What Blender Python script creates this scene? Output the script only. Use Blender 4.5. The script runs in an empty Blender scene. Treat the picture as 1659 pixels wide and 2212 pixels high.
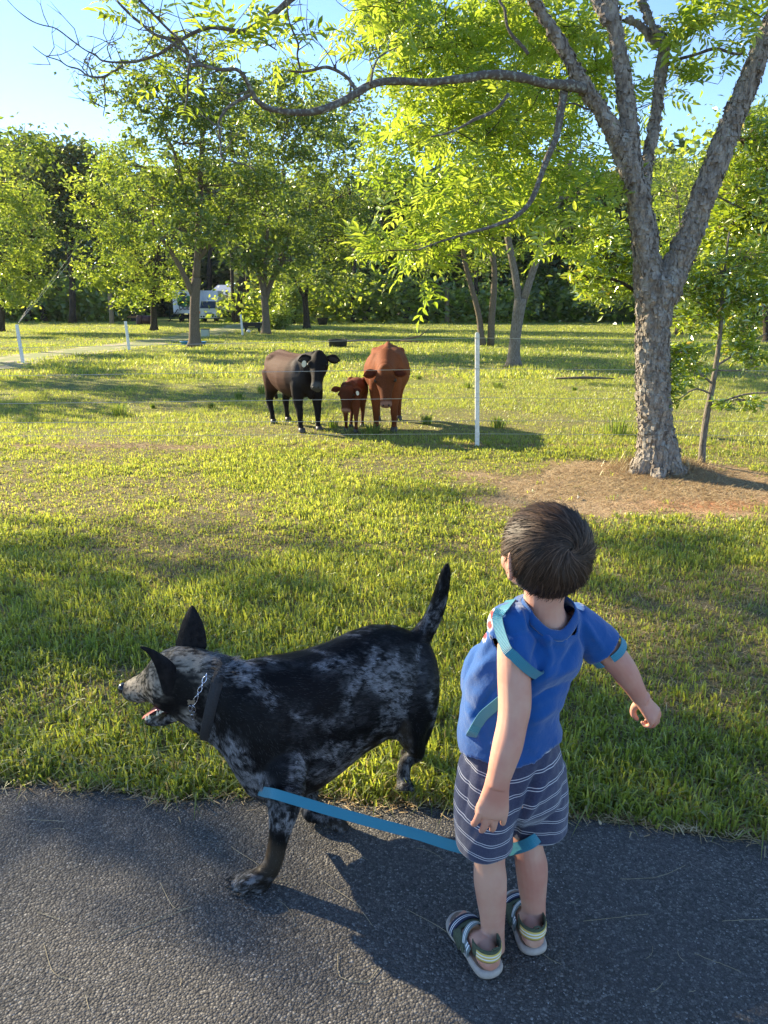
import bpy, math, random
import numpy as np
from mathutils import Vector, Matrix
R = math.radians
sc = bpy.context.scene
# ---------------------------------------------------------------- camera
F = 1609.0; CXP, CYP = 829.5, 1106.0          # focal length / centre of the 1659 x 2212 picture
CAMH = 1.45; PITCH = R(15.66)
cam_d = bpy.data.cameras.new('camera'); cam = bpy.data.objects.new('camera', cam_d)
sc.collection.objects.link(cam); sc.camera = cam
cam_d.sensor_fit = 'VERTICAL'; cam_d.angle = 2*math.atan(CYP/F)
cam_d.clip_start = .05; cam_d.clip_end = 1500
cam.location = (0, 0, CAMH); cam.rotation_euler = (math.pi/2-PITCH, 0, 0)
# ---------------------------------------------------------------- sky and sun
SUN_AZ = (-.82, .57); SUN_EL = R(25)
w = bpy.data.worlds.new('World'); sc.world = w; w.use_nodes = True
nt = w.node_tree; nt.nodes.clear()
sky = nt.nodes.new('ShaderNodeTexSky'); sky.sky_type = 'NISHITA'; sky.sun_disc = False
sky.sun_elevation = SUN_EL; sky.sun_rotation = math.atan2(SUN_AZ[0], SUN_AZ[1])
sky.air_density = .75; sky.dust_density = 0; sky.ozone_density = 3.0
bgn = nt.nodes.new('ShaderNodeBackground'); bgn.inputs[1].default_value = .116
out = nt.nodes.new('ShaderNodeOutputWorld')
nt.links.new(sky.outputs[0], bgn.inputs[0]); nt.links.new(bgn.outputs[0], out.inputs[0])
sun_d = bpy.data.lights.new('sun', 'SUN'); sun_d.energy = 5; sun_d.angle = R(.6); sun_d.color = (1, .85, .585)
sun = bpy.data.objects.new('sun', sun_d); sc.collection.objects.link(sun)
SUNV = Vector((SUN_AZ[0]*math.cos(SUN_EL), SUN_AZ[1]*math.cos(SUN_EL), math.sin(SUN_EL))).normalized()
sun.rotation_euler = SUNV.to_track_quat('Z', 'Y').to_euler()
sun.location = SUNV*50
sc.view_settings.view_transform = 'Standard'; sc.view_settings.look = 'None'
sc.view_settings.gamma = 1; sc.view_settings.use_curve_mapping = False
sc.view_settings.exposure = 1.66
sc.cycles.max_bounces = 8; sc.cycles.transparent_max_bounces = 8
# ---------------------------------------------------------------- helpers
rng = np.random.default_rng(7); random.seed(7)
cp, sp = math.cos(PITCH), math.sin(PITCH)
def P(px, py, Y):                     # the point seen at (px, py) standing Y metres ahead
    dx, dy = (px-CXP)/F, -(py-CYP)/F
    d = (dx, cp+dy*sp, -sp+dy*cp)
    t = Y/d[1]
    return np.array((d[0]*t, Y, CAMH+d[2]*t))
def G(px, py, z=0):                   # the ground point seen at (px, py)
    dx, dy = (px-CXP)/F, -(py-CYP)/F
    d = (dx, cp+dy*sp, -sp+dy*cp)
    t = (z-CAMH)/d[2]
    return np.array((d[0]*t, d[1]*t, z))
def PX(p):                            # back to picture coordinates (for placing patterns)
    p = np.atleast_2d(p); y = p[:, 1]; z = p[:, 2]-CAMH
    dep = y*cp-z*sp; up = y*sp+z*cp
    return np.stack([CXP+F*p[:, 0]/dep, CYP-F*up/dep], 1), dep
def mpp(p): return PX(p)[1][0]/F      # metres per picture pixel at p

def _h(ix, iy, iz, s):
    n = (ix*374761393+iy*668265263+iz*2147483647+s*974634777) & 0xffffffff
    n = ((n ^ (n >> 13))*1274126177) & 0xffffffff
    n = n ^ (n >> 16)
    return (n & 0xffff)/65535.0
def vnoise(p, s=0):
    p = np.asarray(p, float); i = np.floor(p).astype(np.int64); f = p-i; f = f*f*(3-2*f)
    r = 0
    for a in (0, 1):
        for b in (0, 1):
            for c in (0, 1):
                wgt = (f[:, 0] if a else 1-f[:, 0])*(f[:, 1] if b else 1-f[:, 1])*(f[:, 2] if c else 1-f[:, 2])
                r = r+wgt*_h(i[:, 0]+a, i[:, 1]+b, i[:, 2]+c, s)
    return r
def fbm(p, sc_=1., o=3, s=0):
    p = np.asarray(p, float)*sc_; r = 0; a = .5; t = 0
    for k in range(o): r = r+a*vnoise(p, s+k); t += a; a *= .5; p = p*2.03+7.1
    return r/t
def sst(x, a, b):
    t = np.clip((x-a)/(b-a), 0, 1); return t*t*(3-2*t)

def mesh_np(name, V, loops, starts, smooth=False):
    me = bpy.data.meshes.new(name)
    V = np.asarray(V, np.float32); loops = np.asarray(loops, np.int32); starts = np.asarray(starts, np.int32)
    me.vertices.add(len(V)); me.vertices.foreach_set('co', V.ravel())
    me.loops.add(len(loops)); me.loops.foreach_set('vertex_index', loops)
    me.polygons.add(len(starts)); me.polygons.foreach_set('loop_start', starts)
    me.polygons.foreach_set('use_smooth', np.full(len(starts), smooth))
    me.update(calc_edges=True); me.validate()
    return me
def fattr(me, name, arr):
    a = me.attributes.new(name, 'FLOAT', 'POINT'); a.data.foreach_set('value', np.asarray(arr, np.float32))
def cattr(me, name, arr):
    arr = np.asarray(arr, np.float32)
    if arr.shape[1] == 3: arr = np.concatenate([arr, np.ones((len(arr), 1), np.float32)], 1)
    a = me.attributes.new(name, 'FLOAT_COLOR', 'POINT'); a.data.foreach_set('color', arr.ravel())
def link(name, me, m=None, parent=None, label=None, cat=None, group=None, kind=None, loc=None):
    o = bpy.data.objects.new(name, me); sc.collection.objects.link(o)
    if me is not None and m is not None and len(me.materials) == 0:
        for q in (m if isinstance(m, (list, tuple)) else [m]): me.materials.append(q)
    if parent is not None: o.parent = parent
    if loc is not None: o.location = loc
    if label: o['label'] = label
    if cat: o['category'] = cat
    if group: o['group'] = group
    if kind: o['kind'] = kind
    return o
def thing(name, label, cat, loc=(0, 0, 0), rz=0, group=None):
    o = link(name, None, None, None, label, cat, group); o.location = loc; o.rotation_euler = (0, 0, rz)
    return o
def quads(V, n):    # n quads whose vertices follow one another
    return V, np.arange(4*n), np.arange(0, 4*n, 4)

class MB:           # collects polygons of any shape
    def __init__(s): s.v = []; s.f = []; s.n = 0
    def add(s, V, faces):
        V = np.asarray(V, float); s.v.append(V); s.f += [tuple(i+s.n for i in f) for f in faces]; s.n += len(V)
        return s
    def box(s, c, size, rz=0, rx=0, ry=0, taper=1, bev=0):
        sx, sy, sz = [q/2 for q in size]
        V = []
        for z, t in ((-sz, 1), (sz, taper)):
            for x, y in ((-1, -1), (1, -1), (1, 1), (-1, 1)): V.append((x*sx*t, y*sy*t, z))
        M = Matrix.Rotation(rz, 3, 'Z') @ Matrix.Rotation(ry, 3, 'Y') @ Matrix.Rotation(rx, 3, 'X')
        V = [np.array(M @ Vector(q))+np.array(c) for q in V]
        return s.add(V, [(3, 2, 1, 0), (4, 5, 6, 7), (0, 1, 5, 4), (1, 2, 6, 5), (2, 3, 7, 6), (3, 0, 4, 7)])
    def tube(s, pts, r, n=8, cap=True, flat=None):
        pts = np.asarray(pts, float); k = len(pts)
        r = np.broadcast_to(np.asarray(r, float), (k,)) if np.ndim(r) < 2 else r
        T = np.gradient(pts, axis=0); T /= np.linalg.norm(T, axis=1)[:, None]+1e-12
        u = np.cross(T[0], (0, 0, 1.)); 
        if np.linalg.norm(u) < .1: u = np.cross(T[0], (0, 1., 0))
        u /= np.linalg.norm(u); V = []
        ang = np.arange(n)*2*math.pi/n
        for i in range(k):
            u = u-T[i]*np.dot(u, T[i]); u /= np.linalg.norm(u); v = np.cross(T[i], u)
            V.append(pts[i]+r[i]*(np.cos(ang)[:, None]*u+np.sin(ang)[:, None]*v))
        V = np.concatenate(V); Fs = []
        for i in range(k-1):
            for j in range(n):
                a = i*n+j; b = i*n+(j+1) % n; Fs.append((a, b, b+n, a+n))
        if cap: Fs.append(tuple(range(n-1, -1, -1))); Fs.append(tuple(range((k-1)*n, k*n)))
        return s.add(V, Fs)
    def rings(s, rs, cap=True, close=True):
        n = len(rs[0]); k = len(rs); V = np.concatenate(rs); Fs = []
        for i in range(k-1):
            for j in range(n if close else n-1):
                a = i*n+j; b = i*n+(j+1) % n; Fs.append((a, b, b+n, a+n))
        if cap: Fs.append(tuple(range(n-1, -1, -1))); Fs.append(tuple(range((k-1)*n, k*n)))
        return s.add(V, Fs)
    def ball(s, c, r, M=None, n=14, m=9):
        r = np.broadcast_to(np.asarray(r, float), (3,)); rs = []
        for i in range(1, m):
            t = math.pi*i/m; a = np.arange(n)*2*math.pi/n
            q = np.stack([np.cos(a)*math.sin(t)*r[0], np.sin(a)*math.sin(t)*r[1], np.full(n, -math.cos(t)*r[2])], 1)
            if M is not None: q = q @ np.array(M).T
            rs.append(q+np.array(c))
        return s.rings(rs)
    def mesh(s, name, smooth=False):
        me = bpy.data.meshes.new(name); me.from_pydata(np.concatenate(s.v).tolist() if s.v else [], [], s.f)
        if smooth: me.polygons.foreach_set('use_smooth', np.ones(len(me.polygons), bool))
        me.update(); return me
    def obj(s, name, m, parent=None, smooth=False, **k): return link(name, s.mesh(name, smooth), m, parent, **k)

def evalmods(me, mods):
    o = bpy.data.objects.new('tmp', me); sc.collection.objects.link(o)
    for t, kw in mods:
        md = o.modifiers.new(t, t)
        for a, b in kw.items(): setattr(md, a, b)
    dg = bpy.context.evaluated_depsgraph_get(); dg.update()
    r = bpy.data.meshes.new_from_object(o.evaluated_get(dg)); bpy.data.objects.remove(o)
    return r
def fuse(mb, name, voxel, smooth=6, fac=.5, dec=None):
    me = mb.mesh(name+'_src')
    r = evalmods(me, [('REMESH', dict(mode='VOXEL', voxel_size=voxel)), ('SMOOTH', dict(iterations=smooth, factor=fac))]+([('DECIMATE', dict(ratio=dec))] if dec else []))
    r.name = name; r.polygons.foreach_set('use_smooth', np.ones(len(r.polygons), bool)); bpy.data.meshes.remove(me)
    return r
def getv(me):
    a = np.empty(len(me.vertices)*3, np.float32); me.vertices.foreach_get('co', a); return a.reshape(-1, 3).astype(float)
def getn(me):
    a = np.empty(len(me.vertices)*3, np.float32); me.vertices.foreach_get('normal', a); return a.reshape(-1, 3).astype(float)
def setv(me, V): me.vertices.foreach_set('co', np.asarray(V, np.float32).ravel()); me.update()
def sample_surface(me, n, rg):
    me.calc_loop_triangles(); k = len(me.loop_triangles); t = np.empty(k*3, np.int32)
    me.loop_triangles.foreach_get('vertices', t); t = t.reshape(-1, 3); V = getv(me); N = getn(me)
    a, b, c = V[t[:, 0]], V[t[:, 1]], V[t[:, 2]]
    ar = np.linalg.norm(np.cross(b-a, c-a), axis=1); i = rg.choice(k, n, p=ar/ar.sum())
    u = rg.random((n, 2)); m_ = u.sum(1) > 1; u[m_] = 1-u[m_]; w0 = 1-u.sum(1)
    f = lambda A: A[t[i, 0]]*w0[:, None]+A[t[i, 1]]*u[:, :1]+A[t[i, 2]]*u[:, 1:]
    Nn = f(N); Nn /= np.linalg.norm(Nn, axis=1)[:, None]+1e-9
    return f(V), Nn
def unit(a): return a/(np.linalg.norm(a, axis=-1, keepdims=True)+1e-12)
def spl(pts, n):    # smooth curve through points (catmull-rom), any dimension
    p = np.asarray(pts, float)
    if len(p) < 3: t = np.linspace(0, 1, n)[:, None]; return p[0]*(1-t)+p[-1]*t
    q = np.vstack([2*p[0]-p[1], p, 2*p[-1]-p[-2]]); u = np.linspace(0, len(p)-1-1e-9, n); r = []
    for x in u:
        i = int(x); t = x-i; a, b, c, d = q[i:i+4]
        r.append(.5*((2*b)+(-a+c)*t+(2*a-5*b+4*c-d)*t*t+(-a+3*b-3*c+d)*t**3))
    return np.array(r)
def ribbon(mb, pts, wdir, hw, th=.0012, closed=False):   # flat strap
    pts = np.asarray(pts, float); W = unit(np.asarray(wdir, float)*np.ones_like(pts)); T = unit(np.gradient(pts, axis=0))
    W = unit(W-T*np.sum(W*T, 1)[:, None]); N = np.cross(T, W); hw = np.broadcast_to(hw, (len(pts),))[:, None]
    rs = np.stack([pts+W*hw+N*th, pts-W*hw+N*th, pts-W*hw-N*th, pts+W*hw-N*th], 1)
    return mb.rings([q for q in rs])

# ---------------------------------------------------------------- materials
def nmat(name):
    m = bpy.data.materials.new(name); m.use_nodes = True; t = m.node_tree; t.nodes.clear()
    o = t.nodes.new('ShaderNodeOutputMaterial'); return m, t, o
def N_(t, ty, **kw):
    n = t.nodes.new(ty)
    for k, v in kw.items():
        if k.startswith('i_'):
            key = k[2:]; key = int(key) if key.isdigit() else key
            n.inputs[key].default_value = v
        else: setattr(n, k, v)
    return n
def col(c): return (c[0], c[1], c[2], 1)
def mixc(t, f, a, b):
    n = t.nodes.new('ShaderNodeMix'); n.data_type = 'RGBA'
    for s_, v in ((0, f), (6, a), (7, b)):
        if hasattr(v, 'links') or isinstance(v, bpy.types.NodeSocket): t.links.new(v, n.inputs[s_])
        else: n.inputs[s_].default_value = v if s_ == 0 else col(v)
    return n.outputs[2]
def ramp(t, f, stops, interp='LINEAR'):
    n = t.nodes.new('ShaderNodeValToRGB'); n.color_ramp.interpolation = interp; e = n.color_ramp.elements
    while len(e) < len(stops): e.new(.5)
    for i, (p, c) in enumerate(stops): e[i].position = p; e[i].color = col(c) if not np.isscalar(c) else (c, c, c, 1)
    t.links.new(f, n.inputs[0]); return n.outputs[0]
def noise(t, scale, detail=4, rough=.55, vec=None, stretch=None):
    n = N_(t, 'ShaderNodeTexNoise', i_Scale=scale, i_Detail=detail, i_Roughness=rough)
    tc = N_(t, 'ShaderNodeTexCoord'); v = vec or tc.outputs['Object']
    if stretch:
        mp = N_(t, 'ShaderNodeMapping'); mp.inputs['Scale'].default_value = stretch; t.links.new(v, mp.inputs[0]); v = mp.outputs[0]
    t.links.new(v, n.inputs['Vector']); return n.outputs['Fac']
def math_(t, op, a, b=0):
    n = N_(t, 'ShaderNodeMath', operation=op)
    for i, v in enumerate((a, b)):
        if isinstance(v, bpy.types.NodeSocket): t.links.new(v, n.inputs[i])
        else: n.inputs[i].default_value = v
    return n.outputs[0]
def pmat(name, c1, c2=None, scale=20, rough=.7, bump=0, bscale=80, bdist=.01, spec=.4, metal=0, stretch=None, sheen=0, attr=None, sss=0, lo=.35, hi=.65):
    m, t, o = nmat(name); b = N_(t, 'ShaderNodeBsdfPrincipled', i_Roughness=rough, i_Metallic=metal)
    b.inputs['Specular IOR Level'].default_value = spec
    if attr:
        a = N_(t, 'ShaderNodeAttribute', attribute_name=attr); base = a.outputs['Color']
        if c2: base = mixc(t, ramp(t, noise(t, scale), [(lo, 0.), (hi, 1.)]), base, c2)
        t.links.new(base, b.inputs['Base Color'])
    elif c2 is not None:
        f = ramp(t, noise(t, scale, stretch=stretch), [(lo, 0.), (hi, 1.)]); t.links.new(mixc(t, f, c1, c2), b.inputs['Base Color'])
    else: b.inputs['Base Color'].default_value = col(c1)
    if bump:
        bn = N_(t, 'ShaderNodeBump', i_Strength=bump, i_Distance=bdist); t.links.new(noise(t, bscale, 5, .6, stretch=stretch), bn.inputs['Height'])
        t.links.new(bn.outputs[0], b.inputs['Normal'])
    if sheen: b.inputs['Sheen Weight'].default_value = sheen; b.inputs['Sheen Roughness'].default_value = .4
    if sss: b.inputs['Subsurface Weight'].default_value = sss; b.inputs['Subsurface Radius'].default_value = (1, .35, .2); b.inputs['Subsurface Scale'].default_value = .012
    t.links.new(b.outputs[0], o.inputs[0]); return m
def leafmat(name, stops, tstops, tr=.5, gloss=.12, rough=.35):   # v = random per leaf
    m, t, o = nmat(name); a = N_(t, 'ShaderNodeAttribute', attribute_name='v').outputs['Fac']
    d = N_(t, 'ShaderNodeBsdfDiffuse'); tl = N_(t, 'ShaderNodeBsdfTranslucent'); g = N_(t, 'ShaderNodeBsdfGlossy', i_Roughness=rough)
    g.inputs[0].default_value = (.8, .85, .7, 1)
    t.links.new(ramp(t, a, stops), d.inputs[0]); t.links.new(ramp(t, a, tstops), tl.inputs[0])
    m1 = N_(t, 'ShaderNodeMixShader', i_0=tr); t.links.new(d.outputs[0], m1.inputs[1]); t.links.new(tl.outputs[0], m1.inputs[2])
    m2 = N_(t, 'ShaderNodeMixShader', i_0=gloss); t.links.new(m1.outputs[0], m2.inputs[1]); t.links.new(g.outputs[0], m2.inputs[2])
    t.links.new(m2.outputs[0], o.inputs[0]); return m
# ================================================================ GROUND
e0, e1 = G(0, 1690), G(1659, 1812)
def road_edge(x):
    y = e0[1]+(x-e0[0])*(e1[1]-e0[1])/(e1[0]-e0[0])
    p = np.stack([np.asarray(x)*1., 0*np.asarray(x), 0*np.asarray(x)], -1).reshape(-1, 3)
    return y+(fbm(p, 3.1, 3, 5)-.5)*.10+(fbm(p, 19, 2, 9)-.5)*.03
DIRT = G(1430, 1050)              # bare patch under the near tree
def dirt_mask(p):                 # 1 inside the bare patch
    q = (p[:, :2]-DIRT[:2]-np.array((-.05, 0.0)))/np.array((1.5, .92)); d = np.sqrt((q**2).sum(1))
    n = fbm(np.c_[p[:, :2], 0*p[:, 0]], 1.7, 4, 3)-.5
    return sst(-(d+n*.95), -1.12, -.82)
def gpatch(p): return fbm(np.c_[p[:, :2], 0*p[:, 0]], .9, 4, 21)   # thin / thick grass
fence_a, fence_b = G(1031, 965), G(-60, 958)
def fence_line(x): return fence_a[1]+.0*x
# one sheet, finer near the camera
xs = np.concatenate([np.linspace(-900, -40, 12), np.linspace(-36, -7, 24), np.linspace(-6.5, 6.5, 150), np.linspace(7, 36, 24), np.linspace(40, 900, 12)])
ys = np.concatenate([np.linspace(-300, -4, 8), np.linspace(-2, 12, 170), np.linspace(12.4, 60, 70), np.linspace(64, 1100, 14)])
X, Yg = np.meshgrid(xs, ys); Pg = np.stack([X.ravel(), Yg.ravel(), np.zeros(X.size)], 1)
near = (np.abs(Pg[:, 0]) < 30) & (Pg[:, 1] < 60) & (Pg[:, 1] > -1)
hh = (fbm(Pg, .55, 3, 31)-.5)*.06*sst(Pg[:, 1], 3.5, 7)+(fbm(Pg, 5, 2, 33)-.5)*.018*sst(Pg[:, 1], 2.2, 2.6)
dm = dirt_mask(Pg)
tb = np.sqrt(((Pg[:, :2]-(G(1440, 1018)[:2]+(.12, .1)))**2*np.array((1, 1.6))).sum(1))
hh = np.where(near, hh+.07*np.exp(-(tb/.42)**2), 0)
hh = hh-.010*sst(-(Pg[:, 1]-road_edge(Pg[:, 0])), -.02, .05)
Pg[:, 2] = hh
nx, ny = len(xs), len(ys)
ii = (np.arange(ny-1)[:, None]*nx+np.arange(nx-1)[None]).ravel()
L = np.stack([ii, ii+1, ii+nx+1, ii+nx], 1).ravel()
me = mesh_np('ground', Pg, L, np.arange(0, len(L), 4), True)
# colour masks of the soil itself
trail = np.minimum(np.abs(Pg[:, 1]-fence_line(Pg[:, 0])-.0), 9)
worn = np.exp(-(trail/.16)**2)*sst(fbm(Pg, 1.6, 3, 8), .3, .55)
fattr(me, 'dirt', np.clip(dm+worn*.8, 0, 1)); 
clay = np.exp(-(((Pg[:, :2]-G(1560, 1092)[:2])/np.array((.5, .16)))**2).sum(1))*1.4
fattr(me, 'clay', np.clip(clay+.45*np.exp(-(tb/.45)**2), 0, 1)); fattr(me, 'thin', 1-sst(gpatch(Pg), .38, .55))
_gx, _gy, _gh = xs, ys, hh.reshape(ny, nx)
def gz(x, y):
    x = np.asarray(x, float); y = np.asarray(y, float)
    i = np.clip(np.searchsorted(_gx, x)-1, 0, nx-2); j = np.clip(np.searchsorted(_gy, y)-1, 0, ny-2)
    u = (x-_gx[i])/(_gx[i+1]-_gx[i]); v = (y-_gy[j])/(_gy[j+1]-_gy[j])
    return (_gh[j, i]*(1-u)+_gh[j, i+1]*u)*(1-v)+(_gh[j+1, i]*(1-u)+_gh[j+1, i+1]*u)*v
m, t, o = nmat('grassy_soil'); b = N_(t, 'ShaderNodeBsdfPrincipled', i_Roughness=.95); b.inputs['Specular IOR Level'].default_value = .15
A = lambda n: N_(t, 'ShaderNodeAttribute', attribute_name=n).outputs['Fac']
soil = mixc(t, ramp(t, noise(t, 14, 6, .7), [(.38, 0.), (.62, 1.)]), (.085, .064, .036), (.24, .18, .10))
soil = mixc(t, ramp(t, noise(t, 90, 4, .7), [(.5, 0.), (.68, 1.)]), soil, (.50, .40, .24))
red = mixc(t, ramp(t, noise(t, 60, 5, .7), [(.4, 0.), (.65, 1.)]), (.36, .15, .07), (.56, .31, .17))
straw = mixc(t, ramp(t, noise(t, 60, 6, .8), [(.42, 0.), (.6, 1.)]), (.24, .155, .09), (.60, .45, .28))
green = mixc(t, ramp(t, noise(t, 6, 8, .75), [(.35, 0.), (.65, 1.)]), (.09, .12, .02), (.21, .24, .05))
geo = N_(t, 'ShaderNodeNewGeometry'); sx = N_(t, 'ShaderNodeSeparateXYZ'); t.links.new(geo.outputs['Position'], sx.inputs[0])
far = N_(t, 'ShaderNodeMapRange', i_1=5., i_2=22.); t.links.new(sx.outputs[1], far.inputs[0])
nearc = mixc(t, ramp(t, noise(t, 38, 5, .75), [(.38, 0.), (.60, .6)]), soil, (.12, .14, .035))
base = mixc(t, far.outputs[0], nearc, green)
base = mixc(t, A('dirt'), base, straw); base = mixc(t, A('clay'), base, red)
t.links.new(base, b.inputs['Base Color'])
bn = N_(t, 'ShaderNodeBump', i_Strength=.9, i_Distance=.012); t.links.new(noise(t, 75, 6, .7), bn.inputs['Height']); t.links.new(bn.outputs[0], b.inputs['Normal'])
t.links.new(b.outputs[0], o.inputs[0]); M_ground = m
link('ground', me, m, kind='structure')
# ---- asphalt road
xr = np.concatenate([np.linspace(-60, -3, 20), np.linspace(-2.9, 2.9, 260), np.linspace(3, 60, 20)])
ye = road_edge(xr); rows = []
for k, (dy, z) in enumerate([(0, -.012), (-.004, .004), (-.02, .009), (-.10, .012), (-.6, .013), (-1.5, .013), (-5, .012), (-6, -.02)]):
    rows.append(np.stack([xr, (ye if k < 4 else e0[1]+(xr-e0[0])*(e1[1]-e0[1])/(e1[0]-e0[0]))+dy, np.full(len(xr), z)], 1))
V = np.concatenate(rows); n_ = len(xr); ii = (np.arange(len(rows)-1)[:, None]*n_+np.arange(n_-1)[None]).ravel()
L = np.stack([ii+1, ii, ii+n_, ii+n_+1], 1).ravel()
me = mesh_np('road', V, L, np.arange(0, len(L), 4), True)
m, t, o = nmat('asphalt'); b = N_(t, 'ShaderNodeBsdfPrincipled'); b.inputs['Specular IOR Level'].default_value = .3
tc = N_(t, 'ShaderNodeTexCoord')
vo = N_(t, 'ShaderNodeTexVoronoi', i_Scale=165.); t.links.new(tc.outputs['Object'], vo.inputs['Vector'])
vo.inputs['Randomness'].default_value = 1
ve = N_(t, 'ShaderNodeTexVoronoi', i_Scale=165., feature='DISTANCE_TO_EDGE'); t.links.new(tc.outputs['Object'], ve.inputs['Vector'])
v2 = N_(t, 'ShaderNodeTexVoronoi', i_Scale=300.); t.links.new(tc.outputs['Object'], v2.inputs['Vector'])
sp1 = N_(t, 'ShaderNodeSeparateColor'); t.links.new(vo.outputs['Color'], sp1.inputs[0])
sp2 = N_(t, 'ShaderNodeSeparateColor'); t.links.new(v2.outputs['Color'], sp2.inputs[0])
c = ramp(t, sp1.outputs[0], [(0., (.056, .053, .049)), (.5, (.100, .094, .087)), (.85, (.155, .145, .132)), (1., (.25, .235, .21))])
c = mixc(t, ramp(t, sp2.outputs[1], [(.985, 0.), (.99, 1.)]), c, (.40, .38, .36))
c = mixc(t, ramp(t, ve.outputs['Distance'], [(0., 1.), (.10, 0.)]), c, (.020, .019, .019))
c = mixc(t, ramp(t, noise(t, 2.3, 4, .6), [(.35, 0.), (.7, .35)]), c, (.10, .095, .095))
t.links.new(c, b.inputs['Base Color'])
t.links.new(ramp(t, sp1.outputs[1], [(0., .6), (1., .95)]), b.inputs['Roughness'])
hgt = math_(t, 'ADD', ramp(t, vo.outputs['Distance'], [(0., 1.), (.45, .6), (.8, 0.)]), math_(t, 'MULTIPLY', sp1.outputs[2], 1.1))
hgt = math_(t, 'ADD', hgt, math_(t, 'MULTIPLY', noise(t, 420, 3, .6), .5))
bn = N_(t, 'ShaderNodeBump', i_Strength=1., i_Distance=.0032); t.links.new(hgt, bn.inputs['Height']); t.links.new(bn.outputs[0], b.inputs['Normal'])
t.links.new(b.outputs[0], o.inputs[0])
link('road', me, m, kind='structure')
# ---- gravel track far left
tr_px = [(-60, 800, 26), (0, 779, 17), (130, 764, 13), (260, 748, 10), (370, 733, 7.5), (440, 722, 5.5), (485, 713, 4), (520, 705, 3), (545, 699, 2)]
cen = spl([[*G(a, b_)[:2], 0] for a, b_, c_ in tr_px], 80); 
T = unit(np.gradient(cen, axis=0)); S = np.stack([-T[:, 1], T[:, 0], 0*T[:, 0]], 1)
wv = .95+.35*fbm(cen, .8, 2, 3); rws = []
for k, s_ in enumerate(np.linspace(-1, 1, 9)): 
    q = cen+S*(s_*wv)[:, None]; q[:, 2] = .012+gz(q[:, 0], q[:, 1]); rws.append(q)
V = np.concatenate(rws); n_ = 80; ii = (np.arange(8)[:, None]*n_+np.arange(n_-1)[None]).ravel()
L = np.stack([ii, ii+1, ii+n_+1, ii+n_], 1).ravel()
me = mesh_np('gravel_track', V, L, np.arange(0, len(L), 4), True); fattr(me, 'mid', np.repeat([0, 0, 0, .6, 1, .6, 0, 0, 0], 80)+.3*(fbm(V, 1.5, 2, 6)-.5))
m, t, o = nmat('gravel'); b = N_(t, 'ShaderNodeBsdfPrincipled', i_Roughness=.9)
c = mixc(t, ramp(t, noise(t, 9, 8, .8), [(.35, 0.), (.62, 1.)]), (.24, .17, .10), (.52, .43, .31))
c = mixc(t, ramp(t, noise(t, 1.3, 7, .75), [(.42, 0.), (.52, 1.)]), c, (.14, .18, .035)); c = mixc(t, ramp(t, N_(t, 'ShaderNodeAttribute', attribute_name='mid').outputs['Fac'], [(.45, 0.), (.75, .9)]), c, (.15, .18, .04))
t.links.new(c, b.inputs['Base Color']); t.links.new(b.outputs[0], o.inputs[0])
link('gravel_track', me, m, kind='structure')

# ================================================================ GRASS (stuff)
M_grass = leafmat('grass_blade', [(0., (.40, .31, .16)), (.12, (.30, .25, .11)), (.2, (.09, .135, .022)), (.6, (.16, .20, .035)), (1., (.25, .275, .055))],
                  [(0., (.48, .37, .15)), (.12, (.40, .33, .10)), (.2, (.27, .37, .035)), (.6, (.49, .55, .055)), (1., (.76, .74, .10))], tr=.54, gloss=.08, rough=.45)
def blades(base, lean, length, width, v, rg, seg2=True):
    n = len(base); az = rg.random(n)*2*math.pi; side = np.stack([np.cos(az), np.sin(az), 0*az], 1)*width[:, None]/2
    up = np.array((0, 0, 1.)); mid = base+(up*.62)*length[:, None]+lean*(length*.28)[:, None]
    hz = np.linalg.norm(lean, axis=1); tip = base+up*(length*np.clip(1-.55*hz, .25, 1))[:, None]+lean*(length*.95)[:, None]
    if seg2:
        V = np.stack([base-side*.8, base+side*.8, mid+side, mid-side, tip], 1).reshape(-1, 3)
        k = np.arange(n)*5; L = np.stack([k, k+1, k+2, k+3, k+3, k+2, k+4], 1).ravel()
        S = np.stack([np.arange(n)*7, np.arange(n)*7+4], 1).ravel(); vv = np.repeat(v, 5)
    else:
        V = np.stack([base-side, base+side, tip], 1).reshape(-1, 3); L = np.arange(3*n); S = np.arange(n)*3; vv = np.repeat(v, 3)
    return V, L, S, vv
def frustum_x(y, extra=.25): return (829.5/F)*(y*cp+1.45*sp)+extra
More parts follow.
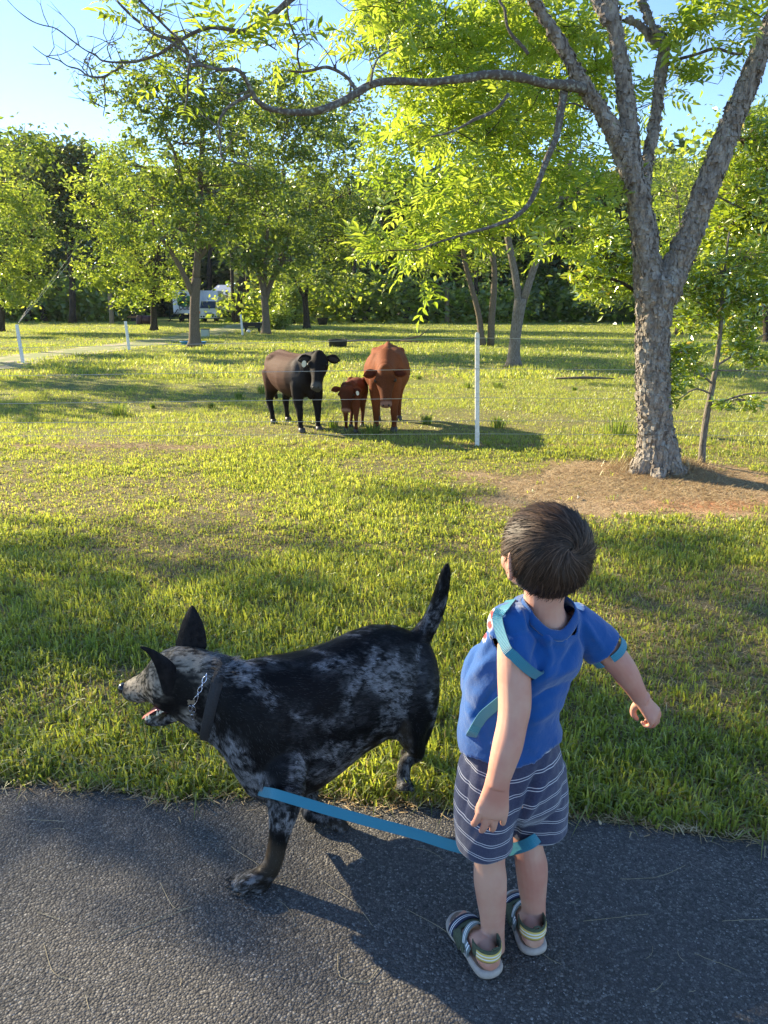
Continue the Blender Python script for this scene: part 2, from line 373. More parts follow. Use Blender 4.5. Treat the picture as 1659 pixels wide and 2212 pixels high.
def grass_zone(name, y0, y1, tufts, per, ln, wd, sigma, seg2, seed, rel=1.):
    rg = np.random.default_rng(seed); n = int(tufts*1.0)
    y = y0+(y1-y0)*rg.random(n)**rel; x = (rg.random(n)*2-1)*frustum_x(y, .8)
    p = np.stack([x, y, 0*x], 1); g = gpatch(p); d = dirt_mask(p)
    tr = np.exp(-((y-fence_line(x))/.13)**2)
    cd = np.full(n, 9.)
    if y1 > 15:
        m_ = x < 4; dd = np.sqrt(((p[m_][:, None, :2]-cen[None, ::2, :2])**2).sum(2)).min(1); cd[m_] = dd
    keep = (y > road_edge(x)+.015) & (rg.random(n) > d*.985) & (rg.random(n) < .66+.34*sst(g, .35, .50)) & (rg.random(n) > tr*.8) & (cd > .75)
    cowp = [(-1.1, 9.0), (.05, 8.9), (-.3, 8.9)]
    p = p[keep]; g = g[keep]; n = len(p)
    k = per; B = np.repeat(p, k, 0); off = rg.normal(0, sigma, (n*k, 2)); B[:, :2] += off
    ok = B[:, 1] > road_edge(B[:, 0])-.012; B = B[ok]; off = off[ok]; gg = np.repeat(g, k)[ok]
    B[:, 2] = gz(B[:, 0], B[:, 1])-.004
    nb = len(B); tl = np.repeat(.6+.8*rg.random(n), k)[ok]
    length = ln*tl*(.55+.75*rg.random(nb))*(.72+.58*sst(gg, .36, .62)); lean = np.zeros((nb, 3))
    lean[:, :2] = off/sigma*.33+rg.normal(0, .30, (nb, 2)); width = wd*(.7+.6*rg.random(nb))
    tv = np.repeat(rg.random(n), k)[ok]; v = np.clip(.22+.5*tv+.35*rg.random(nb)-.05, .2, 1)
    dry = rg.random(nb) < (.17+.35*(1-sst(gg, .34, .52))); v[dry] = rg.random(dry.sum())*.13; length[dry] *= .7
    V, L, S, vv = blades(B, lean, length, width, v, rg, seg2)
    me = mesh_np(name, V, L, S); fattr(me, 'v', vv); link('grass', me, M_grass, kind='stuff')
    o = bpy.data.objects[-1] if False else None
grass_zone('grass', 1.75, 4.2, 13500, 9, .052, .0056, .019, True, 1)
grass_zone('grass', 4.2, 7.9, 20000, 8, .038, .0072, .020, True, 2)
grass_zone('grass', 7.9, 15, 30000, 6, .042, .010, .035, False, 3)
grass_zone('grass', 15, 62, 52000, 4, .085, .028, .11, False, 4, 1.25)
# coarse verge tufts along the road edge
rg = np.random.default_rng(12)
x = rg.uniform(-3, 3, 620); y = road_edge(x)+np.abs(rg.normal(0, .11, 620))+.02; k = 12
B = np.repeat(np.stack([x, y, 0*x], 1), k, 0); off = rg.normal(0, .012, (len(B), 2)); B[:, :2] += off; B[:, 2] = gz(B[:, 0], B[:, 1])-.003
lean = np.zeros_like(B); lean[:, :2] = off/.012*.45+rg.normal(0, .35, (len(B), 2))
V, L, S, vv = blades(B, lean, .085*(.5+.8*rg.random(len(B))), .0050*(.7+.6*rg.random(len(B))), np.where(rg.random(len(B)) < .12, .08, .3+.6*rg.random(len(B))), rg)
me = mesh_np('verge', V, L, S); fattr(me, 'v', vv); link('verge_grass', me, M_grass, kind='stuff')
# rank tufts in the field, each a plant one can point at
M_rank = leafmat('rank_grass', [(0., (.25, .2, .08)), (.3, (.06, .12, .02)), (1., (.12, .2, .03))], [(0., (.4, .3, .1)), (.3, (.2, .33, .03)), (1., (.45, .5, .06))], tr=.45, gloss=.06)
tuft_px = [(258, 896, .20, 'large pale grass clump left in the paddock'), (568, 850, .17, 'dark upright grass clump left of the black heifer'), (515, 862, .13, 'low dark grass clump further left of the heifer'),
           (805, 940, .16, 'grass clump between the calf and the red cow'), (922, 918, .13, 'small dark grass clump right of the red cow'), (1075, 838, .13, 'brown tipped grass clump behind the fence post, nearest it'),
           (1010, 838, .11, 'grass clump left of the white post in the sun'), (905, 820, .10, 'small grass clump beside the red cow shoulder'), (1075, 925, .15, 'tall thin grass clump just right of the white post'),
           (1335, 940, .22, 'dry stalky clump in front of the near tree trunk'), (1240, 845, .08, 'low clump between the white post and the near tree'), (1130, 812, .10, 'grass clump under the forked grey tree'),
           (330, 880, .07, 'thin clump right of the large pale clump'), (720, 925, .10, 'weedy clump beside the heifer front hoof'), (455, 880, .08, 'low clump halfway between the pale clump and the heifer')]
for i, (a, b_, hgt_, lab) in enumerate(tuft_px):
    g0 = G(a, b_); n = 70; rr = np.random.default_rng(50+i); off = rr.normal(0, 1, (n, 2)); B = np.zeros((n, 3)); B[:, :2] = off*hgt_*.28
    lean = np.zeros((n, 3)); lean[:, :2] = off*.22+rr.normal(0, .12, (n, 2))
    V, L, S, vv = blades(B, lean, hgt_*(.6+.6*rr.random(n)), np.full(n, .010), np.clip(rr.random(n)*(1. if i in (0, 9) else .7), 0, 1)**.8, rr)
    me = mesh_np('tuft', V, L, S); fattr(me, 'v', vv)
    link('grass_clump', me, M_rank, None, lab, 'grass clump', 'rank grass clumps in the paddock', loc=(g0[0], g0[1], float(gz(g0[0], g0[1]))))
# dry straw over the bare patch and the worn strips
rg = np.random.default_rng(5); n = 26000
p = np.zeros((n, 3)); p[:, 0] = DIRT[0]+rg.normal(0, .95, n); p[:, 1] = DIRT[1]+rg.normal(0, .62, n)
p2 = np.zeros((7000, 3)); p2[:, 0] = rg.uniform(-4.5, 4.5, 7000); p2[:, 1] = fence_line(p2[:, 0])+rg.normal(0, .12, 7000)
p3 = np.zeros((22000, 3)); p3[:, 1] = rg.uniform(2.0, 6.5, 22000); p3[:, 0] = rg.uniform(-1, 1, 22000)*frustum_x(p3[:, 1]); p3 = p3[(gpatch(p3) < .49) & (p3[:, 1] > road_edge(p3[:, 0]))]
p5 = np.zeros((2600, 3)); a5 = rg.random(2600)*6.28; r5 = .17+np.abs(rg.normal(0, .16, 2600)); tb5 = G(1418, 1018); p5[:, 0] = tb5[0]+np.cos(a5)*r5; p5[:, 1] = tb5[1]+.06+np.sin(a5)*r5*.9
p4 = np.zeros((3500, 3)); p4[:, 0] = rg.uniform(-2.2, 2.2, 3500); p4[:, 1] = road_edge(p4[:, 0])+rg.normal(.02, .03, 3500)
p = p[dirt_mask(p) > .25]; p = np.concatenate([p, p5, p2, p3, p4]); n = len(p); up5 = np.zeros(n); i5 = n-len(p5)-len(p2)-len(p3)-len(p4); up5[i5:i5+len(p5)] = 1
p[:, 2] = np.maximum(gz(p[:, 0], p[:, 1]), np.where(p[:, 1] < road_edge(p[:, 0]), .013, -1))+.004
az = rg.random(n)*2*math.pi; d = np.stack([np.cos(az), np.sin(az), rg.normal(.08, .18, n)+up5*np.abs(rg.normal(0, .8, n))], 1)*((.015+.035*rg.random(n))*(.7+.12*p[:, 1]))[:, None]
s_ = np.stack([-np.sin(az), np.cos(az), 0*az], 1)*.0009*(1+rg.random(n)+p[:, 1]*.12)[:, None]
V = np.stack([p-s_, p+s_, p+d+s_*.5+(0, 0, .002), p+d-s_*.5+(0, 0, .002)], 1).reshape(-1, 3)
me = mesh_np('straw', *quads(V, n)); fattr(me, 'v', np.repeat(rg.random(n), 4))
M_straw = leafmat('straw', [(0., (.22, .13, .06)), (.5, (.42, .30, .16)), (1., (.58, .46, .27))], [(0., (.2, .12, .05)), (1., (.4, .3, .15))], tr=.15, gloss=.05)
link('straw', me, M_straw, kind='stuff')
# dead stalks lying on the asphalt
rg = np.random.default_rng(31); mb = MB()
fixed = [[(880, 1965), (960, 2010), (1030, 2065)], [(590, 1900), (640, 1912)], [(345, 1905), (375, 1960), (405, 1963)], [(230, 2030), (330, 1990), (415, 1960)], [(95, 2040), (115, 2100), (150, 2115)],
         [(730, 2060), (735, 2110), (790, 2120), (820, 2090)], [(80, 1970), (140, 1990)], [(1340, 1900), (1420, 1895), (1480, 1870)], [(1105, 1960), (1130, 2010)], [(185, 2150), (192, 2180)], [(700, 1905), (780, 1960)], [(1260, 1990), (1400, 1975)], [(500, 1830), (560, 1870)], [(60, 1770), (140, 1775)], [(1500, 2060), (1600, 2100)], [(1560, 1990), (1659, 1985)]]
for f_ in fixed:
    pts = spl([G(a, b_, .0155) for a, b_ in f_], 10); pts[:, 2] += np.abs(rg.normal(0, .0012, 10)); mb.tube(pts, .0007, 4)
for i in range(34):
    c0 = np.array((rg.uniform(-1.1, 1.1), rg.uniform(1.0, 2.05), .0155)); a = rg.random()*6.28; l = .015+.09*rg.random()**2; bend = rg.normal(0, .6)
    pts = np.array([c0+l*s*np.array((math.cos(a+bend*s), math.sin(a+bend*s), 0)) for s in np.linspace(0, 1, 6)])
    if (pts[:, 1] < road_edge(pts[:, 0])-.02).all(): mb.tube(pts, .0005, 3)
mb.obj('dry_stalks', pmat('dry_stalk', (.42, .35, .22), (.30, .24, .14), 40), kind='stuff')
# a few bits one can point at
def chip(px, py, size, c1, label, name='dead_leaf', cat='leaf', z=.012):
    g = G(px, py, z); rr = np.random.default_rng(int(px)); k = 9; mb = MB()
    a = np.arange(k)*2*math.pi/k; r_ = size*(.6+.5*rr.random(k)); top = np.stack([np.cos(a)*r_, np.sin(a)*r_*.45, size*.25*np.sin(a*2)+size*.22], 1)
    bot = top-(0, 0, size*.10); mb.rings([bot, top]); o = mb.obj(name, pmat(name, c1, tuple(q*.55 for q in c1), 60, bump=.4), None, True, label=label, cat=cat)
    o.location = g; o.rotation_euler = (0, 0, rr.random()*3)
chip(1296, 1777, .013, (.62, .50, .30), 'small pale broken nutshell lying on the asphalt by the grass edge', 'nutshell', 'nutshell', .016)
chip(400, 1600, .030, (.33, .17, .08), 'curled brown dead leaf in the grass below the dog collar')
chip(1250, 1075, .035, (.45, .42, .36), 'small grey stone on the bare red earth', 'stone', 'stone')
# ================================================================ TREES
M_bark = pmat('bark', (.20, .16, .12), (.10, .075, .055), 30, rough=.95, bump=.8, bscale=14, bdist=.03, spec=.15, stretch=(3, 3, .7))
M_barkg = pmat('bark_grey', (.27, .24, .20), (.13, .105, .08), 22, rough=.95, bump=.9, bscale=16, bdist=.03, spec=.15, stretch=(3, 3, .7))
M_barkd = pmat('bark_dark', (.07, .058, .048), (.035, .028, .022), 20, rough=.95, spec=.1)
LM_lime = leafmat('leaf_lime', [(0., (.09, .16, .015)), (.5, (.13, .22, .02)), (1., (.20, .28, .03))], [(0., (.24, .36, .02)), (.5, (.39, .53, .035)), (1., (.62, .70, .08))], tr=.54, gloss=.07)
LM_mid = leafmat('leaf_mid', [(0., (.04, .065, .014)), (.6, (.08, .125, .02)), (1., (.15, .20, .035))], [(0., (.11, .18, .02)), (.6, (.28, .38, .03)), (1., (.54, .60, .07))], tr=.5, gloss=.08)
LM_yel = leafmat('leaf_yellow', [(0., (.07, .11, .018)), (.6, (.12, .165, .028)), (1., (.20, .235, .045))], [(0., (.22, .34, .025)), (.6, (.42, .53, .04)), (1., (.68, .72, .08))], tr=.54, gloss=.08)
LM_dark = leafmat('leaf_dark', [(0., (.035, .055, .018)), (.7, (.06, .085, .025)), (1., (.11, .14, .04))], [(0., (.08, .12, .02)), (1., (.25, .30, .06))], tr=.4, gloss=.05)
LM_oak = leafmat('leaf_oak', [(0., (.06, .12, .015)), (.6, (.12, .19, .02)), (.93, (.14, .22, .03)), (1., (.45, .25, .06))], [(0., (.22, .36, .02)), (.6, (.45, .58, .03)), (.93, (.66, .7, .06)), (1., (.75, .5, .08))], tr=.5, gloss=.16, rough=.25)
def leaf_shapes(C, size, rg, droop=.35, ratio=.42, axis=None):
    n = len(C); a = rg.normal(0, 1, (n, 3)); a[:, 2] = a[:, 2]*.6-droop
    if axis is not None: a = a*.6+axis
    a = unit(a); nn = rg.normal(0, 1, (n, 3)); nn[:, 2] += .5; s = unit(np.cross(a, nn)); u = np.cross(s, a)
    L_ = (size*(.5+.95*rg.random(n)))[:, None]
    V = np.stack([C, C+a*L_*.45+s*L_*ratio*.5+u*L_*.05, C+a*L_-u*L_*.08, C+a*L_*.45-s*L_*ratio*.5+u*L_*.05], 1).reshape(-1, 3)
    return V
def px_path(pts, Y, dy=0, n=10):
    q = np.array([(*P(a, b_, Y+dy*i/(len(pts)-1)), c_) for i, (a, b_, c_) in enumerate(pts)])
    q[:, 3] = [c_/2*mpp(q[i, :3]) for i, (_, _, c_) in enumerate(pts)]
    return spl(q, n)
def flare(path, k=1.5, h=.35):
    z0 = path[0, 2]; path[:, 3] *= 1+(k-1)*np.exp(-np.maximum(path[:, 2]-z0, 0)/h*2.2); return path
def ell_clumps(c, r, n, rg, shell=.45):
    d = unit(rg.normal(0, 1, (n, 3))); rad = (shell+(1-shell)*rg.random(n))**.7
    return np.asarray(c)+d*rad[:, None]*np.asarray(r)
def px_blob(px, py, rx, ry, Y, depth=None):
    c = P(px, py, Y); m_ = mpp(c); return c, np.array((rx*m_, depth if depth else rx*m_*.9, ry*m_))
def tree(name, label, paths, blobs, nclump, per, lsize, crad, LM, BM, seed, group=None, cat='tree', nseg=8, ratio=.42, twig=.012, droop=.3, parent=None, limb=.35):
    rg = np.random.default_rng(seed); base = paths[0][0, :3].copy(); base[2] = 0
    root = thing(name, label, cat, tuple(base), 0, group)
    mb = MB()
    for p in paths: mb.tube(p[:, :3]-base, p[:, 3], nseg)
    SK = np.concatenate([spl(p, 24)[4:] for p in paths])
    vol = np.array([np.prod(b[1])**.66 for b in blobs]); cnt = np.maximum(1, (nclump*vol/vol.sum()).astype(int)); CL = []
    for (c, r), k in zip(blobs, cnt):
        cl = ell_clumps(c, r, k, rg)
        # limb from the skeleton to the blob centre
        d = np.linalg.norm(SK[:, :3]-c, axis=1)+.6*np.abs(SK[:, 2]-c[2])*(SK[:, 2] > c[2]); a = SK[d.argmin()]
        mid = (a[:3]+c)/2+(0, 0, .1*np.linalg.norm(c-a[:3])); rr = min(a[3]*.5, limb*a[3]+.02)
        lp = spl(np.array([(*a[:3], rr), (*mid, rr*.7), (*c, rr*.35)]), 7); mb.tube(lp[:, :3]-base, lp[:, 3], 6, False)
        S2 = lp[3:]
        for q in cl[::2]:
            s_ = S2[rg.integers(len(S2))]; m_ = (s_[:3]+q)/2+rg.normal(0, .08, 3)*np.linalg.norm(q-s_[:3])
            mb.tube(np.array([s_[:3], m_, q])-base, [twig*1.4, twig, twig*.3], 4, False)
        CL.append(cl)
    CL = np.concatenate(CL); tone = rg.random(len(CL)); szs = crad*(.45+1.1*rg.random(len(CL))**1.5)
    C = np.repeat(CL, per, 0)+rg.normal(0, 1, (len(CL)*per, 3))*np.repeat(szs, per)[:, None]*(.6, .6, .42)
    v = np.clip(np.repeat(tone, per)*.55+rg.random(len(C))*.5-.02, 0, 1)
    V = leaf_shapes(C, lsize, rg, droop, ratio)-base
    mb.obj('trunk', BM, root, True)
    me = mesh_np('crown', *quads(V, len(C))); fattr(me, 'v', np.repeat(v, 4)); link('crown', me, LM, root, kind='stuff')
    return root

# ---- the near tree: thick flaking trunk, forked
YT = float(G(1418, 1022)[1])
root = thing('pecan_tree', 'big near tree with flaking grey bark and a forked trunk on the bare red earth', 'tree', (0, 0, 0))
trunk_paths = [
    [(1419, 1035, 118), (1418, 1000, 96), (1416, 930, 86), (1412, 850, 84), (1410, 760, 82), (1412, 690, 84), (1420, 630, 100), (1425, 600, 104)],
    [(1405, 640, 78), (1398, 560, 66), (1388, 480, 60), (1374, 400, 58), (1350, 330, 58), (1335, 300, 54)],
    [(1345, 325, 52), (1310, 260, 42), (1266, 192, 38), (1225, 120, 34), (1190, 60, 31), (1158, 10, 28), (1130, -40, 26), (1085, -120, 22)],
    [(1362, 365, 46), (1362, 300, 46), (1354, 230, 44), (1345, 160, 42), (1334, 90, 40), (1322, 20, 38), (1308, -60, 34), (1300, -160, 28)],
    [(1312, 50, 26), (1296, 20, 24), (1278, -20, 22), (1262, -80, 18)],
    [(1385, 420, 36), (1396, 360, 32), (1408, 300, 30), (1419, 230, 30), (1428, 150, 28), (1434, 90, 26), (1420, 66, 22), (1400, 40, 20), (1384, -10, 18), (1378, -70, 15)],
    [(1428, 100, 22), (1405, 78, 20), (1375, 50, 18), (1352, 42, 16)],
    [(1430, 640, 84), (1462, 570, 68), (1494, 495, 62), (1520, 420, 60), (1552, 340, 58), (1582, 260, 56), (1612, 190, 54), (1640, 120, 52), (1668, 50, 48), (1700, -40, 42), (1730, -160, 32)],
]
dys = [0, 0, -.25, .1, .2, .5, .1, -.25]; offs = [0, 0, 0, 0, .05, .05, .45, 0]
mb = MB(); TP = []
for pth, dy, of in zip(trunk_paths, dys, offs):
    q = px_path(pth, YT+of, dy, 26); q[:, 3] = q[:, 3]*.85-.012*sst(q[:, 3], .02, .07); TP.append(q); mb.tube(q[:, :3], q[:, 3], 18)
rg = np.random.default_rng(3)
for a in np.linspace(0, 2*math.pi, 7)[:-1]+.3:      # root flare
    c = TP[0][2, :3]; d = np.array((math.cos(a), math.sin(a), 0)); 
    mb.tube([c+(0, 0, .30)+d*.08, c+d*.13+(0, 0, .06), c*np.array((1, 1, 0))+d*.21+(0, 0, .0), c*np.array((1, 1, 0))+d*.30+(0, 0, -.10)], [.06, .075, .07, .03], 10)
me = fuse(mb, 'trunk', .017, 3)
V = getv(me); N = getn(me)
q = V*np.array((9, 9, 3.2)); w1 = fbm(V, 3, 2, 60)-.5; q = q+w1[:, None]*3
r1 = np.abs(fbm(q, 1.5, 2, 61)-.5)*2; r2 = np.abs(fbm(q, 3.4, 2, 63)-.5)*2
thick = sst(V[:, 2], 4.2, 2.0)*.6+.4
V = V+N*((sst(r1, .02, .22)-.6)*.020*thick+(sst(r2, .02, .25)-.5)*.010*thick)[:, None]; setv(me, V)
m, t, o = nmat('flaking_bark'); b = N_(t, 'ShaderNodeBsdfPrincipled', i_Roughness=.95); b.inputs['Specular IOR Level'].default_value = .12
c = mixc(t, ramp(t, noise(t, 13, 7, .7, stretch=(1.5, 1.5, .6)), [(.38, 0.), (.62, 1.)]), (.19, .155, .125), (.42, .37, .31))
c = mixc(t, ramp(t, noise(t, 9, 5, .7), [(.55, 0.), (.66, 1.)]), c, (.38, .37, .33))
c = mixc(t, ramp(t, noise(t, 26, 3, .6), [(.66, 0.), (.72, 1.)]), c, (.25, .27, .17))
t.links.new(c, b.inputs['Base Color']); bn = N_(t, 'ShaderNodeBump', i_Strength=1., i_Distance=.02)
t.links.new(noise(t, 40, 7, .75, stretch=(1.6, 1.6, .6)), bn.inputs['Height']); t.links.new(bn.outputs[0], b.inputs['Normal']); t.links.new(b.outputs[0], o.inputs[0]); M_flake = m
link('trunk', me, m, root)
# loose bark plates lifting from the trunk
pp, pn = sample_surface(me, 9500, rg); keep = (pp[:, 2] > .05) & (rg.random(len(pp)) < np.where(pp[:, 2] < 3.4, 1, .55)); pp, pn = pp[keep], pn[keep]; n = len(pp)
up = unit(np.array((0, 0, 1.))+rg.normal(0, .22, (n, 3))); up = unit(up-pn*np.sum(up*pn, 1)[:, None]); sd = np.cross(up, pn)
ln = (.020+.045*rg.random(n)**1.5)[:, None]; wd = (.008+.015*rg.random(n)**1.5)[:, None]; lift = (.002+.016*rg.random(n)**2.5)[:, None]; th = .0035; sg = np.where(rg.random(n) < .6, -1, 1)[:, None]
a0 = pp-up*ln*sg*.5+pn*.001; a1 = pp+up*ln*sg*.5+pn*lift
V = np.stack([a0-sd*wd*.7, a0+sd*wd*.8, a1+sd*wd, a1-sd*wd*.9, a0-sd*wd*.7+pn*th, a0+sd*wd*.8+pn*th, a1+sd*wd+pn*th, a1-sd*wd*.9+pn*th*1.2], 1).reshape(-1, 3)
fq = np.array([(4, 5, 6, 7), (0, 3, 2, 1), (0, 1, 5, 4), (1, 2, 6, 5), (2, 3, 7, 6), (3, 0, 4, 7)]); L = (np.arange(n)[:, None, None]*8+fq[None]).ravel()
link('bark_plates', mesh_np('bark_plates', V, L, np.arange(0, len(L), 4)), M_flake, root, kind='stuff')
# thin lichened boughs
boughs = [
    ([(1262, 195, 26), (1225, 184, 26), (1180, 180, 24), (1120, 166, 24), (1060, 160, 23), (1000, 171, 21), (930, 176, 20), (870, 174, 19), (830, 175, 19), (800, 184, 20), (770, 202, 21), (735, 222, 20), (700, 235, 18), (640, 244, 17), (590, 238, 15), (560, 222, 13), (545, 200, 12), (530, 170, 11), (510, 150, 10), (480, 152, 9), (440, 142, 8), (415, 142, 7)], -1.1),
    ([(700, -90, 26), (660, -30, 22), (625, 0, 17), (585, 35, 15), (550, 58, 14), (520, 68, 13), (485, 62, 11), (450, 60, 11), (420, 70, 10), (395, 83, 9), (370, 100, 9), (345, 116, 8), (310, 128, 7.5), (280, 135, 7), (225, 133, 5), (205, 118, 4.5), (185, 108, 4), (150, 84, 4), (120, 63, 3.5), (90, 55, 3), (65, 43, 3), (35, 20, 2), (15, 0, 1.5)], -.3),
    ([(262, 140, 6), (240, 155, 6), (222, 166, 5.5), (200, 165, 5), (170, 150, 4), (145, 143, 3.5), (120, 130, 3), (95, 120, 3), (75, 100, 2)], .1),
    ([(222, 166, 5), (222, 195, 4), (228, 222, 3), (226, 250, 2)], .1),
    ([(255, 0, 7), (275, 18, 7), (300, 45, 7), (335, 70, 7), (370, 90, 7), (405, 112, 7), (425, 128, 7), (440, 138, 7)], 0),
    ([(300, 0, 7), (330, 30, 7), (360, 60, 7), (400, 100, 7), (412, 130, 7)], .2),
    ([(540, 205, 9), (515, 218, 8), (490, 235, 8), (473, 262, 7), (472, 285, 6), (476, 320, 5), (482, 342, 5), (515, 352, 4), (550, 366, 3)], -.3),
    ([(765, 195, 12), (752, 170, 10), (738, 155, 9), (720, 146, 8), (700, 145, 8), (675, 152, 7), (650, 155, 6), (622, 152, 4)], .1),
    ([(648, 150, 6), (642, 120, 5), (645, 95, 5), (632, 65, 5), (622, 40, 4), (618, 14, 4), (620, -10, 4)], -.1),
    ([(645, 95, 4), (662, 78, 3), (690, 70, 2)], .1),
    ([(1219, 200, 22), (1212, 240, 20), (1199, 300, 18), (1174, 360, 16), (1149, 430, 14), (1109, 470, 12), (1064, 487, 10), (1019, 502, 8), (959, 520, 5), (900, 540, 3)], -.5),
    ([(1100, 205, 10), (1074, 235, 9), (1020, 262, 8), (974, 285, 6), (929, 295, 4)], -.3),
    ([(1140, 118, 8), (1129, 100, 9), (1105, 76, 9), (1094, 55, 8), (1090, 20, 8), (1079, 0, 7), (1060, -60, 8)], .1),
    ([(1440, 142, 8), (1470, 128, 8), (1504, 118, 8), (1539, 108, 8), (1570, 114, 7), (1599, 120, 7)], -.3),
    ([(1300, 215, 7), (1270, 235, 6), (1240, 225, 5), (1200, 232, 4)], .3),
    ([(800, 184, 7), (806, 150, 5), (822, 120, 4), (860, 100, 3)], .3),
    ([(410, 120, 7), (404, 170, 6), (402, 210, 5), (398, 240, 4)], .1),
    ([(390, 88, 5), (340, 80, 4), (318, 60, 3), (300, 75, 2)], .1), ([(240, 128, 4), (232, 105, 3), (238, 92, 2)], .1), ([(200, 165, 4), (190, 140, 3), (180, 128, 2)], .1), ([(520, 68, 6), (560, 84, 5), (600, 112, 3)], .1),
]
mb = MB(); BP = []
for i, (pth, dy) in enumerate(boughs):
    Yb = YT-.12 if i in (0, 10) else {1: YT-.6, 2: YT-.85, 3: YT-.78, 4: YT-.95, 5: YT-1.05, 6: YT-.95, 7: YT-.65, 8: YT-.62, 9: YT-.6, 11: YT-.45, 13: YT+.4, 15: YT-.7, 16: YT-1.0, 17: YT-.75, 18: YT-.85, 19: YT-.85, 20: YT-.65}.get(i, YT)
    q = px_path(pth, Yb, dy, 5*len(pth)); jit = (fbm(q[:, :3], 6, 2, 70+i)-.5)[:, None]*.03
    q[:, :3] += jit*rg.normal(0, 1, 3); BP.append(q); mb.tube(q[:, :3], q[:, 3]*(.64+.35*fbm(q[:, :3], 14, 2, 9)), 9)
    if i < 10 or i > 14:            # bare twiglets
        for k in range(4+len(pth)//3):
            j = rg.integers(len(q)//4, len(q)-1); s_ = q[j, :3]; l = .12+.22*rg.random(); d = rg.normal(0, 1, 3)*(.8, .5, .8); d[2] += .35; d = unit(d)
            tw = [s_]; 
            for u in range(3): d = unit(d+rg.normal(0, .35, 3)); tw.append(tw[-1]+d*l/3)
            mb.tube(tw, [q[j, 3]*.35+.0012, .003, .0022, .001], 5)
            tw2 = [tw[2], tw[2]+unit(d+rg.normal(0, .8, 3))*l*.35]; mb.tube(tw2, [.002, .0008], 4)
me = mb.mesh('bough', True)
M_bough = pmat('lichen_bark', (.12, .10, .085), (.30, .31, .26), 38, rough=.95, bump=.8, bscale=60, bdist=.01, spec=.1, lo=.5, hi=.68)
link('bough', me, M_bough, root)
# compound leaves, three shapes shared between all copies
def compound(seed, nl=9, length=.235):
    rr = np.random.default_rng(seed); V = []; F_ = []; mbb = MB()
    def rach(s): return np.array((s*length, .02*math.sin(s*3+seed), -.12*length*s*s))
    pts = np.array([rach(s) for s in np.linspace(0, .95, 5)]); mbb.tube(pts, .0012, 3, False); nrv = sum(len(x) for x in mbb.v)
    for k in range(nl):
        s = 1 if k == nl-1 else .30+.65*(k//2)/(nl//2-.5); side = 0 if k == nl-1 else (1 if k % 2 else -1); c = rach(min(s, .97))
        ax = np.array((1, 0, -.15)) if side == 0 else np.array((.6+.1*rr.normal(), side, -.12+.18*rr.normal())); ax = unit(ax)
        sd = unit(np.cross(ax, (0.1*rr.normal(), .1*rr.normal(), 1))); up = np.cross(sd, ax); l = length*(.36+.10*rr.random())*(1 if s > .45 else .8); w_ = l*.17
        q = [c, c+ax*l*.3+sd*w_*.85+up*w_*.3, c+ax*l*.65+sd*w_*.8+up*w_*.15, c+ax*l-up*w_*.9, c+ax*l*.65-sd*w_*.8+up*w_*.15, c+ax*l*.3-sd*w_*.85+up*w_*.3, c+ax*l*.5-up*w_*.10]
        mbb.add(q, [(0, 1, 6), (1, 2, 6), (2, 3, 6), (3, 4, 6), (4, 5, 6), (5, 0, 6)])
    me = mbb.mesh('leaf'); n = len(me.vertices); v = np.repeat(.35+.5*rr.random(n//7+1), 7)[:n]; fattr(me, 'v', np.clip(v+.2*(seed % 3-1), 0, 1)); me.materials.append(LM_lime); return me
LV = [compound(s, nl) for s, nl in ((1, 9), (2, 11), (3, 7), (5, 9))]
LVd = [(getv(x), [tuple(p.vertices) for p in x.polygons], np.array([a.value for a in x.attributes['v'].data])) for x in LV]
# leaf regions of the near tree: (px, py, rx, ry, Y centre, Y half depth, number of twigs)
regs = [(1080, 90, 250, 110, YT+1.5, 1.1, 84), (900, 60, 190, 65, YT+1.4, .9, 38), (1120, 290, 120, 110, YT+1.2, .7, 24), (985, 330, 150, 110, YT+.9, .7, 24), (1010, 470, 170, 70, YT+.1, .35, 22),
        (860, 525, 100, 30, YT-.2, .25, 9), (1290, 120, 60, 120, YT+1.4, .5, 9), (1390, 210, 50, 60, YT+1.3, .4, 5), (960, 215, 130, 50, YT+.6, .4, 9), (330, 30, 50, 30, YT-.8, .2, 1), (375, 165, 30, 30, YT-.8, .15, 2),
        (555, 90, 90, 24, YT-.6, .2, 5), (470, 105, 60, 26, YT-.7, .2, 1), (1500, 170, 80, 60, YT+.5, .4, 5), (1560, 60, 90, 50, YT+.1, .4, 6), (1480, 30, 90, 40, YT+.2, .5, 7), (1255, 440, 60, 90, YT+.4, .4, 8), (350, -40, 80, 30, YT-.8, .3, 1),
        (1180, 420, 60, 60, YT+.5, .3, 6), (1110, 30, 50, 50, YT+.6, .4, 5), (820, 20, 80, 50, YT+.3, .6, 10)]
SK = np.concatenate(BP+TP[2:]); tw = MB(); LEAF = []
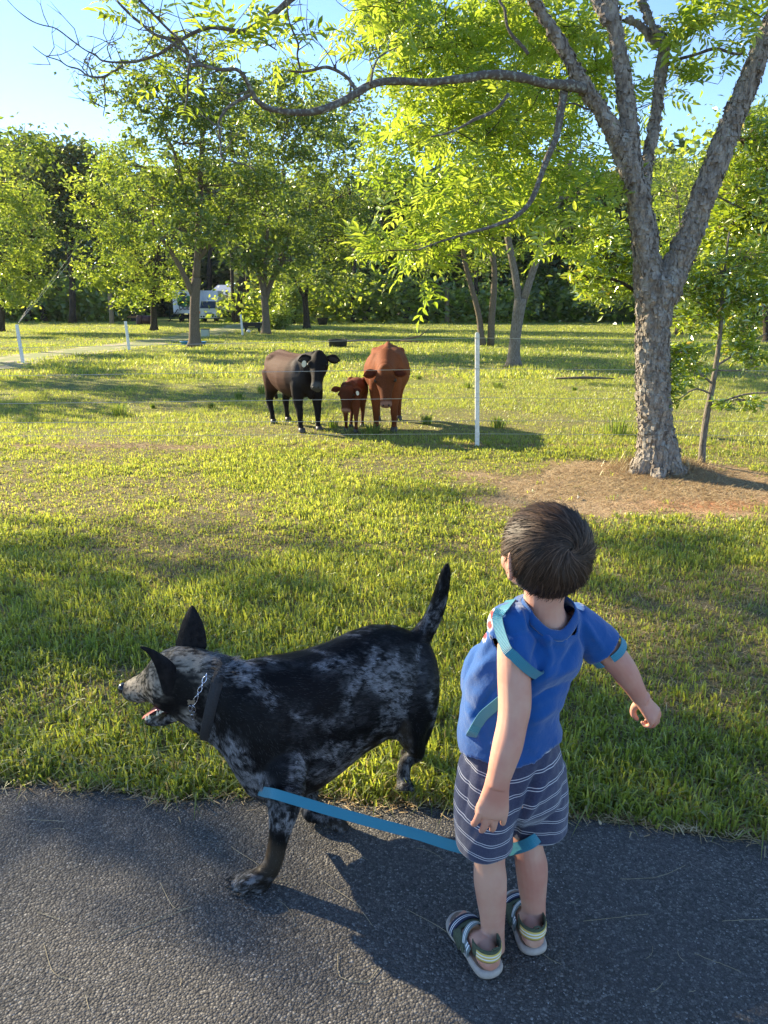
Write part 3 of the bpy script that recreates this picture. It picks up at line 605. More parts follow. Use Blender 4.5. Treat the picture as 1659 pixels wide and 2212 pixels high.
for (a, b_, rx, ry, Yc, dY, nt_) in regs:
    for k in range(nt_):
        th = rg.random()*6.28; rr = math.sqrt(rg.random()); yy = Yc+dY*(rg.random()*2-1); c = P(a+rx*rr*math.cos(th), b_+ry*rr*math.sin(th), yy)
        s_ = SK[(np.linalg.norm(SK[:, :3]-c, axis=1)+.0*SK[:, 3]).argmin()]; d = c-s_[:3]; L0 = np.linalg.norm(d)
        out_ = unit(d*(1, 1, .3)+rg.normal(0, .35, 3)); l = .28+.25*rg.random(); e = c+out_*l+(0, 0, -.06*rg.random())
        path = spl([s_[:3], (s_[:3]+c)/2+rg.normal(0, .05, 3)*L0+(0, 0, .07*L0), c, e], 9); tw.tube(path, np.linspace(min(.003+.004*L0, .008), .0015, 9), 4, False); SK = np.vstack([SK, np.c_[path[3:7], np.full(4, .004)]])
        nl = rg.integers(5, 9)
        for j in range(nl):
            s2 = .5+.5*(j+.5)/nl; pt = path[min(int(s2*8), 8)]; dv = unit(out_*.7+rg.normal(0, .75, 3)*(1, 1, .55)+(0, 0, .12)); LEAF.append((pt, dv, rg.integers(4), .75+.4*rg.random(), rg.normal(0, .5)))
tw.obj('twig', M_barkd, root, kind='stuff')
def frame(d, roll):
    x = Vector(d).normalized(); z = Vector((0, 0, 1)); y = z.cross(x); y = y.normalized() if y.length > .05 else Vector((0, 1, 0)); z = x.cross(y)
    M = Matrix((x, y, z)).transposed(); return M @ Matrix.Rotation(roll, 3, 'X')
vis = [i for i, l in enumerate(LEAF) if -10 < PX(l[0])[0][0][0] < 1670 and 10 < PX(l[0])[0][0][1]]
sel = set(rg.choice(vis, min(290, len(vis)), replace=False).tolist()); mb = MB(); vs = []
for i, (pt, d, k, s_, roll) in enumerate(LEAF):
    M = frame(d, roll)
    if i in sel:
        o = bpy.data.objects.new('leaf', LV[k]); sc.collection.objects.link(o); o.parent = root; o.matrix_local = Matrix.Translation(pt) @ M.to_4x4() @ Matrix.Scale(s_, 4)
    else:
        Vv, Ff, aa = LVd[k]; mb.add(Vv*s_ @ np.array(M).T+pt, Ff); vs.append(np.clip(aa+rg.normal(0, .15), 0, 1))
me = mb.mesh('leaves'); fattr(me, 'v', np.concatenate(vs)); link('leaves', me, LM_lime, root, kind='stuff')

# ---- other trees: skeleton from trunk positions, crowns as clumps in real volume
def at_base(px, py): return float(G(px, py)[1])
def pt(paths, py_base, px_base, dys=None, k=1.45, n=14):
    Y = at_base(px_base, py_base); r = []
    for i, p in enumerate(paths):
        q = px_path(p, Y, (dys[i] if dys else 0), n)
        if i == 0: q = flare(q)
        r.append(q)
    return Y, r
# forked grey tree behind the white post (lime crown)
Y7, ps = pt([[(1109, 792, 27), (1112, 740, 24), (1118, 690, 25), (1125, 645, 28)], [(1122, 655, 18), (1112, 590, 16), (1100, 530, 15), (1088, 460, 13), (1075, 400, 11), (1068, 330, 8)],
             [(1128, 655, 19), (1150, 590, 15), (1166, 545, 14), (1185, 490, 13), (1205, 440, 11), (1222, 400, 9), (1235, 330, 6)], [(1168, 540, 9), (1200, 505, 8), (1240, 490, 6), (1265, 492, 4)]], 792, 1109, [0, .3, -.4, -.6])
bl = [px_blob(*a, Y7+o_) for a, o_ in [((1020, 300, 130, 90), .5), ((1120, 220, 150, 110), 1), ((920, 400, 120, 70), 0), ((1000, 440, 130, 60), -.8), ((1200, 330, 110, 80), .5), ((900, 230, 120, 90), 1.), ((1100, 420, 90, 50), .6), ((1240, 430, 80, 50), -.5), ((980, 120, 120, 80), 1), ((850, 540, 60, 22), -1), ((1210, 160, 110, 90), .8), ((820, 330, 60, 50), .5), ((1150, 60, 130, 60), 1.2)]]
tree('pecan_tree', 'pale grey tree forking low, standing alone behind the white post', ps, bl, 340, 48, .16, .42, LM_lime, M_barkg, 101, ratio=.36)
# double trunk just left of it
Y8, ps = pt([[(1040, 746, 15), (1036, 690, 13), (1024, 640, 12), (1010, 590, 11), (1000, 540, 10), (992, 480, 8)], [(1060, 747, 16), (1062, 690, 15), (1066, 640, 14), (1068, 580, 12), (1060, 520, 10), (1072, 450, 7)]], 747, 1050, [.3, -.3])
bl = [px_blob(*a, Y8+o_) for a, o_ in [((980, 500, 90, 50), 0), ((1060, 470, 80, 60), 0), ((1000, 420, 100, 50), 1), ((930, 560, 60, 30), .5), ((1080, 560, 60, 30), 1)]]
tree('pecan_tree', 'twin stemmed dark tree left of the forked grey tree', ps, bl, 120, 45, .16, .5, LM_mid, M_bark, 102)
# left-centre big tree
Y1, ps = pt([[(421, 750, 26), (420, 700, 22), (421, 650, 21), (424, 600, 20)], [(423, 610, 17), (428, 540, 15), (430, 470, 14), (432, 400, 12), (436, 320, 10), (440, 240, 8), (438, 180, 5)],
             [(418, 640, 14), (396, 590, 12), (372, 548, 10), (352, 520, 8), (330, 480, 6)], [(428, 560, 11), (460, 520, 9), (490, 480, 8), (505, 430, 6)], [(426, 480, 10), (400, 420, 8), (380, 340, 7), (350, 270, 5)]], 750, 421, [0, .3, -.8, .6, -.3])
bl = [px_blob(*a, Y1+o_) for a, o_ in [((430, 190, 110, 60), 0), ((360, 230, 110, 55), -.5), ((520, 220, 80, 50), .5), ((400, 310, 120, 60), 0), ((300, 150, 50, 30), 0), ((250, 200, 60, 40), -.3), ((520, 330, 80, 60), .5), ((440, 400, 130, 60), 0),
      ((330, 420, 90, 60), -1), ((480, 480, 90, 50), .8), ((400, 500, 100, 40), -1.2), ((350, 110, 60, 35), 0), ((430, 120, 60, 35), .3), ((560, 420, 60, 70), 1)]]
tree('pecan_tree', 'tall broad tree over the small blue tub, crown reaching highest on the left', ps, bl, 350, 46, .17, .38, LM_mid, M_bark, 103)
# yellow-lit lower tree to its left
Y4, ps = pt([[(333, 714, 15), (332, 670, 13), (331, 630, 12), (334, 590, 10)], [(332, 610, 9), (300, 560, 8), (270, 500, 6), (250, 430, 5)], [(334, 600, 9), (345, 520, 8), (340, 430, 6), (330, 360, 4)]], 714, 333, [0, -.8, .3])
bl = [px_blob(*a, Y4+o_) for a, o_ in [((230, 340, 55, 35), -1), ((290, 360, 90, 50), 0), ((210, 430, 70, 50), -2), ((300, 460, 100, 60), -1), ((240, 520, 90, 50), -2.5), ((200, 580, 50, 35), -2), ((330, 560, 90, 40), 0), ((270, 610, 70, 28), -2), ((370, 430, 60, 60), 0), ((350, 620, 60, 25), 1), ((290, 650, 50, 14), -1)]]
tree('pecan_tree', 'low spreading yellow green tree with a short dark trunk by the brown barrels', ps, bl, 300, 46, .20, .5, LM_yel, M_barkd, 104)
# tree 2 and 3
Y2, ps = pt([[(575, 722, 18), (574, 680, 16), (571, 640, 15)], [(572, 645, 12), (562, 600, 11), (545, 560, 9), (530, 500, 7)], [(574, 645, 12), (590, 600, 11), (612, 560, 9), (625, 500, 7)], [(571, 640, 9), (574, 560, 8), (580, 470, 6)]], 722, 575, [0, -.8, .8, 0])
bl = [px_blob(*a, Y2+o_) for a, o_ in [((560, 290, 90, 55), 0), ((610, 370, 100, 60), 1), ((530, 400, 80, 60), -1), ((570, 470, 110, 60), 0), ((630, 490, 70, 60), 1), ((520, 530, 60, 50), -1), ((600, 560, 80, 35), 0), ((650, 280, 80, 60), 1), ((640, 200, 90, 60), 0), ((560, 225, 90, 50), 0)]]
tree('pecan_tree', 'tree with spreading fork beside the black cart, left of the hanging dark bough', ps, bl, 300, 46, .24, .6, LM_mid, M_bark, 105)
Y3, ps = pt([[(663, 710, 14), (661, 670, 13), (658, 640, 12)], [(658, 645, 9), (640, 610, 8), (622, 580, 6), (610, 540, 5)], [(660, 645, 10), (664, 600, 9), (674, 550, 7), (680, 480, 5)]], 710, 663, [0, -.8, .5])
bl = [px_blob(*a, Y3+o_) for a, o_ in [((700, 330, 90, 60), 0), ((740, 420, 90, 60), 1), ((660, 450, 80, 60), -1), ((700, 520, 90, 50), 0), ((640, 590, 60, 35), -2), ((700, 600, 70, 30), 0), ((740, 250, 90, 60), 1), ((760, 520, 60, 50), 1)]]
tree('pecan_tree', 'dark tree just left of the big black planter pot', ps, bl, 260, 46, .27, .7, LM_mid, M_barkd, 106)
# left edge tree
Y5, ps = pt([[(4, 716, 12), (5, 680, 11), (2, 640, 10), (8, 600, 8)], [(4, 640, 7), (-20, 590, 6), (-40, 520, 5)], [(5, 640, 7), (30, 580, 6), (50, 520, 4)]], 716, 4, [0, -.5, .5])
bl = [px_blob(*a, Y5+o_) for a, o_ in [((0, 330, 45, 35), 0), ((50, 430, 50, 35), 0), ((-10, 440, 60, 50), 0), ((60, 510, 55, 40), -1), ((0, 560, 80, 50), 0), ((70, 590, 50, 40), 0), ((20, 630, 60, 30), -1)]]
tree('pecan_tree', 'sunlit tree cut off by the left edge of the picture', ps, bl, 230, 42, .19, .6, LM_yel, M_barkd, 107)
# tall dark trees behind on the left
def simple(name, label, pxb, pyb, Y, w_, top, blobs, nc, per, ls, cr, LM, BM, seed, cat='tree', bend=0, group=None):
    b0 = P(pxb, pyb, Y); b0[2] = 0; pb = PX(b0)[0][0]; q = px_path([(pb[0], pb[1], w_), (pxb+bend*.3, (pb[1]*2+top)/3, w_*.85), (pxb+bend, top, w_*.5)], Y, 0, 12); q[:, 0] += 0
    return tree(name, label, [flare(q, 1.3, .6)], [px_blob(*a, Y+o_) for a, o_ in blobs], nc, per, ls, cr, LM, BM, seed, group, cat)
simple('pine_tree', 'tall straight dark trunked tree on the left behind the yard', 156, 686, 58, 15, 330, [((150, 350, 60, 40), 0), ((120, 400, 60, 50), 0), ((170, 420, 50, 50), 2), ((140, 480, 55, 35), -1), ((200, 370, 40, 40), 2)], 170, 45, .42, 1.1, LM_dark, M_barkd, 110)
simple('oak_tree', 'round dark tree standing behind at the upper left, by the edge', 60, 686, 64, 14, 380, [((50, 340, 60, 45), 0), ((20, 400, 60, 50), 0), ((90, 420, 60, 50), 0), ((50, 500, 60, 50), 0), ((90, 340, 40, 35), 2)], 190, 45, .42, 1.2, LM_dark, M_barkd, 111)
# right-hand side
Y11, ps = pt([[(1466, 722, 14), (1462, 660, 12), (1460, 600, 10), (1470, 540, 8)]], 722, 1466)
bl = [px_blob(*a, Y11+o_) for a, o_ in [((1500, 560, 80, 50), 0), ((1440, 600, 50, 40), 0), ((1500, 480, 90, 50), 1), ((1300, 620, 70, 40), 2), ((1460, 400, 60, 60), 2)]]
tree('pecan_tree', 'reddish trunk half hidden behind the near tree, right of it', ps, bl, 170, 42, .18, .6, LM_mid, M_bark, 112)
Y12, ps = pt([[(1659, 740, 18), (1655, 690, 15), (1652, 620, 14), (1660, 560, 12)]], 740, 1659)
bl = [px_blob(*a, Y12+o_) for a, o_ in [((1640, 500, 90, 60), 0), ((1600, 420, 90, 60), 1), ((1690, 560, 60, 40), 0), ((1600, 560, 60, 40), 0), ((1620, 300, 80, 60), 1)]]
tree('pecan_tree', 'dark trunk cut off by the right edge of the picture', ps, bl, 190, 42, .16, .5, LM_yel, M_barkd, 113)
Y10, ps = pt([[(1196, 692, 7), (1197, 650, 6), (1200, 610, 5)]], 692, 1196)
bl = [px_blob(*a, Y10+o_) for a, o_ in [((1200, 560, 70, 45), 0), ((1160, 600, 50, 30), 0), ((1250, 590, 50, 35), 0), ((1210, 480, 70, 40), 2)]]
tree('pecan_tree', 'small slim trunked tree before the grey tarps in the distance', ps, bl, 130, 42, .28, .9, LM_mid, M_barkd, 114)
Y9, ps = pt([[(938, 686, 14), (940, 650, 12), (950, 610, 10)], [(940, 655, 8), (925, 620, 7), (910, 590, 5)]], 686, 938)
bl = [px_blob(*a, Y9+o_) for a, o_ in [((930, 600, 40, 30), 0), ((960, 570, 50, 30), 0), ((900, 560, 50, 30), 0), ((940, 520, 60, 40), 2)]]
tree('pecan_tree', 'dark bushy tree with low fork left of the wooden post', ps, bl, 120, 42, .34, 1.0, LM_dark, M_barkd, 115)
# sunny bush crown hanging over the wooden post
# water oak sapling beside the near trunk, and the oak reaching in from the right
YS = float(G(1515, 1008)[1]); sap = [px_path([(1515, 1008, 17), (1518, 960, 15), (1526, 900, 14), (1538, 840, 12), (1548, 780, 11), (1556, 720, 9), (1560, 650, 7), (1566, 580, 5), (1575, 500, 3)], YS, 0, 22),
      px_path([(1530, 880, 6), (1580, 860, 5), (1620, 850, 4), (1659, 848, 3), (1700, 840, 2)], YS, -.2, 8), px_path([(1540, 830, 5), (1490, 790, 4), (1450, 780, 3), (1420, 775, 2)], YS, -.25, 8),
      px_path([(1546, 790, 6), (1580, 770, 5), (1620, 740, 4), (1655, 720, 3)], YS, .2, 8), px_path([(1534, 850, 4), (1500, 840, 4), (1460, 868, 3), (1430, 880, 2)], YS, -.1, 8), px_path([(1558, 690, 5), (1520, 660, 4), (1480, 640, 3)], YS, .1, 8), px_path([(1545, 800, 4), (1600, 800, 3), (1640, 790, 2)], YS, .1, 6)]
bl = [px_blob(*a, YS+o_, d_) for a, o_, d_ in [((1470, 755, 45, 18), -.2, .2), ((1450, 800, 30, 30), -.25, .15), ((1448, 850, 28, 22), -.25, .12), ((1490, 800, 30, 30), -.1, .15), ((1580, 740, 50, 24), .1, .2), ((1620, 770, 40, 24), .1, .2), ((1600, 700, 50, 30), .1, .2), ((1500, 690, 50, 30), 0, .25), ((1560, 650, 60, 35), 0, .25), ((1620, 640, 50, 35), 0, .2),
      ((1600, 870, 50, 16), -.1, .15), ((1560, 590, 60, 35), 0, .3), ((1500, 620, 40, 30), 0, .2), ((1620, 560, 50, 40), 0, .3)]]
tree('oak_sapling', 'thin leaning oak sapling with glossy leaves right of the near trunk', sap, bl, 560, 10, .062, .055, LM_oak, M_barkg, 120, cat='sapling', nseg=10, ratio=.38, twig=.0028, droop=-.15, limb=.25)
YO = YS+1.1; op = [px_path([(1900, 935, 40), (1880, 800, 36), (1850, 650, 32), (1820, 450, 26), (1780, 250, 18)], YO, 0, 16), px_path([(1850, 650, 14), (1760, 560, 10), (1680, 500, 7), (1600, 450, 5), (1540, 420, 3)], YO, -.3, 10),
      px_path([(1845, 600, 12), (1700, 420, 8), (1620, 330, 6), (1580, 270, 4)], YO, .2, 10)]
bl = [px_blob(*a, YO+o_, d_) for a, o_, d_ in [((1620, 300, 60, 60), 0, .5), ((1590, 400, 60, 60), 0, .5), ((1640, 460, 60, 60), -.2, .5), ((1570, 500, 60, 50), 0, .4), ((1620, 560, 60, 50), -.2, .4), ((1650, 380, 40, 80), .3, .5), ((1700, 500, 80, 100), .2, .6), ((1720, 300, 80, 100), .2, .6), ((1640, 620, 50, 40), 0, .4)]]
tree('oak_tree', 'glossy leaved oak reaching in from the right edge above the sapling', op, bl, 720, 15, .075, .11, LM_oak, M_bark, 121, nseg=10, ratio=.38, twig=.004, droop=-.1, limb=.25)
op = [px_path([(1290, 716, 12), (1292, 660, 11), (1300, 600, 9), (1310, 520, 7)], at_base(1290, 716), 0, 10)]
Yx = at_base(1290, 716)-8
Yx = 8.6; op = [px_path([(1412, 938, 20), (1410, 850, 18), (1408, 740, 16), (1400, 640, 13), (1380, 560, 9), (1360, 480, 6)], Yx, 0, 12), px_path([(1405, 660, 10), (1360, 620, 8), (1310, 600, 6), (1260, 600, 4)], Yx, -.3, 8)]
bl = [px_blob(*a, Yx+o_) for a, o_ in [((1310, 555, 60, 40), 0), ((1270, 600, 40, 28), -.3), ((1360, 590, 35, 45), 0), ((1300, 500, 60, 40), .3), ((1245, 550, 28, 16), -.3), ((1310, 635, 50, 15), 0), ((1440, 560, 30, 30), .3), ((1470, 640, 40, 30), .2)]]
tree('oak_tree', 'sunlit oak with yellow tipped boughs just left of the near fork', op, bl, 230, 14, .085, .12, LM_oak, M_barkd, 122, ratio=.36, twig=.004, droop=-.1, limb=.25)
# ---- off to the left, outside the view: the trees whose shade falls over the verge
def world_tree(label, x, y, h, blobs, nc, per, seed, ls=.16, cr=.4, LM=LM_mid, r=.17):
    q = spl(np.array([(x, y, 0, r), (x+.1, y, h*.35, r*.8), (x-.1, y+.1, h*.7, r*.5), (x, y, h*.95, r*.2)]), 12)
    tree('pecan_tree', label, [flare(q)], [(np.array((x+a, y+b_, c)), np.array(rr)) for a, b_, c, rr in blobs], nc, per, ls, cr, LM, M_bark, seed)
# shade trees are set along the line from the ground spot towards the sun
def sunpos(gx_, gy_, z): t_ = z/SUNV[2]; return np.array((gx_+SUNV[0]*t_, gy_+SUNV[1]*t_, z))
def shade_tree(label, x, y, spots, seed, nc=70, per=45, r=.17, LM=LM_mid, cr=.35, ls=.17):
    bl = []
    for gx_, gy_, z, rr in spots: bl.append((sunpos(gx_, gy_, z), np.array(rr)))
    top = max(s[2] for s in spots); q = spl(np.array([(x, y, 0, r), (x+.1, y, top*.35, r*.8), (x-.1, y+.1, top*.7, r*.5), (x, y, top*.95, r*.2)]), 12)
    tree('pecan_tree', label, [flare(q)], bl, nc, per, ls, cr, LM, M_bark, seed)
def gs(px, py, z, rr): g_ = G(px, py); return (g_[0], g_[1], z, rr)
s0 = sunpos(0, 3.2, 6.)
shade_tree('orchard tree left of the view, shading the verge', s0[0]-3, s0[1]-3.5, [gs(330, 1155, 6.3, (1.2, .12, .25)), gs(760, 1185, 6.4, (.9, .12, .2)), gs(180, 1235, 6.0, (.9, .18, .3)), gs(560, 1250, 6.1, (.6, .15, .25)), gs(960, 1078, 6.6, (.45, .2, .2)), gs(1480, 1190, 6.9, (.7, .22, .3)), gs(1600, 1330, 6.5, (.5, .2, .3)), gs(1400, 1420, 6.3, (.4, .16, .25)),
    gs(150, 1400, 5.6, (.7, .22, .3)), gs(520, 1500, 5.6, (.6, .18, .3)), gs(800, 1330, 5.8, (.6, .14, .25)), gs(80, 1560, 5.3, (.4, .14, .25)), gs(330, 1380, 5.7, (.8, .3, .4)), gs(1500, 1550, 6.2, (.6, .25, .3)), gs(1350, 1600, 6., (.35, .12, .25)), gs(1560, 1280, 6.6, (.8, .3, .35)), gs(1580, 1760, 5.8, (.5, .25, .3)), gs(1480, 1950, 5.6, (.45, .2, .3)), gs(1620, 1900, 5.7, (.45, .2, .3))], 201, 150, 26, cr=.17, ls=.12)
s1 = sunpos(-.6, 1.9, 4.6)
shade_tree('slender orchard tree left of the view, shading the road edge', s1[0]-.2, s1[1], [gs(330, 1800, 4.4, (.35, .06, .12)), gs(620, 1820, 4.6, (.25, .05, .10)), gs(480, 2020, 4.5, (.2, .04, .1)), gs(1380, 1620, 5.2, (.3, .1, .2))], 202, 16, 22, r=.06, cr=.13, ls=.10)
for k, (lab, bx_, by_, spots_) in enumerate((('orchard tree off to the left shading the paddock', 200, 845, [(150, 832, 5.6), (420, 845, 6.2), (60, 880, 5.0), (520, 870, 6.6), (300, 810, 6.8)]),
        ('orchard tree beyond the left edge shading the paddock behind the cattle', 300, 775, [(300, 772, 5.5), (560, 782, 6.2), (120, 790, 5.0), (700, 770, 6.8), (480, 762, 7.)]),
        ('orchard tree beyond the left edge shading the gravel track', 100, 735, [(60, 730, 6.), (240, 728, 6.8), (400, 738, 7.5)]))):
    g_ = G(bx_, by_); sp_ = sunpos(g_[0], g_[1], 6.); shade_tree(lab, sp_[0], sp_[1], [gs(a, b_, z_, (1.5, .8, .7)) for a, b_, z_ in spots_], 210+k, 90, 34, cr=.5, ls=.24)
# ---- woodland closing the view
def woodland(name, x0, x1, Y, dY, h0, h1, n, ls, LM, seed, zlo=0):
    rr = np.random.default_rng(seed); k = 44; x = rr.uniform(x0, x1, n); y = Y+rr.uniform(-dY, dY, n)
    top = h0+(h1-h0)*fbm(np.stack([x, 0*x, 0*x], 1), .09, 3, seed); z = zlo+(top-zlo)*rr.random(n)**.8
    C = np.repeat(np.stack([x, y, z], 1), k, 0)+rr.normal(0, 1, (n*k, 3))*(1.1, 1.1, .8); C[:, 2] = np.maximum(C[:, 2], .1)
    V = leaf_shapes(C, ls, rr, .2, .6); v = np.clip(np.repeat(rr.random(n), k)*.6+rr.random(n*k)*.4, 0, 1)
    mb = MB()
    for i in range(int((x1-x0)/3.5)):
        xx = rr.uniform(x0, x1); yy = Y-dY*rr.random(); r_ = .14+.2*rr.random(); mb.tube([(xx, yy, -.2), (xx+rr.normal(0, .3), yy, 5), (xx+rr.normal(0, .6), yy, 11)], [r_, r_*.8, r_*.5], 6)
    Vt = np.concatenate(mb.v); nl = len(V); me = mesh_np(name, np.concatenate([V, Vt]), np.concatenate([np.arange(nl), np.concatenate([np.array(f) for f in mb.f if len(f) == 4])+nl]), np.arange(0, nl+4*sum(len(f) == 4 for f in mb.f), 4))
    fattr(me, 'v', np.concatenate([np.repeat(v, 4), np.zeros(len(Vt))])); me.materials.append(LM); me.materials.append(M_barkd)
    mi = np.zeros(len(me.polygons), np.int32); mi[nl//4:] = 1; me.polygons.foreach_set('material_index', mi); link(name, me, None, kind='stuff')
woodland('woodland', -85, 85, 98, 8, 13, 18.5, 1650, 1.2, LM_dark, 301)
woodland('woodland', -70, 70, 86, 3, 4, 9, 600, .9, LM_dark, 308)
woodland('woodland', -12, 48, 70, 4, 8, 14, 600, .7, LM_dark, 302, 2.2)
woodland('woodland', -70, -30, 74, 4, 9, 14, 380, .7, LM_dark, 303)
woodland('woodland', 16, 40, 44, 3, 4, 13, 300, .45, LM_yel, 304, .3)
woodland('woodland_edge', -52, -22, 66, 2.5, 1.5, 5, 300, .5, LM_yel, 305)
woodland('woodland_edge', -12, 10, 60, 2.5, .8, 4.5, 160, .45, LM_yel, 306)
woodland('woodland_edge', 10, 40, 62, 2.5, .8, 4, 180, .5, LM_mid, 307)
def bush(label, px, py, rx, ry, seed, LM=LM_yel, n=40, ls=.2, cr=.4):
    g = G(px, py); c = g.copy(); m_ = mpp(g); c[2] = ry*m_; rr = np.random.default_rng(seed); CL = ell_clumps(c, (rx*m_, rx*m_*.8, ry*m_), n, rr, .3); CL[:, 2] = np.maximum(CL[:, 2], .1)
    root = thing('bush', label, 'bush', tuple(g)); mb = MB()
    for q in CL[::2]: mb.tube([(rr.normal(0, .1), rr.normal(0, .1), -.05), (q-g)*(.4, .4, .6), q-g], [.03, .02, .008], 4, False)
    C = np.repeat(CL, 45, 0)+rr.normal(0, cr, (n*45, 3))*(.6, .6, .45)-g; C[:, 2] = np.maximum(C[:, 2], .02); V = leaf_shapes(C, ls, rr, .1, .5)
    mb.obj('stem', M_barkd, root); me = mesh_np('foliage', *quads(V, len(C))); fattr(me, 'v', np.repeat(np.clip(np.repeat(rr.random(n), 45)*.5+.5*rr.random(n*45), 0, 1), 4)); link('foliage', me, LM, root, kind='stuff')
bush('bright round bush behind the tree next to the black cart', 600, 712, 30, 22, 401)
bush('sunlit yellow green bush left of the dark pine trunk', 112, 690, 32, 22, 402)
bush('sunlit yellow green bush just right of the dark pine trunk', 180, 688, 24, 28, 403)
bush('pale leafy bush behind the big black planter pot', 712, 694, 30, 22, 404, LM_mid)
bush('low bush beside the metal fence stakes right of the planter pot', 745, 690, 20, 12, 405, LM_mid)
bush('tangled pale vine bush between the two middle orchard trees', 632, 700, 28, 44, 406, LM_yel, 60)
bush('scrubby bush in front of the far fence gap', 820, 684, 34, 12, 407, LM_mid)
# ================================================================ FENCE
M_white = pmat('white_plastic', (.80, .80, .78), (.62, .61, .57), 30, rough=.45, spec=.4)
M_steel = pmat('wire_steel', (.62, .62, .60), rough=.35, metal=.6)
M_wood = pmat('weathered_wood', (.30, .23, .15), (.16, .12, .08), 30, rough=.9, stretch=(4, 4, .6))
YF = float(fence_a[1])
def rod(name, label, base, top, r, m, n=8, cat='fence post', group=None, parent=None, sq=False):
    mb = MB(); base = np.array(base, float); top = np.array(top, float)
    if sq:
        a = (top-base); rs = [np.array([(x, y, 0) for x, y in ((-r, -r*.8), (r, -r*.8), (r, r*.8), (-r, r*.8))])+a*s for s in (0, .985)]
        rs.append(np.array([(x*.6, y*.6, 0) for x, y in ((-r, -r*.8), (r, -r*.8), (r, r*.8), (-r, r*.8))])+a)
        mb.rings(rs)
    else: mb.tube([(0, 0, 0), top-base], [r, r*.95], n)
    o = mb.obj(name, m, parent, label=label, cat=cat, group=group); o.location = base; return o
# main strand fence: a white post, five strands
post = rod('fence_post', 'square white plastic fence post standing in the sun near the red cow', (*G(1031, 966)[:2], -.05), P(1031, 718, YF), .021, M_white, sq=True)
bx = MB()
for yy in (730, 796, 859, 909, 937):
    p = P(1031, yy, YF-.024)-np.array(post.location); bx.box(p, (.05, .012, .012))
bx.obj('wire_clip', M_white, post, kind='stuff')
fence = thing('wire_fence', 'five thin shiny wire strands strung across in front of the cattle', 'wire fence', (0, YF, 0))
for a_, b_, c_ in ((868, 859, 862), (909, 909, 905), (938, 937, 938), (808, 796, 800), (748, 730, 737)):
    zl, zm, zr = [P(x_, y_, YF-.03)[2] for x_, y_ in ((0, a_), (1031, b_), (1659, c_))]
    xm = P(1031, 800, YF)[0]; pts = []
    for s_ in np.linspace(0, 1, 16): pts.append((-12+(xm+12)*s_, -.03, zl+(zm-zl)*np.clip((s_*(xm+12)-12+3.9)/(xm+3.9), -2, 1)-.02*math.sin(s_*math.pi)))
    for s_ in np.linspace(.1, 1, 10): pts.append((xm+(12-xm)*s_, -.03, zm+(zr-zm)*s_*2-.02*math.sin(s_*math.pi)))
    MB().tube(np.array(pts), .0022, 5).obj('wire', M_steel, fence)
# posts of the far cross fence
for (bx_, by_, tx_, ty_, lab) in ((50, 786, 36, 701, 'leaning white fence post at far left before the gravel track'), (279, 756, 271, 694, 'leaning white fence post between the track and the low tree'), (524, 724, 520, 679, 'pale thin fence post left of the black cart')):
    g = G(bx_, by_); rod('fence_post', lab, g, P(tx_, ty_, g[1]), .045 if bx_ < 100 else .05, M_white, 8)
for i, (x_, yb, yt, lab) in enumerate(((718, 694, 664, 'metal stake just right of the black planter pot'), (741, 692, 658, 'taller metal stake second right of the planter pot'), (765, 688, 664, 'metal stake left of the dark culvert end'),
                         (951, 676, 655, 'distant pale stake left of the wooden post'), (1165, 676, 652, 'distant pale stake before the brush pile right of the grey tree'), (795, 672, 655, 'distant pale stake left of centre'), (822, 672, 653, 'distant stake by the fence gap'))):
    g = G(x_, max(yb, 682)); rod('metal_stake', lab, g, P(x_-1, yt, g[1]), .055, M_white if i > 2 else M_steel, 6, 'stake')
g = G(966, 698); rod('wooden_post', 'squat reddish wooden post standing in the sun in the middle distance', g, P(966, 620, g[1]), .17, M_wood, 9, 'post')
g = G(242, 700); rod('wooden_post', 'thick grey wooden post in the yard left of the small tracked machine', g, P(237, 634, g[1]), .17, M_wood, 9, 'post')
g = G(1247, 690); rod('white_pipe', 'pair of leaning white pipe lengths against the far brush', g, P(1236, 658, g[1]), .05, M_white, 6, 'pipe')
# guy wires at the left
g1_ = P(38, 700, 20.); mb = MB()
for tx, ty, yy in ((160, 556, 34), (215, 470, 60), (70, 650, 24)): mb.tube([g1_, P(tx, ty, yy)], [.006, .009], 4)
mb.tube([P(130, 600, 60), P(215, 575, 60)], .03, 4); mb.tube([P(160, 560, 60), P(230, 595, 60)], .025, 4); 
mb.obj('power_line', pmat('cable', (.45, .38, .25), rough=.5), label='thin sunlit cables running up left from the leaning white post', cat='cable')

# ================================================================ FAR OBJECTS
M_tw = pmat('truck_white', (.78, .79, .82), (.70, .71, .74), 2, rough=.35, spec=.5); M_cream = pmat('cab_cream', (.74, .71, .58), rough=.3, spec=.5)
M_glass = pmat('dark_glass', (.02, .028, .03), rough=.06, spec=.8); M_blk = pmat('black_rubber', (.02, .02, .021), (.035, .033, .03), 30, rough=.8)
M_blue = pmat('blue_plastic', (.04, .25, .55), rough=.4); M_grn = pmat('logo_green', (.03, .20, .06), rough=.6); M_orange = pmat('orange_lens', (.8, .25, .04), rough=.3)
M_lamp = pmat('headlight_glass', (.75, .77, .8), rough=.1, spec=.8); M_grey = pmat('grey_metal', (.32, .33, .35), rough=.5, metal=.3)
g = G(450, 691); YT_ = 62.; S_ = F/ (YT_*cp+1.45*sp); mp = 1/S_
def fx(px): return P(px, 680, YT_)[0]
def fz(py): return P(400, py, YT_)[2]
ox, oz = fx(410), 0
tk = thing('box_truck', 'white box truck with a green logo and a cream cab parked behind the left tree', 'truck', (ox, YT_, 0))
yaw = R(38)     # box runs back to the right behind the cab
def Bx(name, c, size, m, parent, bev=None, **k): return MB().box(c, size).obj(name, m, parent, **k)
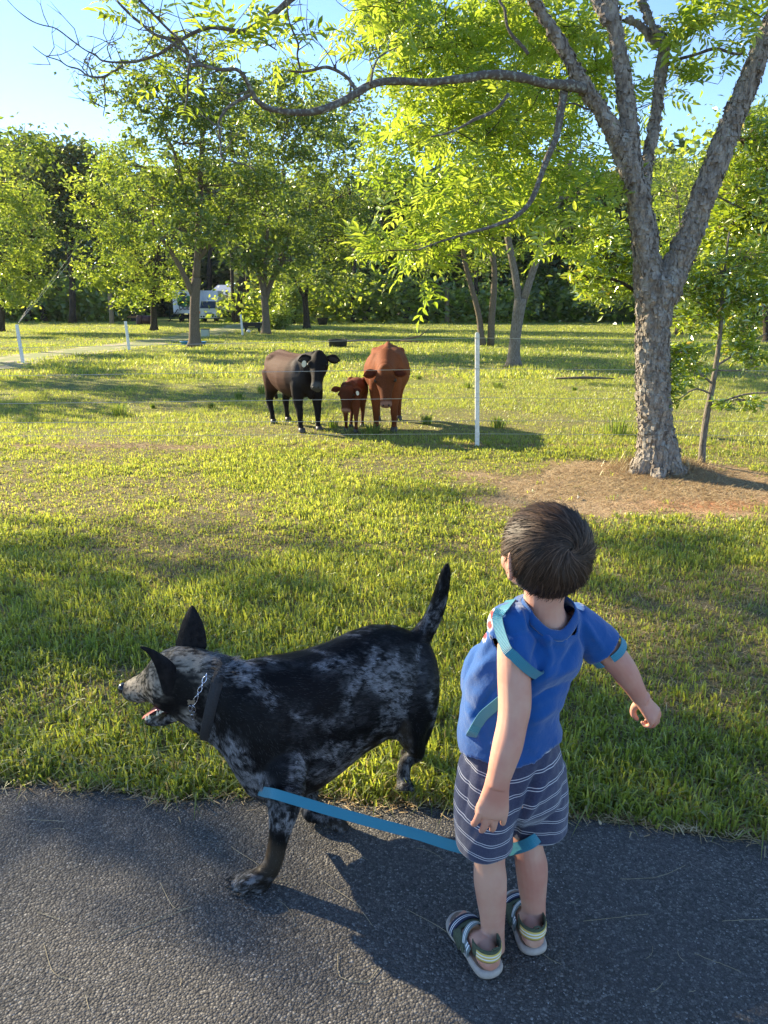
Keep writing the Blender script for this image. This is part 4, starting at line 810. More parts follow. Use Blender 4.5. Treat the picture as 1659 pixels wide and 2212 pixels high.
# side of the box faces the camera (x 373..428), nose of the cab faces right/front
zt, zb = fz(628), fz(677); h = zt-zb
bodyo = Bx('cargo_box', ((fx(402)-ox), 1.6, zb+h/2), (fx(432)-fx(374), 2.6, h), M_tw, tk)
Bx('box_front', ((fx(468)-ox)-1.0, 2.6, zb+h*.62), (fx(476)-fx(429), 2.2, h*.80), M_tw, tk)
Bx('roof_trim', ((fx(402)-ox), 1.6, zt+.02), (fx(432)-fx(374)+.06, 2.66, .06), M_white, tk)
cx0, cx1 = fx(430)-ox, fx(472)-ox; cw = cx1-cx0; zc0, zc1 = fz(686), fz(648)
cab = MB(); ch = zc1-zc0
rs = []
for (zz, y0, in_) in ((0, .0, 0), (.30, -.02, 0), (.50, .0, .0), (.95, .28, .10), (1.0, .5, .14)):
    z = zc0+ch*zz; rs.append(np.array([(cx0+in_, y0, z), (cx1-in_, y0, z), (cx1-in_, 1.6, z), (cx0+in_, 1.6, z)]))
cab.rings(rs); cab.obj('cab', M_cream, tk)
ws = MB(); e = .03
z0_, z1_ = zc0+ch*.53, zc0+ch*.93
ws.add([(cx0+.10, .02-e, z0_), (cx1-.10, .02-e, z0_), (cx1-.18, .27-e, z1_), (cx0+.18, .27-e, z1_), (cx0+.10, .06, z0_), (cx1-.10, .06, z0_), (cx1-.18, .30, z1_), (cx0+.18, .30, z1_)], [(0, 1, 2, 3), (7, 6, 5, 4), (0, 4, 5, 1), (1, 5, 6, 2), (2, 6, 7, 3), (3, 7, 4, 0)])
w_ = ws.obj('windscreen', M_glass, tk); 
for s_ in (.36, .66): MB().tube([(cx0+cw*s_, -.03, z0_), (cx0+cw*(s_-.14), .03, z0_+.22)], .015, 4).obj('wiper', M_blk, w_)
Bx('bumper', ((cx0+cx1)/2, -.10, zc0+ch*.06), (cw+.05, .22, ch*.17), M_cream, tk)
Bx('grille', ((cx0+cx1)/2, -.04, zc0+ch*.24), (cw*.34, .08, ch*.11), M_grey, tk)
for s_ in (.12, .88):
    hl = Bx('headlight', (cx0+cw*s_+(.12 if s_ < .5 else -.12), -.05, zc0+ch*.25), (cw*.17, .08, ch*.10), M_lamp, tk)
for s_ in (.14, .27, .73, .86): MB().ball((cx0+cw*s_, -.22, zc0+ch*.06), (.07, .03, .07)).obj('fog_light', M_blk, tk)
Bx('turn_signal', (cx0+.06, -.05, zc0+ch*.30), (.10, .1, ch*.14), M_orange, tk)
for s_ in (.1, .9):
    MB().tube([(cx0+cw*s_+(-.16 if s_ < .5 else .16), .3, zc0+ch*.9), (cx0+cw*s_+(-.16 if s_ < .5 else .16), .3, zc0+ch*.55)], .05, 6).obj('mirror', M_cream if s_ > .5 else M_blk, tk)
for x_, y_ in ((cx0+.3, .5), (cx1-.3, .5), (fx(385)-ox, 1.0), (fx(405)-ox, 1.0)):
    wh = MB().tube([(x_-.14, y_, .36), (x_+.14, y_, .36)], .36, 16).obj('wheel', M_blk, tk)
Bx('chassis', ((fx(425)-ox), 1.4, zb-.25), (fx(470)-fx(378), 1.4, .25), M_blk, tk)
st = MB()
for k in range(6): st.box((fx(366+k*4.2)-ox, .1-.05*k, .12+.16*k), (.22, .8, .04))
st.tube([(fx(364)-ox, -.1, 0), (fx(386)-ox, -.1, 1.0)], .03, 4); st.tube([(fx(368)-ox, -.3, .3), (fx(371)-ox, -.3, 1.35), (fx(382)-ox, -.1, 1.7)], .025, 4)
st.obj('ramp', M_blk, tk)
# logo: oval landscape, dark tree heads and the lettering below, printed on the side
lg = MB(); yl = .29
def disc(mb, c, rx, rz, n=18, y=yl, th=.01):
    a = np.arange(n)*2*math.pi/n; q = np.stack([c[0]+rx*np.cos(a), np.full(n, y), c[1]+rz*np.sin(a)], 1); mb.rings([q, q-(0, th, 0)][::-1])
lx, lz = fx(399)-ox, fz(648); disc(lg, (lx, lz-.30), .62, .26); disc(lg, (lx-.35, lz+.02), .26, .42); disc(lg, (lx+.3, lz), .22, .35)
lg.obj('logo', M_grn, bodyo)
lg = MB(); disc(lg, (lx-.08, lz+.42), .30, .16, y=yl-.012); disc(lg, (lx, lz+.05), .2, .22, y=yl-.012); lg.obj('logo_dark', pmat('logo_brown', (.08, .09, .07)), bodyo)
tc_ = bpy.data.curves.new('lettering', 'FONT'); tc_.body = 'OLIE GRI'; tc_.size = .50; tc_.align_x = 'LEFT'; tc_.extrude = .01; tc_.offset = .015
to = bpy.data.objects.new('t', tc_); sc.collection.objects.link(to); bpy.context.view_layer.update()
tm = bpy.data.meshes.new_from_object(to.evaluated_get(bpy.context.evaluated_depsgraph_get())); bpy.data.objects.remove(to); tm.name = 'lettering'
tmo = link('lettering', tm, pmat('lettering_brown', (.12, .10, .11)), bodyo); tmo.location = (fx(385.5)-ox, yl-.02, fz(668.5)); tmo.rotation_euler = (math.pi/2, 0, 0); tmo.scale = (.82, 1, 1)
# shed behind the truck
sh = thing('shed', 'small tan shed with a white door and pale metal roof behind the truck', 'shed', (fx(490)-ox+ox, YT_+8, 0)); 
kk = (YT_+8)*cp/F; 
def sx_(px): return P(px, 660, YT_+8)[0]-sh.location.x
def sz_(py): return P(490, py, YT_+8)[2]
M_tan = pmat('tan_siding', (.40, .33, .22), (.34, .28, .19), 4, rough=.8)
wl = MB(); wl.box(((sx_(484)+sx_(508))/2, 2, sz_(668)/2+sz_(641)/2), (sx_(508)-sx_(484), 4, sz_(638)-sz_(675))); wl.box((sx_(468), 2.2, (sz_(672)+sz_(641))/2), (sx_(484)-sx_(452)-.02, 3.6, sz_(641)-sz_(675))); wo = wl.obj('wall', M_tan, sh)
for k in range(6): MB().box(((sx_(486)+sx_(507))/2, -.02, sz_(672-k*5)), (sx_(507)-sx_(486), .03, .03)).obj('siding_board', M_tan, wo)
MB().box((sx_(471), .38, (sz_(672)+sz_(645))/2), (.9, .05, sz_(645)-sz_(674))).obj('door', M_tw, sh)
MB().box((sx_(483.5), -.03, (sz_(672)+sz_(641))/2), (.14, .1, sz_(641)-sz_(674))).obj('corner_trim', M_white, sh)
rf = MB(); a0_, a1_ = sx_(450), sx_(510); zr_ = sz_(638); rf.rings([np.array([(a0_, -.25, zr_), (a1_, -.25, zr_), (a1_-.5, 2.2, zr_+.85), (a0_+.5, 2.2, zr_+.85)]), np.array([(a0_, -.25, zr_+.08), (a1_, -.25, zr_+.08), (a1_-.5, 2.2, zr_+.95), (a0_+.5, 2.2, zr_+.95)])]); rf.obj('roof', pmat('roof_tin', (.55, .58, .64), rough=.35, metal=.4), sh)
# small things in the paddock
def cup(mb, r0, r1, h_, n=20, sx=1, sy=1, wall=.9, z0=0):
    a = np.arange(n)*2*math.pi/n; c = lambda r, z: np.stack([np.cos(a)*r*sx, np.sin(a)*r*sy, np.full(n, z0+z)], 1)
    mb.rings([c(r0, 0), c(r1, h_*.93), c(r1*1.06, h_*.94), c(r1*1.06, h_), c(r1*wall, h_), c(r0*wall, h_*.25)])
def potlike(name, label, cat, px, py, wpx, hpx, m, ratio=.8, n=20, sy=1, **k):
    g = G(px, py); m_ = mpp(g); mb = MB(); cup(mb, wpx/2*m_*ratio, wpx/2*m_, hpx*m_, n, 1, sy); o = mb.obj(name, m, None, True, label=label, cat=cat); o.location = g; return o
potlike('planter_pot', 'big black tapered planter pot by the dark tree', 'pot', 697, 702, 24, 15, M_blk, .72)
potlike('water_trough', 'round black rubber water trough behind the cows', 'trough', 730, 748, 40, 15, M_blk, .97)
# trough bands
tb_ = potlike('blue_tub', 'bright blue low plastic tub at the foot of the big left tree', 'tub', 418, 745, 56, 7, M_blue, .9, 24, .5)
bn_ = thing('trash_bin', 'pale green plastic bin with a dark lid right of the big left tree', 'bin', tuple(G(444, 728))); m_ = mpp(np.array(bn_.location))
MB().box((0, 0, 8*m_), (15*m_, 13*m_, 16*m_), taper=1.1).obj('bin_body', pmat('sage_plastic', (.42, .45, .36), rough=.5), bn_); MB().box((0, 0, 17*m_), (18*m_, 15*m_, 1.6*m_)).obj('lid', M_blk, bn_)
ct = thing('garden_cart', 'black dump cart with two wheels beside the leaning pale post', 'cart', tuple(G(546, 718))); m_ = mpp(np.array(ct.location))
cb = MB(); cb.box((0, 0, 15*m_), (34*m_, 18*m_, 11*m_), taper=1.22); cb.obj('tub', M_blk, ct); 
for s_ in (-1, 1): MB().tube([(s_*14*m_-2*m_, 0, 5*m_), (s_*14*m_+2*m_, 0, 5*m_)], 5.2*m_, 14).obj('wheel', M_blk, ct)
MB().tube([(-12*m_, 0, 5*m_), (12*m_, 0, 5*m_)], .8*m_, 6).obj('axle', M_grey, ct); MB().box((0, -10.5*m_, 12*m_), (14*m_, .5*m_, 1.2*m_)).obj('badge', pmat('yellow_badge', (.5, .42, .1)), ct)
MB().tube([(0, -6*m_, 5*m_), (-10*m_, -18*m_, 3*m_)], .7*m_, 6).obj('drawbar', M_grey, ct)
bk = thing('bucket', 'white bucket between the black cart and the tree trunk', 'bucket', tuple(G(564, 716))); m_ = mpp(np.array(bk.location)); mb = MB(); cup(mb, 5.5*m_, 7*m_, 19*m_); mb.obj('bucket_body', pmat('grey_white_plastic', (.50, .53, .55)), bk, True)
MB().tube([np.array((math.cos(a)*7*m_, -2*m_, 17*m_+math.sin(a)*2*m_-3*m_)) for a in np.linspace(math.pi, 2*math.pi, 7)], .3*m_, 4).obj('handle', M_steel, bk)
jug = MB(); g = G(537, 719); m_ = mpp(g); jug.ball((0, 0, 3.2*m_), (5*m_, 4*m_, 3.4*m_)); jug.tube([(0, 0, 6*m_), (0, 0, 7.6*m_)], 1.2*m_, 8); o = jug.obj('jug', M_white, None, True, label='white plastic jug lying under the black cart', cat='jug'); o.location = g
for px, py, wp, hp, lab, yaw_ in ((773, 688, 17, 16, 'dark open culvert pipe end lying left of the small grey mound', .3), (858, 687, 20, 12, 'low grey half buried pipe in the far grass', 1.4)):
    g = G(px, py+2); m_ = mpp(g); n = 16; a = np.linspace(0, math.pi*2, n, endpoint=False); r_ = hp*m_*.55; d_ = np.array((math.sin(yaw_), math.cos(yaw_), 0)); s_ = np.array((d_[1], -d_[0], 0)); mb = MB()
    ring = lambda r, t_: np.array([g*0+s_*math.cos(q)*r*wp/hp+np.array((0, 0, 1))*math.sin(q)*r+d_*t_ for q in a]); mb.rings([ring(r_*.8, 1.5), ring(r_*.8, 0), ring(r_, 0), ring(r_, 2.0)], True)
    o = mb.obj('culvert_pipe', pmat('concrete_pipe', (.13, .12, .11), (.07, .065, .06), 8, rough=.9), None, True, label=lab, cat='pipe'); o.location = (g[0], g[1], r_*.85)
M_brn = pmat('brown_paint', (.11, .045, .035), (.07, .035, .03), 8, rough=.6)
br = thing('barrel', 'brown barrel on its side next to the low tree trunk', 'barrel', tuple(G(318, 700))); m_ = mpp(np.array(br.location)); mb = MB()
mb.tube([(-8*m_, 0, 9*m_), (-4*m_, 0, 9*m_), (4*m_, 0, 9*m_), (8*m_, 0, 9*m_)], [8.3*m_, 9*m_, 9*m_, 8.3*m_], 20); mb.obj('drum', M_brn, br, True)
for s_ in (-8.2, 8.2): MB().tube([(s_*m_-.4*m_, 0, 9*m_), (s_*m_+.4*m_, 0, 9*m_)], 9*m_, 20).obj('rim', M_brn, br, True)
br2 = thing('barrel', 'brown barrel standing upright between the tracked machine and the lying barrel', 'barrel', tuple(G(303, 700))); mb = MB(); mb.tube([(0, 0, 0), (0, 0, 3*m_), (0, 0, 14*m_), (0, 0, 19*m_)], [6.5*m_, 7.2*m_, 7.2*m_, 5*m_], 18); mb.obj('drum', M_brn, br2, True)
MB().tube([(-7*m_, -2*m_, 0), (-6*m_, -2*m_, 14*m_)], 1.2*m_, 8).obj('pipe', pmat('pink_pipe', (.5, .3, .22)), br2)
sk = thing('loader', 'small tracked loader with a roll cage left of the brown barrels', 'loader', tuple(G(287, 694))); m_ = mpp(np.array(sk.location))
mb = MB()
for s_ in (-1, 1): mb.rings([np.array([(-9*m_, s_*5*m_+y_, 1*m_), (9*m_, s_*5*m_+y_, 0), (11*m_, s_*5*m_+y_, 4*m_), (8*m_, s_*5*m_+y_, 7*m_), (-9*m_, s_*5*m_+y_, 7*m_), (-11*m_, s_*5*m_+y_, 4*m_)]) for y_ in (-2*m_, 2*m_)])
mb.obj('track', M_blk, sk); MB().box((0, 0, 9*m_), (18*m_, 8*m_, 4*m_)).obj('body', pmat('loader_orange', (.28, .14, .05), rough=.5), sk)
cg = MB()
for x_ in (-7, 6):
    for y_ in (-3.5, 3.5): cg.tube([(x_*m_, y_*m_, 10*m_), ((x_*.6)*m_, y_*m_, 21*m_)], .6*m_, 5)
for y_ in (-3.5, 3.5): cg.tube([(-4.2*m_, y_*m_, 21*m_), (3.6*m_, y_*m_, 21*m_)], .6*m_, 5)
cg.obj('roll_cage', M_blk, sk); MB().box((1*m_, 0, 14*m_), (8*m_, 6*m_, 8*m_), taper=.8).obj('seat', M_blk, sk); MB().tube([(8*m_, 0, 8*m_), (14*m_, 0, 14*m_), (20*m_, 0, 9*m_), (22*m_, 0, 2*m_)], [1.2*m_]*4, 6).obj('boom', M_blk, sk)
# brush pile, tarps, green container, log, in the distance on the right
rr = np.random.default_rng(9); mb = MB(); g = G(1060, 682)
for k in range(420):
    c = np.array((rr.normal(0, 3.6), rr.normal(0, 1.6), 0)); c[2] = abs(rr.normal(0, .9))*math.exp(-(c[0]/5)**2); d = unit(rr.normal(0, 1, 3)*(1, .7, .35)); l = .5+1.6*rr.random(); mb.tube([c-d*l/2, c+rr.normal(0, .1, 3), c+d*l/2], [.05, .04, .02], 4, False)
o = mb.obj('brush_pile', M_barkg, label='long heap of cut grey branches under the dark trees behind the forked tree', cat='brush pile'); o.location = g
def tarp(label, px, py, w_, h_, m, name='tarp_heap', cat='tarp'):
    g = G(px, py); m_ = mpp(g); n = 18; a = np.arange(n)*2*math.pi/n; rr = np.random.default_rng(px); rs = []
    for z, s_ in ((0, 1), (.4, .98), (.75, .85), (1, .55)): rs.append(np.stack([np.cos(a)*w_/2*m_*s_*(1+.08*rr.normal(size=n)), np.sin(a)*w_/3*m_*s_, np.full(n, z*h_*m_)*(1+.08*rr.normal(size=n))], 1))
    o = MB().rings(rs).obj(name, m, None, True, label=label, cat=cat); o.location = g; return o
M_tarp = pmat('grey_tarp', (.16, .15, .17), (.10, .095, .11), 2, rough=.6, bump=.6, bscale=3, bdist=.2)
tarp('grey covered heap left of the small slim tree in the distance', 1182, 684, 30, 28, M_tarp); tarp('grey covered heap right of the small slim tree in the distance', 1222, 684, 22, 28, M_tarp)
cn = thing('container', 'dark green steel container under the trees in the distance', 'container', tuple(G(1312, 683))); m_ = mpp(np.array(cn.location)); M_cg = pmat('container_green', (.03, .09, .055), rough=.6)
MB().box((0, 2, 12*m_), (52*m_, 4, 24*m_)).obj('container_body', M_cg, cn)
for k in range(10): MB().box(((-23+5.1*k)*m_, -.06, 12*m_), (1.8*m_, .1, 23*m_)).obj('rib', M_cg, cn)
dsh = thing('shed', 'dark low shed in the shade beneath the trees behind the planter pot', 'shed', tuple(G(620+110, 680)+(0, 12, 0))); m_ = mpp(np.array(dsh.location))
MB().box((0, 0, 17*m_), (90*m_, 4, 34*m_)).obj('wall', pmat('dark_boards', (.05, .055, .06), rough=.9), dsh); MB().box((0, 0, 35.5*m_), (98*m_, 5, 3*m_)).obj('roof', M_barkd, dsh)
lg_ = MB(); g = G(830, 1)*0+G(1250, 800); lg_.tube([(-.55, 0, .04), (0, .05, .05), (.6, .1, .03)], [.02, .03, .012], 7); o = lg_.obj('fallen_branch', M_bark, None, True, label='fallen branch lying in the grass right of the forked grey tree', cat='branch'); o.location = G(1262+0, 822)
lg_ = MB(); lg_.tube([(-2.6, 0, .05), (-1.3, .1, .12), (0, .05, .1), (.8, .2, .25), (1.2, .3, .55)], [.03, .05, .05, .03, .01], 6); lg_.tube([(0, .05, .1), (.9, -.1, .06), (1.9, 0, .04)], [.03, .02, .01], 5); o = lg_.obj('fallen_branch', M_bark, None, True, label='long fallen limb in the shade behind the round black trough', cat='branch'); o.location = G(860, 742)
# picnic table hint and dark trailer at right edge
tl = thing('trailer', 'dark flat trailer with a white drawbar in the far right background', 'trailer', tuple(G(1590, 684))); m_ = mpp(np.array(tl.location))
MB().box((0, 0, 11*m_), (60*m_, 2, 3*m_)).obj('deck', M_barkd, tl); MB().tube([(-60*m_, 0, 13*m_), (-25*m_, 0, 12*m_)], .9*m_, 6).obj('drawbar', M_white, tl)
for s_ in (-10, 2, 14): MB().tube([(s_*m_, -1.1, 5*m_), (s_*m_, -.8, 5*m_)], 5*m_, 14).obj('wheel', M_blk, tl)

# ================================================================ CATTLE
def coatmat(name, rough=.75, bump=.5):
    m, t, o = nmat(name); b = N_(t, 'ShaderNodeBsdfPrincipled', i_Roughness=rough); b.inputs['Specular IOR Level'].default_value = .12
    a = N_(t, 'ShaderNodeAttribute', attribute_name='coat').outputs['Color']; c = mixc(t, ramp(t, noise(t, 90, 5, .7), [(.3, 0.), (.7, .5)]), a, (0, 0, 0))
    t.links.new(c, b.inputs['Base Color']); bn = N_(t, 'ShaderNodeBump', i_Strength=bump, i_Distance=.004); t.links.new(noise(t, 140, 5, .7), bn.inputs['Height']); t.links.new(bn.outputs[0], b.inputs['Normal'])
    t.links.new(b.outputs[0], o.inputs[0]); return m
M_coat = coatmat('hide')
M_eye = pmat('eye', (.012, .009, .008), rough=.3, spec=.4); M_hoof = pmat('hoof', (.06, .05, .045), rough=.5); M_tagw = pmat('tag_white', (.75, .70, .55), rough=.5)
def ering(c, u, v, ru, rv, n=20, top=1, bot=1):
    a = np.arange(n)*2*math.pi/n; cu, sv = np.cos(a), np.sin(a)
    return np.asarray(c)+np.outer(cu*ru, u)+np.outer(np.where(sv > 0, sv*rv*top, sv*rv*bot), v)
def cow(label, origin, rz, s, kind, poll, muzz, headroll=0, headyaw=0, legs=None, fat=1., tagside=None):
    root = thing('cow' if kind != 'calf' else 'calf', label, 'cow' if kind != 'calf' else 'calf', tuple(origin), rz)
    y, z = np.array((0, 1., 0)), np.array((0, 0, 1.)); mb = MB(); w_ = (1 if kind != 'calf' else .74)*fat
    mb.rings([ering((x, 0, zc), y, z, ry*w_, rzz, 22, 1, .98) for x, zc, rzz, ry in ((-.66, .80, .06, .06), (-.64, .80, .13, .13), (-.56, .79, .19, .215), (-.42, .745, .235, .255), (-.25, .70, .27, .28), (0, .675, .29, .295), (.2, .685, .28, .27), (.34, .70, .26, .225), (.46, .715, .215, .17), (.54, .73, .16, .12))] if kind != 'calf' else
             [ering((x, 0, zc), y, z, ry*w_, rzz, 22) for x, zc, rzz, ry in ((-.50, .78, .10, .12), (-.44, .78, .16, .19), (-.25, .75, .19, .22), (0, .74, .20, .23), (.2, .75, .20, .21), (.34, .77, .19, .18), (.42, .78, .14, .13))])
    if kind != 'calf': mb.tube([(-.60, 0, .955), (-.42, 0, .985), (-.2, 0, .965), (.1, 0, .955), (.34, 0, .955)], [.03, .035, .03, .03, .04], 8)
    # hip bones and shoulders
    for sd in (-1, 1):
        mb.ball((-.42, sd*.16*w_, .90), (.12, .06, .045)); mb.ball((.32, sd*.12*w_, .76), (.13, .09, .17)); mb.ball((-.5, sd*.12*w_, .70), (.15, .10, .2))
    poll = np.array(poll, float); muzz = np.array(muzz, float)
    nk = spl([(.32, 0, .78), (.48, 0, (.80+poll[2])/2-.02), tuple(poll*np.array((1, 1, 1))-(.02, 0, .03))], 6); T = unit(np.gradient(nk, axis=0))
    cal = .82 if kind == 'calf' else 1
    mb.rings([ering(nk[i], y, unit(np.cross(y, -T[i])), r_*w_*cal, r2*cal, 20) for i, (r_, r2) in enumerate(((.17, .21), (.155, .20), (.14, .18), (.125, .155), (.112, .13), (.105, .115)))])
    if kind != 'calf': mb.ball((.44, 0, .56), (.09, .05, .15))
    # head
    hd = muzz-poll; Lh = np.linalg.norm(hd); a = unit(hd); Ry = Matrix.Rotation(headyaw, 3, 'Z'); yy = np.array(Ry @ Vector((0, 1, 0))); yy = unit(yy-a*np.dot(a, yy)); up = unit(np.cross(a, yy)); 
    hs = Lh/.44; hw = 1.18 if kind == 'calf' else 1
    sect = ((-.05, .05, .05), (.0, .095, .09), (.12, .112, .105), (.28, .118, .11), (.45, .10, .10), (.62, .074, .085), (.80, .066, .075), (.92, .074, .070), (1.0, .070, .058), (1.03, .045, .035))
    mb.rings([ering(poll+a*Lh*t_+up*(-.02 if t_ < .5 else -.01)*hs, yy, up, r1*hs*hw, r2*hs*hw, 18) for t_, r1, r2 in sect])
    mb.rings([ering(poll+a*Lh*t_-up*.075*hs, yy, up, r1*hs, .045*hs, 14) for t_, r1 in ((.25, .05), (.4, .07), (.7, .045), (.93, .05), (.99, .03))])
    if kind != 'calf': mb.ball(poll+up*.03, (.07, .07, .06))
    for sd in (-1, 1):     # brow ridges
        mb.ball(poll+a*Lh*.30+yy*sd*.095*hs*hw+up*.045*hs, .033*hs)
    LG = legs or [(.36, .13, 0), (.36, -.13, 0), (-.50, .14, 0), (-.46, -.14, 0)]; hoofs = []
    th = 1 if kind != 'calf' else .9
    for i, (lx_, ly_, st_) in enumerate(LG):
        ly_ *= w_
        if i < 2: path = [(lx_-.02, ly_*.9, .62), (lx_, ly_, .48), (lx_+.01, ly_, .33), (lx_+.015+st_*.5, ly_, .27), (lx_+st_*.8, ly_, .12), (lx_+st_, ly_, .055), (lx_+st_+.03, ly_, .0)]; rad = [.10, .085, .054, .05, .034, .040, .046]
        else: path = [(lx_+.02, ly_*.8, .72), (lx_+.05, ly_, .55), (lx_-.02, ly_, .42), (lx_-.085, ly_, .31), (lx_-.05+st_, ly_, .16), (lx_-.03+st_, ly_, .055), (lx_+st_, ly_, 0)]; rad = [.16, .125, .075, .052, .036, .040, .046]
        mb.tube(spl(path, 14), np.interp(np.linspace(0, 1, 14), np.linspace(0, 1, 7), np.array(rad)*th), 12); hoofs.append(path[-1])
    if kind != 'calf': mb.tube([(-.62, 0, .93), (-.69, 0, .85), (-.71, .02, .5), (-.70, .03, .3)], [.04, .032, .02, .03], 8)
    else: mb.tube([(-.46, 0, .86), (-.55, .02, .82), (-.64, .1, .66), (-.66, .14, .58)], [.03, .02, .016, .022], 8)
    me = fuse(mb, 'body', .014, 12); V = getv(me); n1 = fbm(V, 5, 4, 3)
    ax_d = np.linalg.norm((V-poll)-a*np.sum((V-poll)*a, 1)[:, None], axis=1); hd_m = sst(np.sum((V-poll)*a, 1), -.12, .0)*sst(-ax_d, -.21, -.15)*(np.sum((V-poll)*a, 1) < Lh*1.15)
    if kind == 'black':
        base = np.array((.018, .014, .013)); body = np.array((.095, .042, .027)); f = sst(-V[:, 0]+.25*(n1-.5), -.42, -.12)*sst(V[:, 2], .42, .54); c = base+(body-base)*f[:, None]
        g_ = sst(n1, .5, .8)*sst(V[:, 0], .25, .35)*sst(.62, .3, .62); c = c+np.array((.05, .05, .055))*(np.exp(-((V[:, 0]-.36)/.10)**2)*sst(V[:, 2], .55, .75)*.8)[:, None]
        mz = sst(np.sum((V-poll)*a, 1)/Lh, .82, .92)*hd_m; c = c+(np.array((.10, .10, .10))-c)*(mz*.8)[:, None]
    else:
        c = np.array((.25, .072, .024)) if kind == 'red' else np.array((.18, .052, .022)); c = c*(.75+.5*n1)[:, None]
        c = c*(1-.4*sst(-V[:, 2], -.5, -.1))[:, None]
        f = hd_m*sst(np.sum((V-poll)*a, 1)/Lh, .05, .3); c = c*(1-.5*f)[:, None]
        mz = sst(np.sum((V-poll)*a, 1)/Lh, .86, .95)*hd_m; c = c+(np.array((.36, .19, .14))-c)*(mz*.9)[:, None]
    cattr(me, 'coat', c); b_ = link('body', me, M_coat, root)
    for hx, hy, hz in hoofs:
        rs = [ering((hx+.01*(1-t_), hy, z_), np.array((1, 0, 0.)), y, r_, r_*.92, 12) for t_, z_, r_ in ((0, -.03, .053), (.5, .03, .05), (1, .062, .042))]; MB().rings(rs).obj('hoof', M_hoof, root, True)
    # ears
    for sd in (-1, 1):
        e0_ = poll+a*Lh*.08+yy*sd*.085*hs*hw+up*.01; d = unit(yy*sd+np.array((0, 0, -.12))+a*.08); L_ = .17*hs*(1.05 if kind == 'calf' else 1); hz_ = unit(a*np.array((1, 1, 0.))); nrm = unit(hz_+a*.35); wv_ = np.cross(d, nrm)
        rs = []
        for t_, w2 in ((0, .022), (.15, .034), (.4, .056), (.65, .058), (.85, .036), (1., .008)): rs.append(ering(e0_+d*L_*t_+nrm*(-.012*math.sin(t_*3)), wv_, nrm, w2*hs, .008 if t_ < 1 else .003, 12))
        eo = MB().rings(rs); em = eo.mesh('ear', True); cattr(em, 'coat', np.tile(np.array((.018, .014, .013)) if kind == 'black' else np.array((.20, .05, .02)), (len(em.vertices), 1))); e_ob = link('ear', em, M_coat, root)
        ii_ = MB().rings([ering(e0_+d*L_*t_+nrm*.010, wv_, nrm, w2*hs*.66, .003, 10) for t_, w2 in ((.15, .01), (.35, .045), (.65, .045), (.88, .015))]); im = ii_.mesh('ear_inside', True); cattr(im, 'coat', np.tile(np.array((.05, .04, .038)) if kind == 'black' else np.array((.10, .025, .015)), (len(im.vertices), 1))); link('ear_inside', im, M_coat, e_ob)
        if tagside == sd: MB().rings([ering(e0_+d*L_*.55+nrm*.022+np.array((0, 0, -.045))*hs+q*nrm*.004, wv_*0+unit(d), np.array((0, 0, 1.)), .030*hs, .040*hs, 10) for q in (0, 1)]).obj('ear_tag', M_tagw, root)
        MB().ball(poll+a*Lh*.33+yy*sd*.108*hs*hw+up*.036*hs, .024*hs).obj('eye', M_eye, root, True)
        MB().ball(poll+a*Lh*.99+yy*sd*.030*hs+up*.026*hs, np.array((.014, .014, .014))*hs).obj('nostril', M_eye, root, True)
    root.scale = (s, s, s); return root
cow('black and brown heifer standing left with its head turned to the camera', (-1.06, 8.98, 0), R(-58), .90, 'black', (.62, .05, .98), (.83, -.11, .60), 0, R(-38), [(.38, .13, .02), (.34, -.14, .06), (-.52, .14, -.02), (-.50, -.14, .04)], fat=.93, tagside=-1)
cow('red brown cow facing the camera with its head lowered, right of the calf', (.035, 9.06, 0), R(-92), .98, 'red', (.72, .0, .76), (.90, .02, .37), 0, R(0), [(.40, .10, 0), (.37, -.12, -.02), (-.5, .14, 0), (-.46, -.14, 0)], fat=.98)
cow('small red calf with a white ear tag between the two big animals', (-.36, 8.84, 0), R(-98), .63, 'calf', (.50, -.03, .85), (.64, -.03, .42), 0, R(2), [(.30, .12, .02), (.27, -.12, -.04), (-.34, .12, 0), (-.30, -.12, .06)], fat=1.15, tagside=1)
# ================================================================ DOG
dog = thing('dog', 'black and grey mottled dog with pricked ears walking left at the road edge', 'dog', (-.12, 1.78, 0))
DO = np.array((-.12, 1.78, 0)); ZY = np.array((0, 1., 0)); UZ = np.array((0, 0, 1.))
TH = math.tan(R(27))
def sect(top, bot, Y, hd, n=26, sq=1.):
    A_, B_ = P(top[0], top[1], Y), P(bot[0], bot[1], Y); c = (A_+B_)/2; h_ = A_-B_; L_ = np.linalg.norm(h_)/2
    a = math.sqrt(max(L_**2-(hd*TH)**2*.75, (L_*.55)**2)); return ering(c, ZY, unit(h_), hd, a, n)
mb = MB()
tor = [((926, 1400), (936, 1475), 2.045, .035), ((914, 1380), (940, 1530), 2.04, .075), ((890, 1364), (922, 1572), 2.03, .105), ((850, 1349), (880, 1590), 2.01, .125), ((800, 1348), (838, 1592), 1.975, .135), ((750, 1364), (790, 1622), 1.935, .14),
       ((700, 1388), (742, 1662), 1.89, .148), ((655, 1403), (690, 1700), 1.85, .15), ((610, 1412), (642, 1716), 1.81, .145), ((565, 1418), (596, 1732), 1.775, .13), ((530, 1426), (545, 1712), 1.75, .112), ((503, 1437), (505, 1655), 1.74, .09), ((487, 1450), (478, 1610), 1.735, .072)]
mb.rings([sect(*s_) for s_ in tor])
nk = [((520, 1424), (500, 1640), 1.745, .09), ((492, 1424), (462, 1606), 1.745, .074), ((468, 1414), (428, 1582), 1.75, .064), ((446, 1404), (398, 1562), 1.76, .060), ((424, 1398), (374, 1548), 1.775, .060)]
mb.rings([sect(*s_) for s_ in nk])
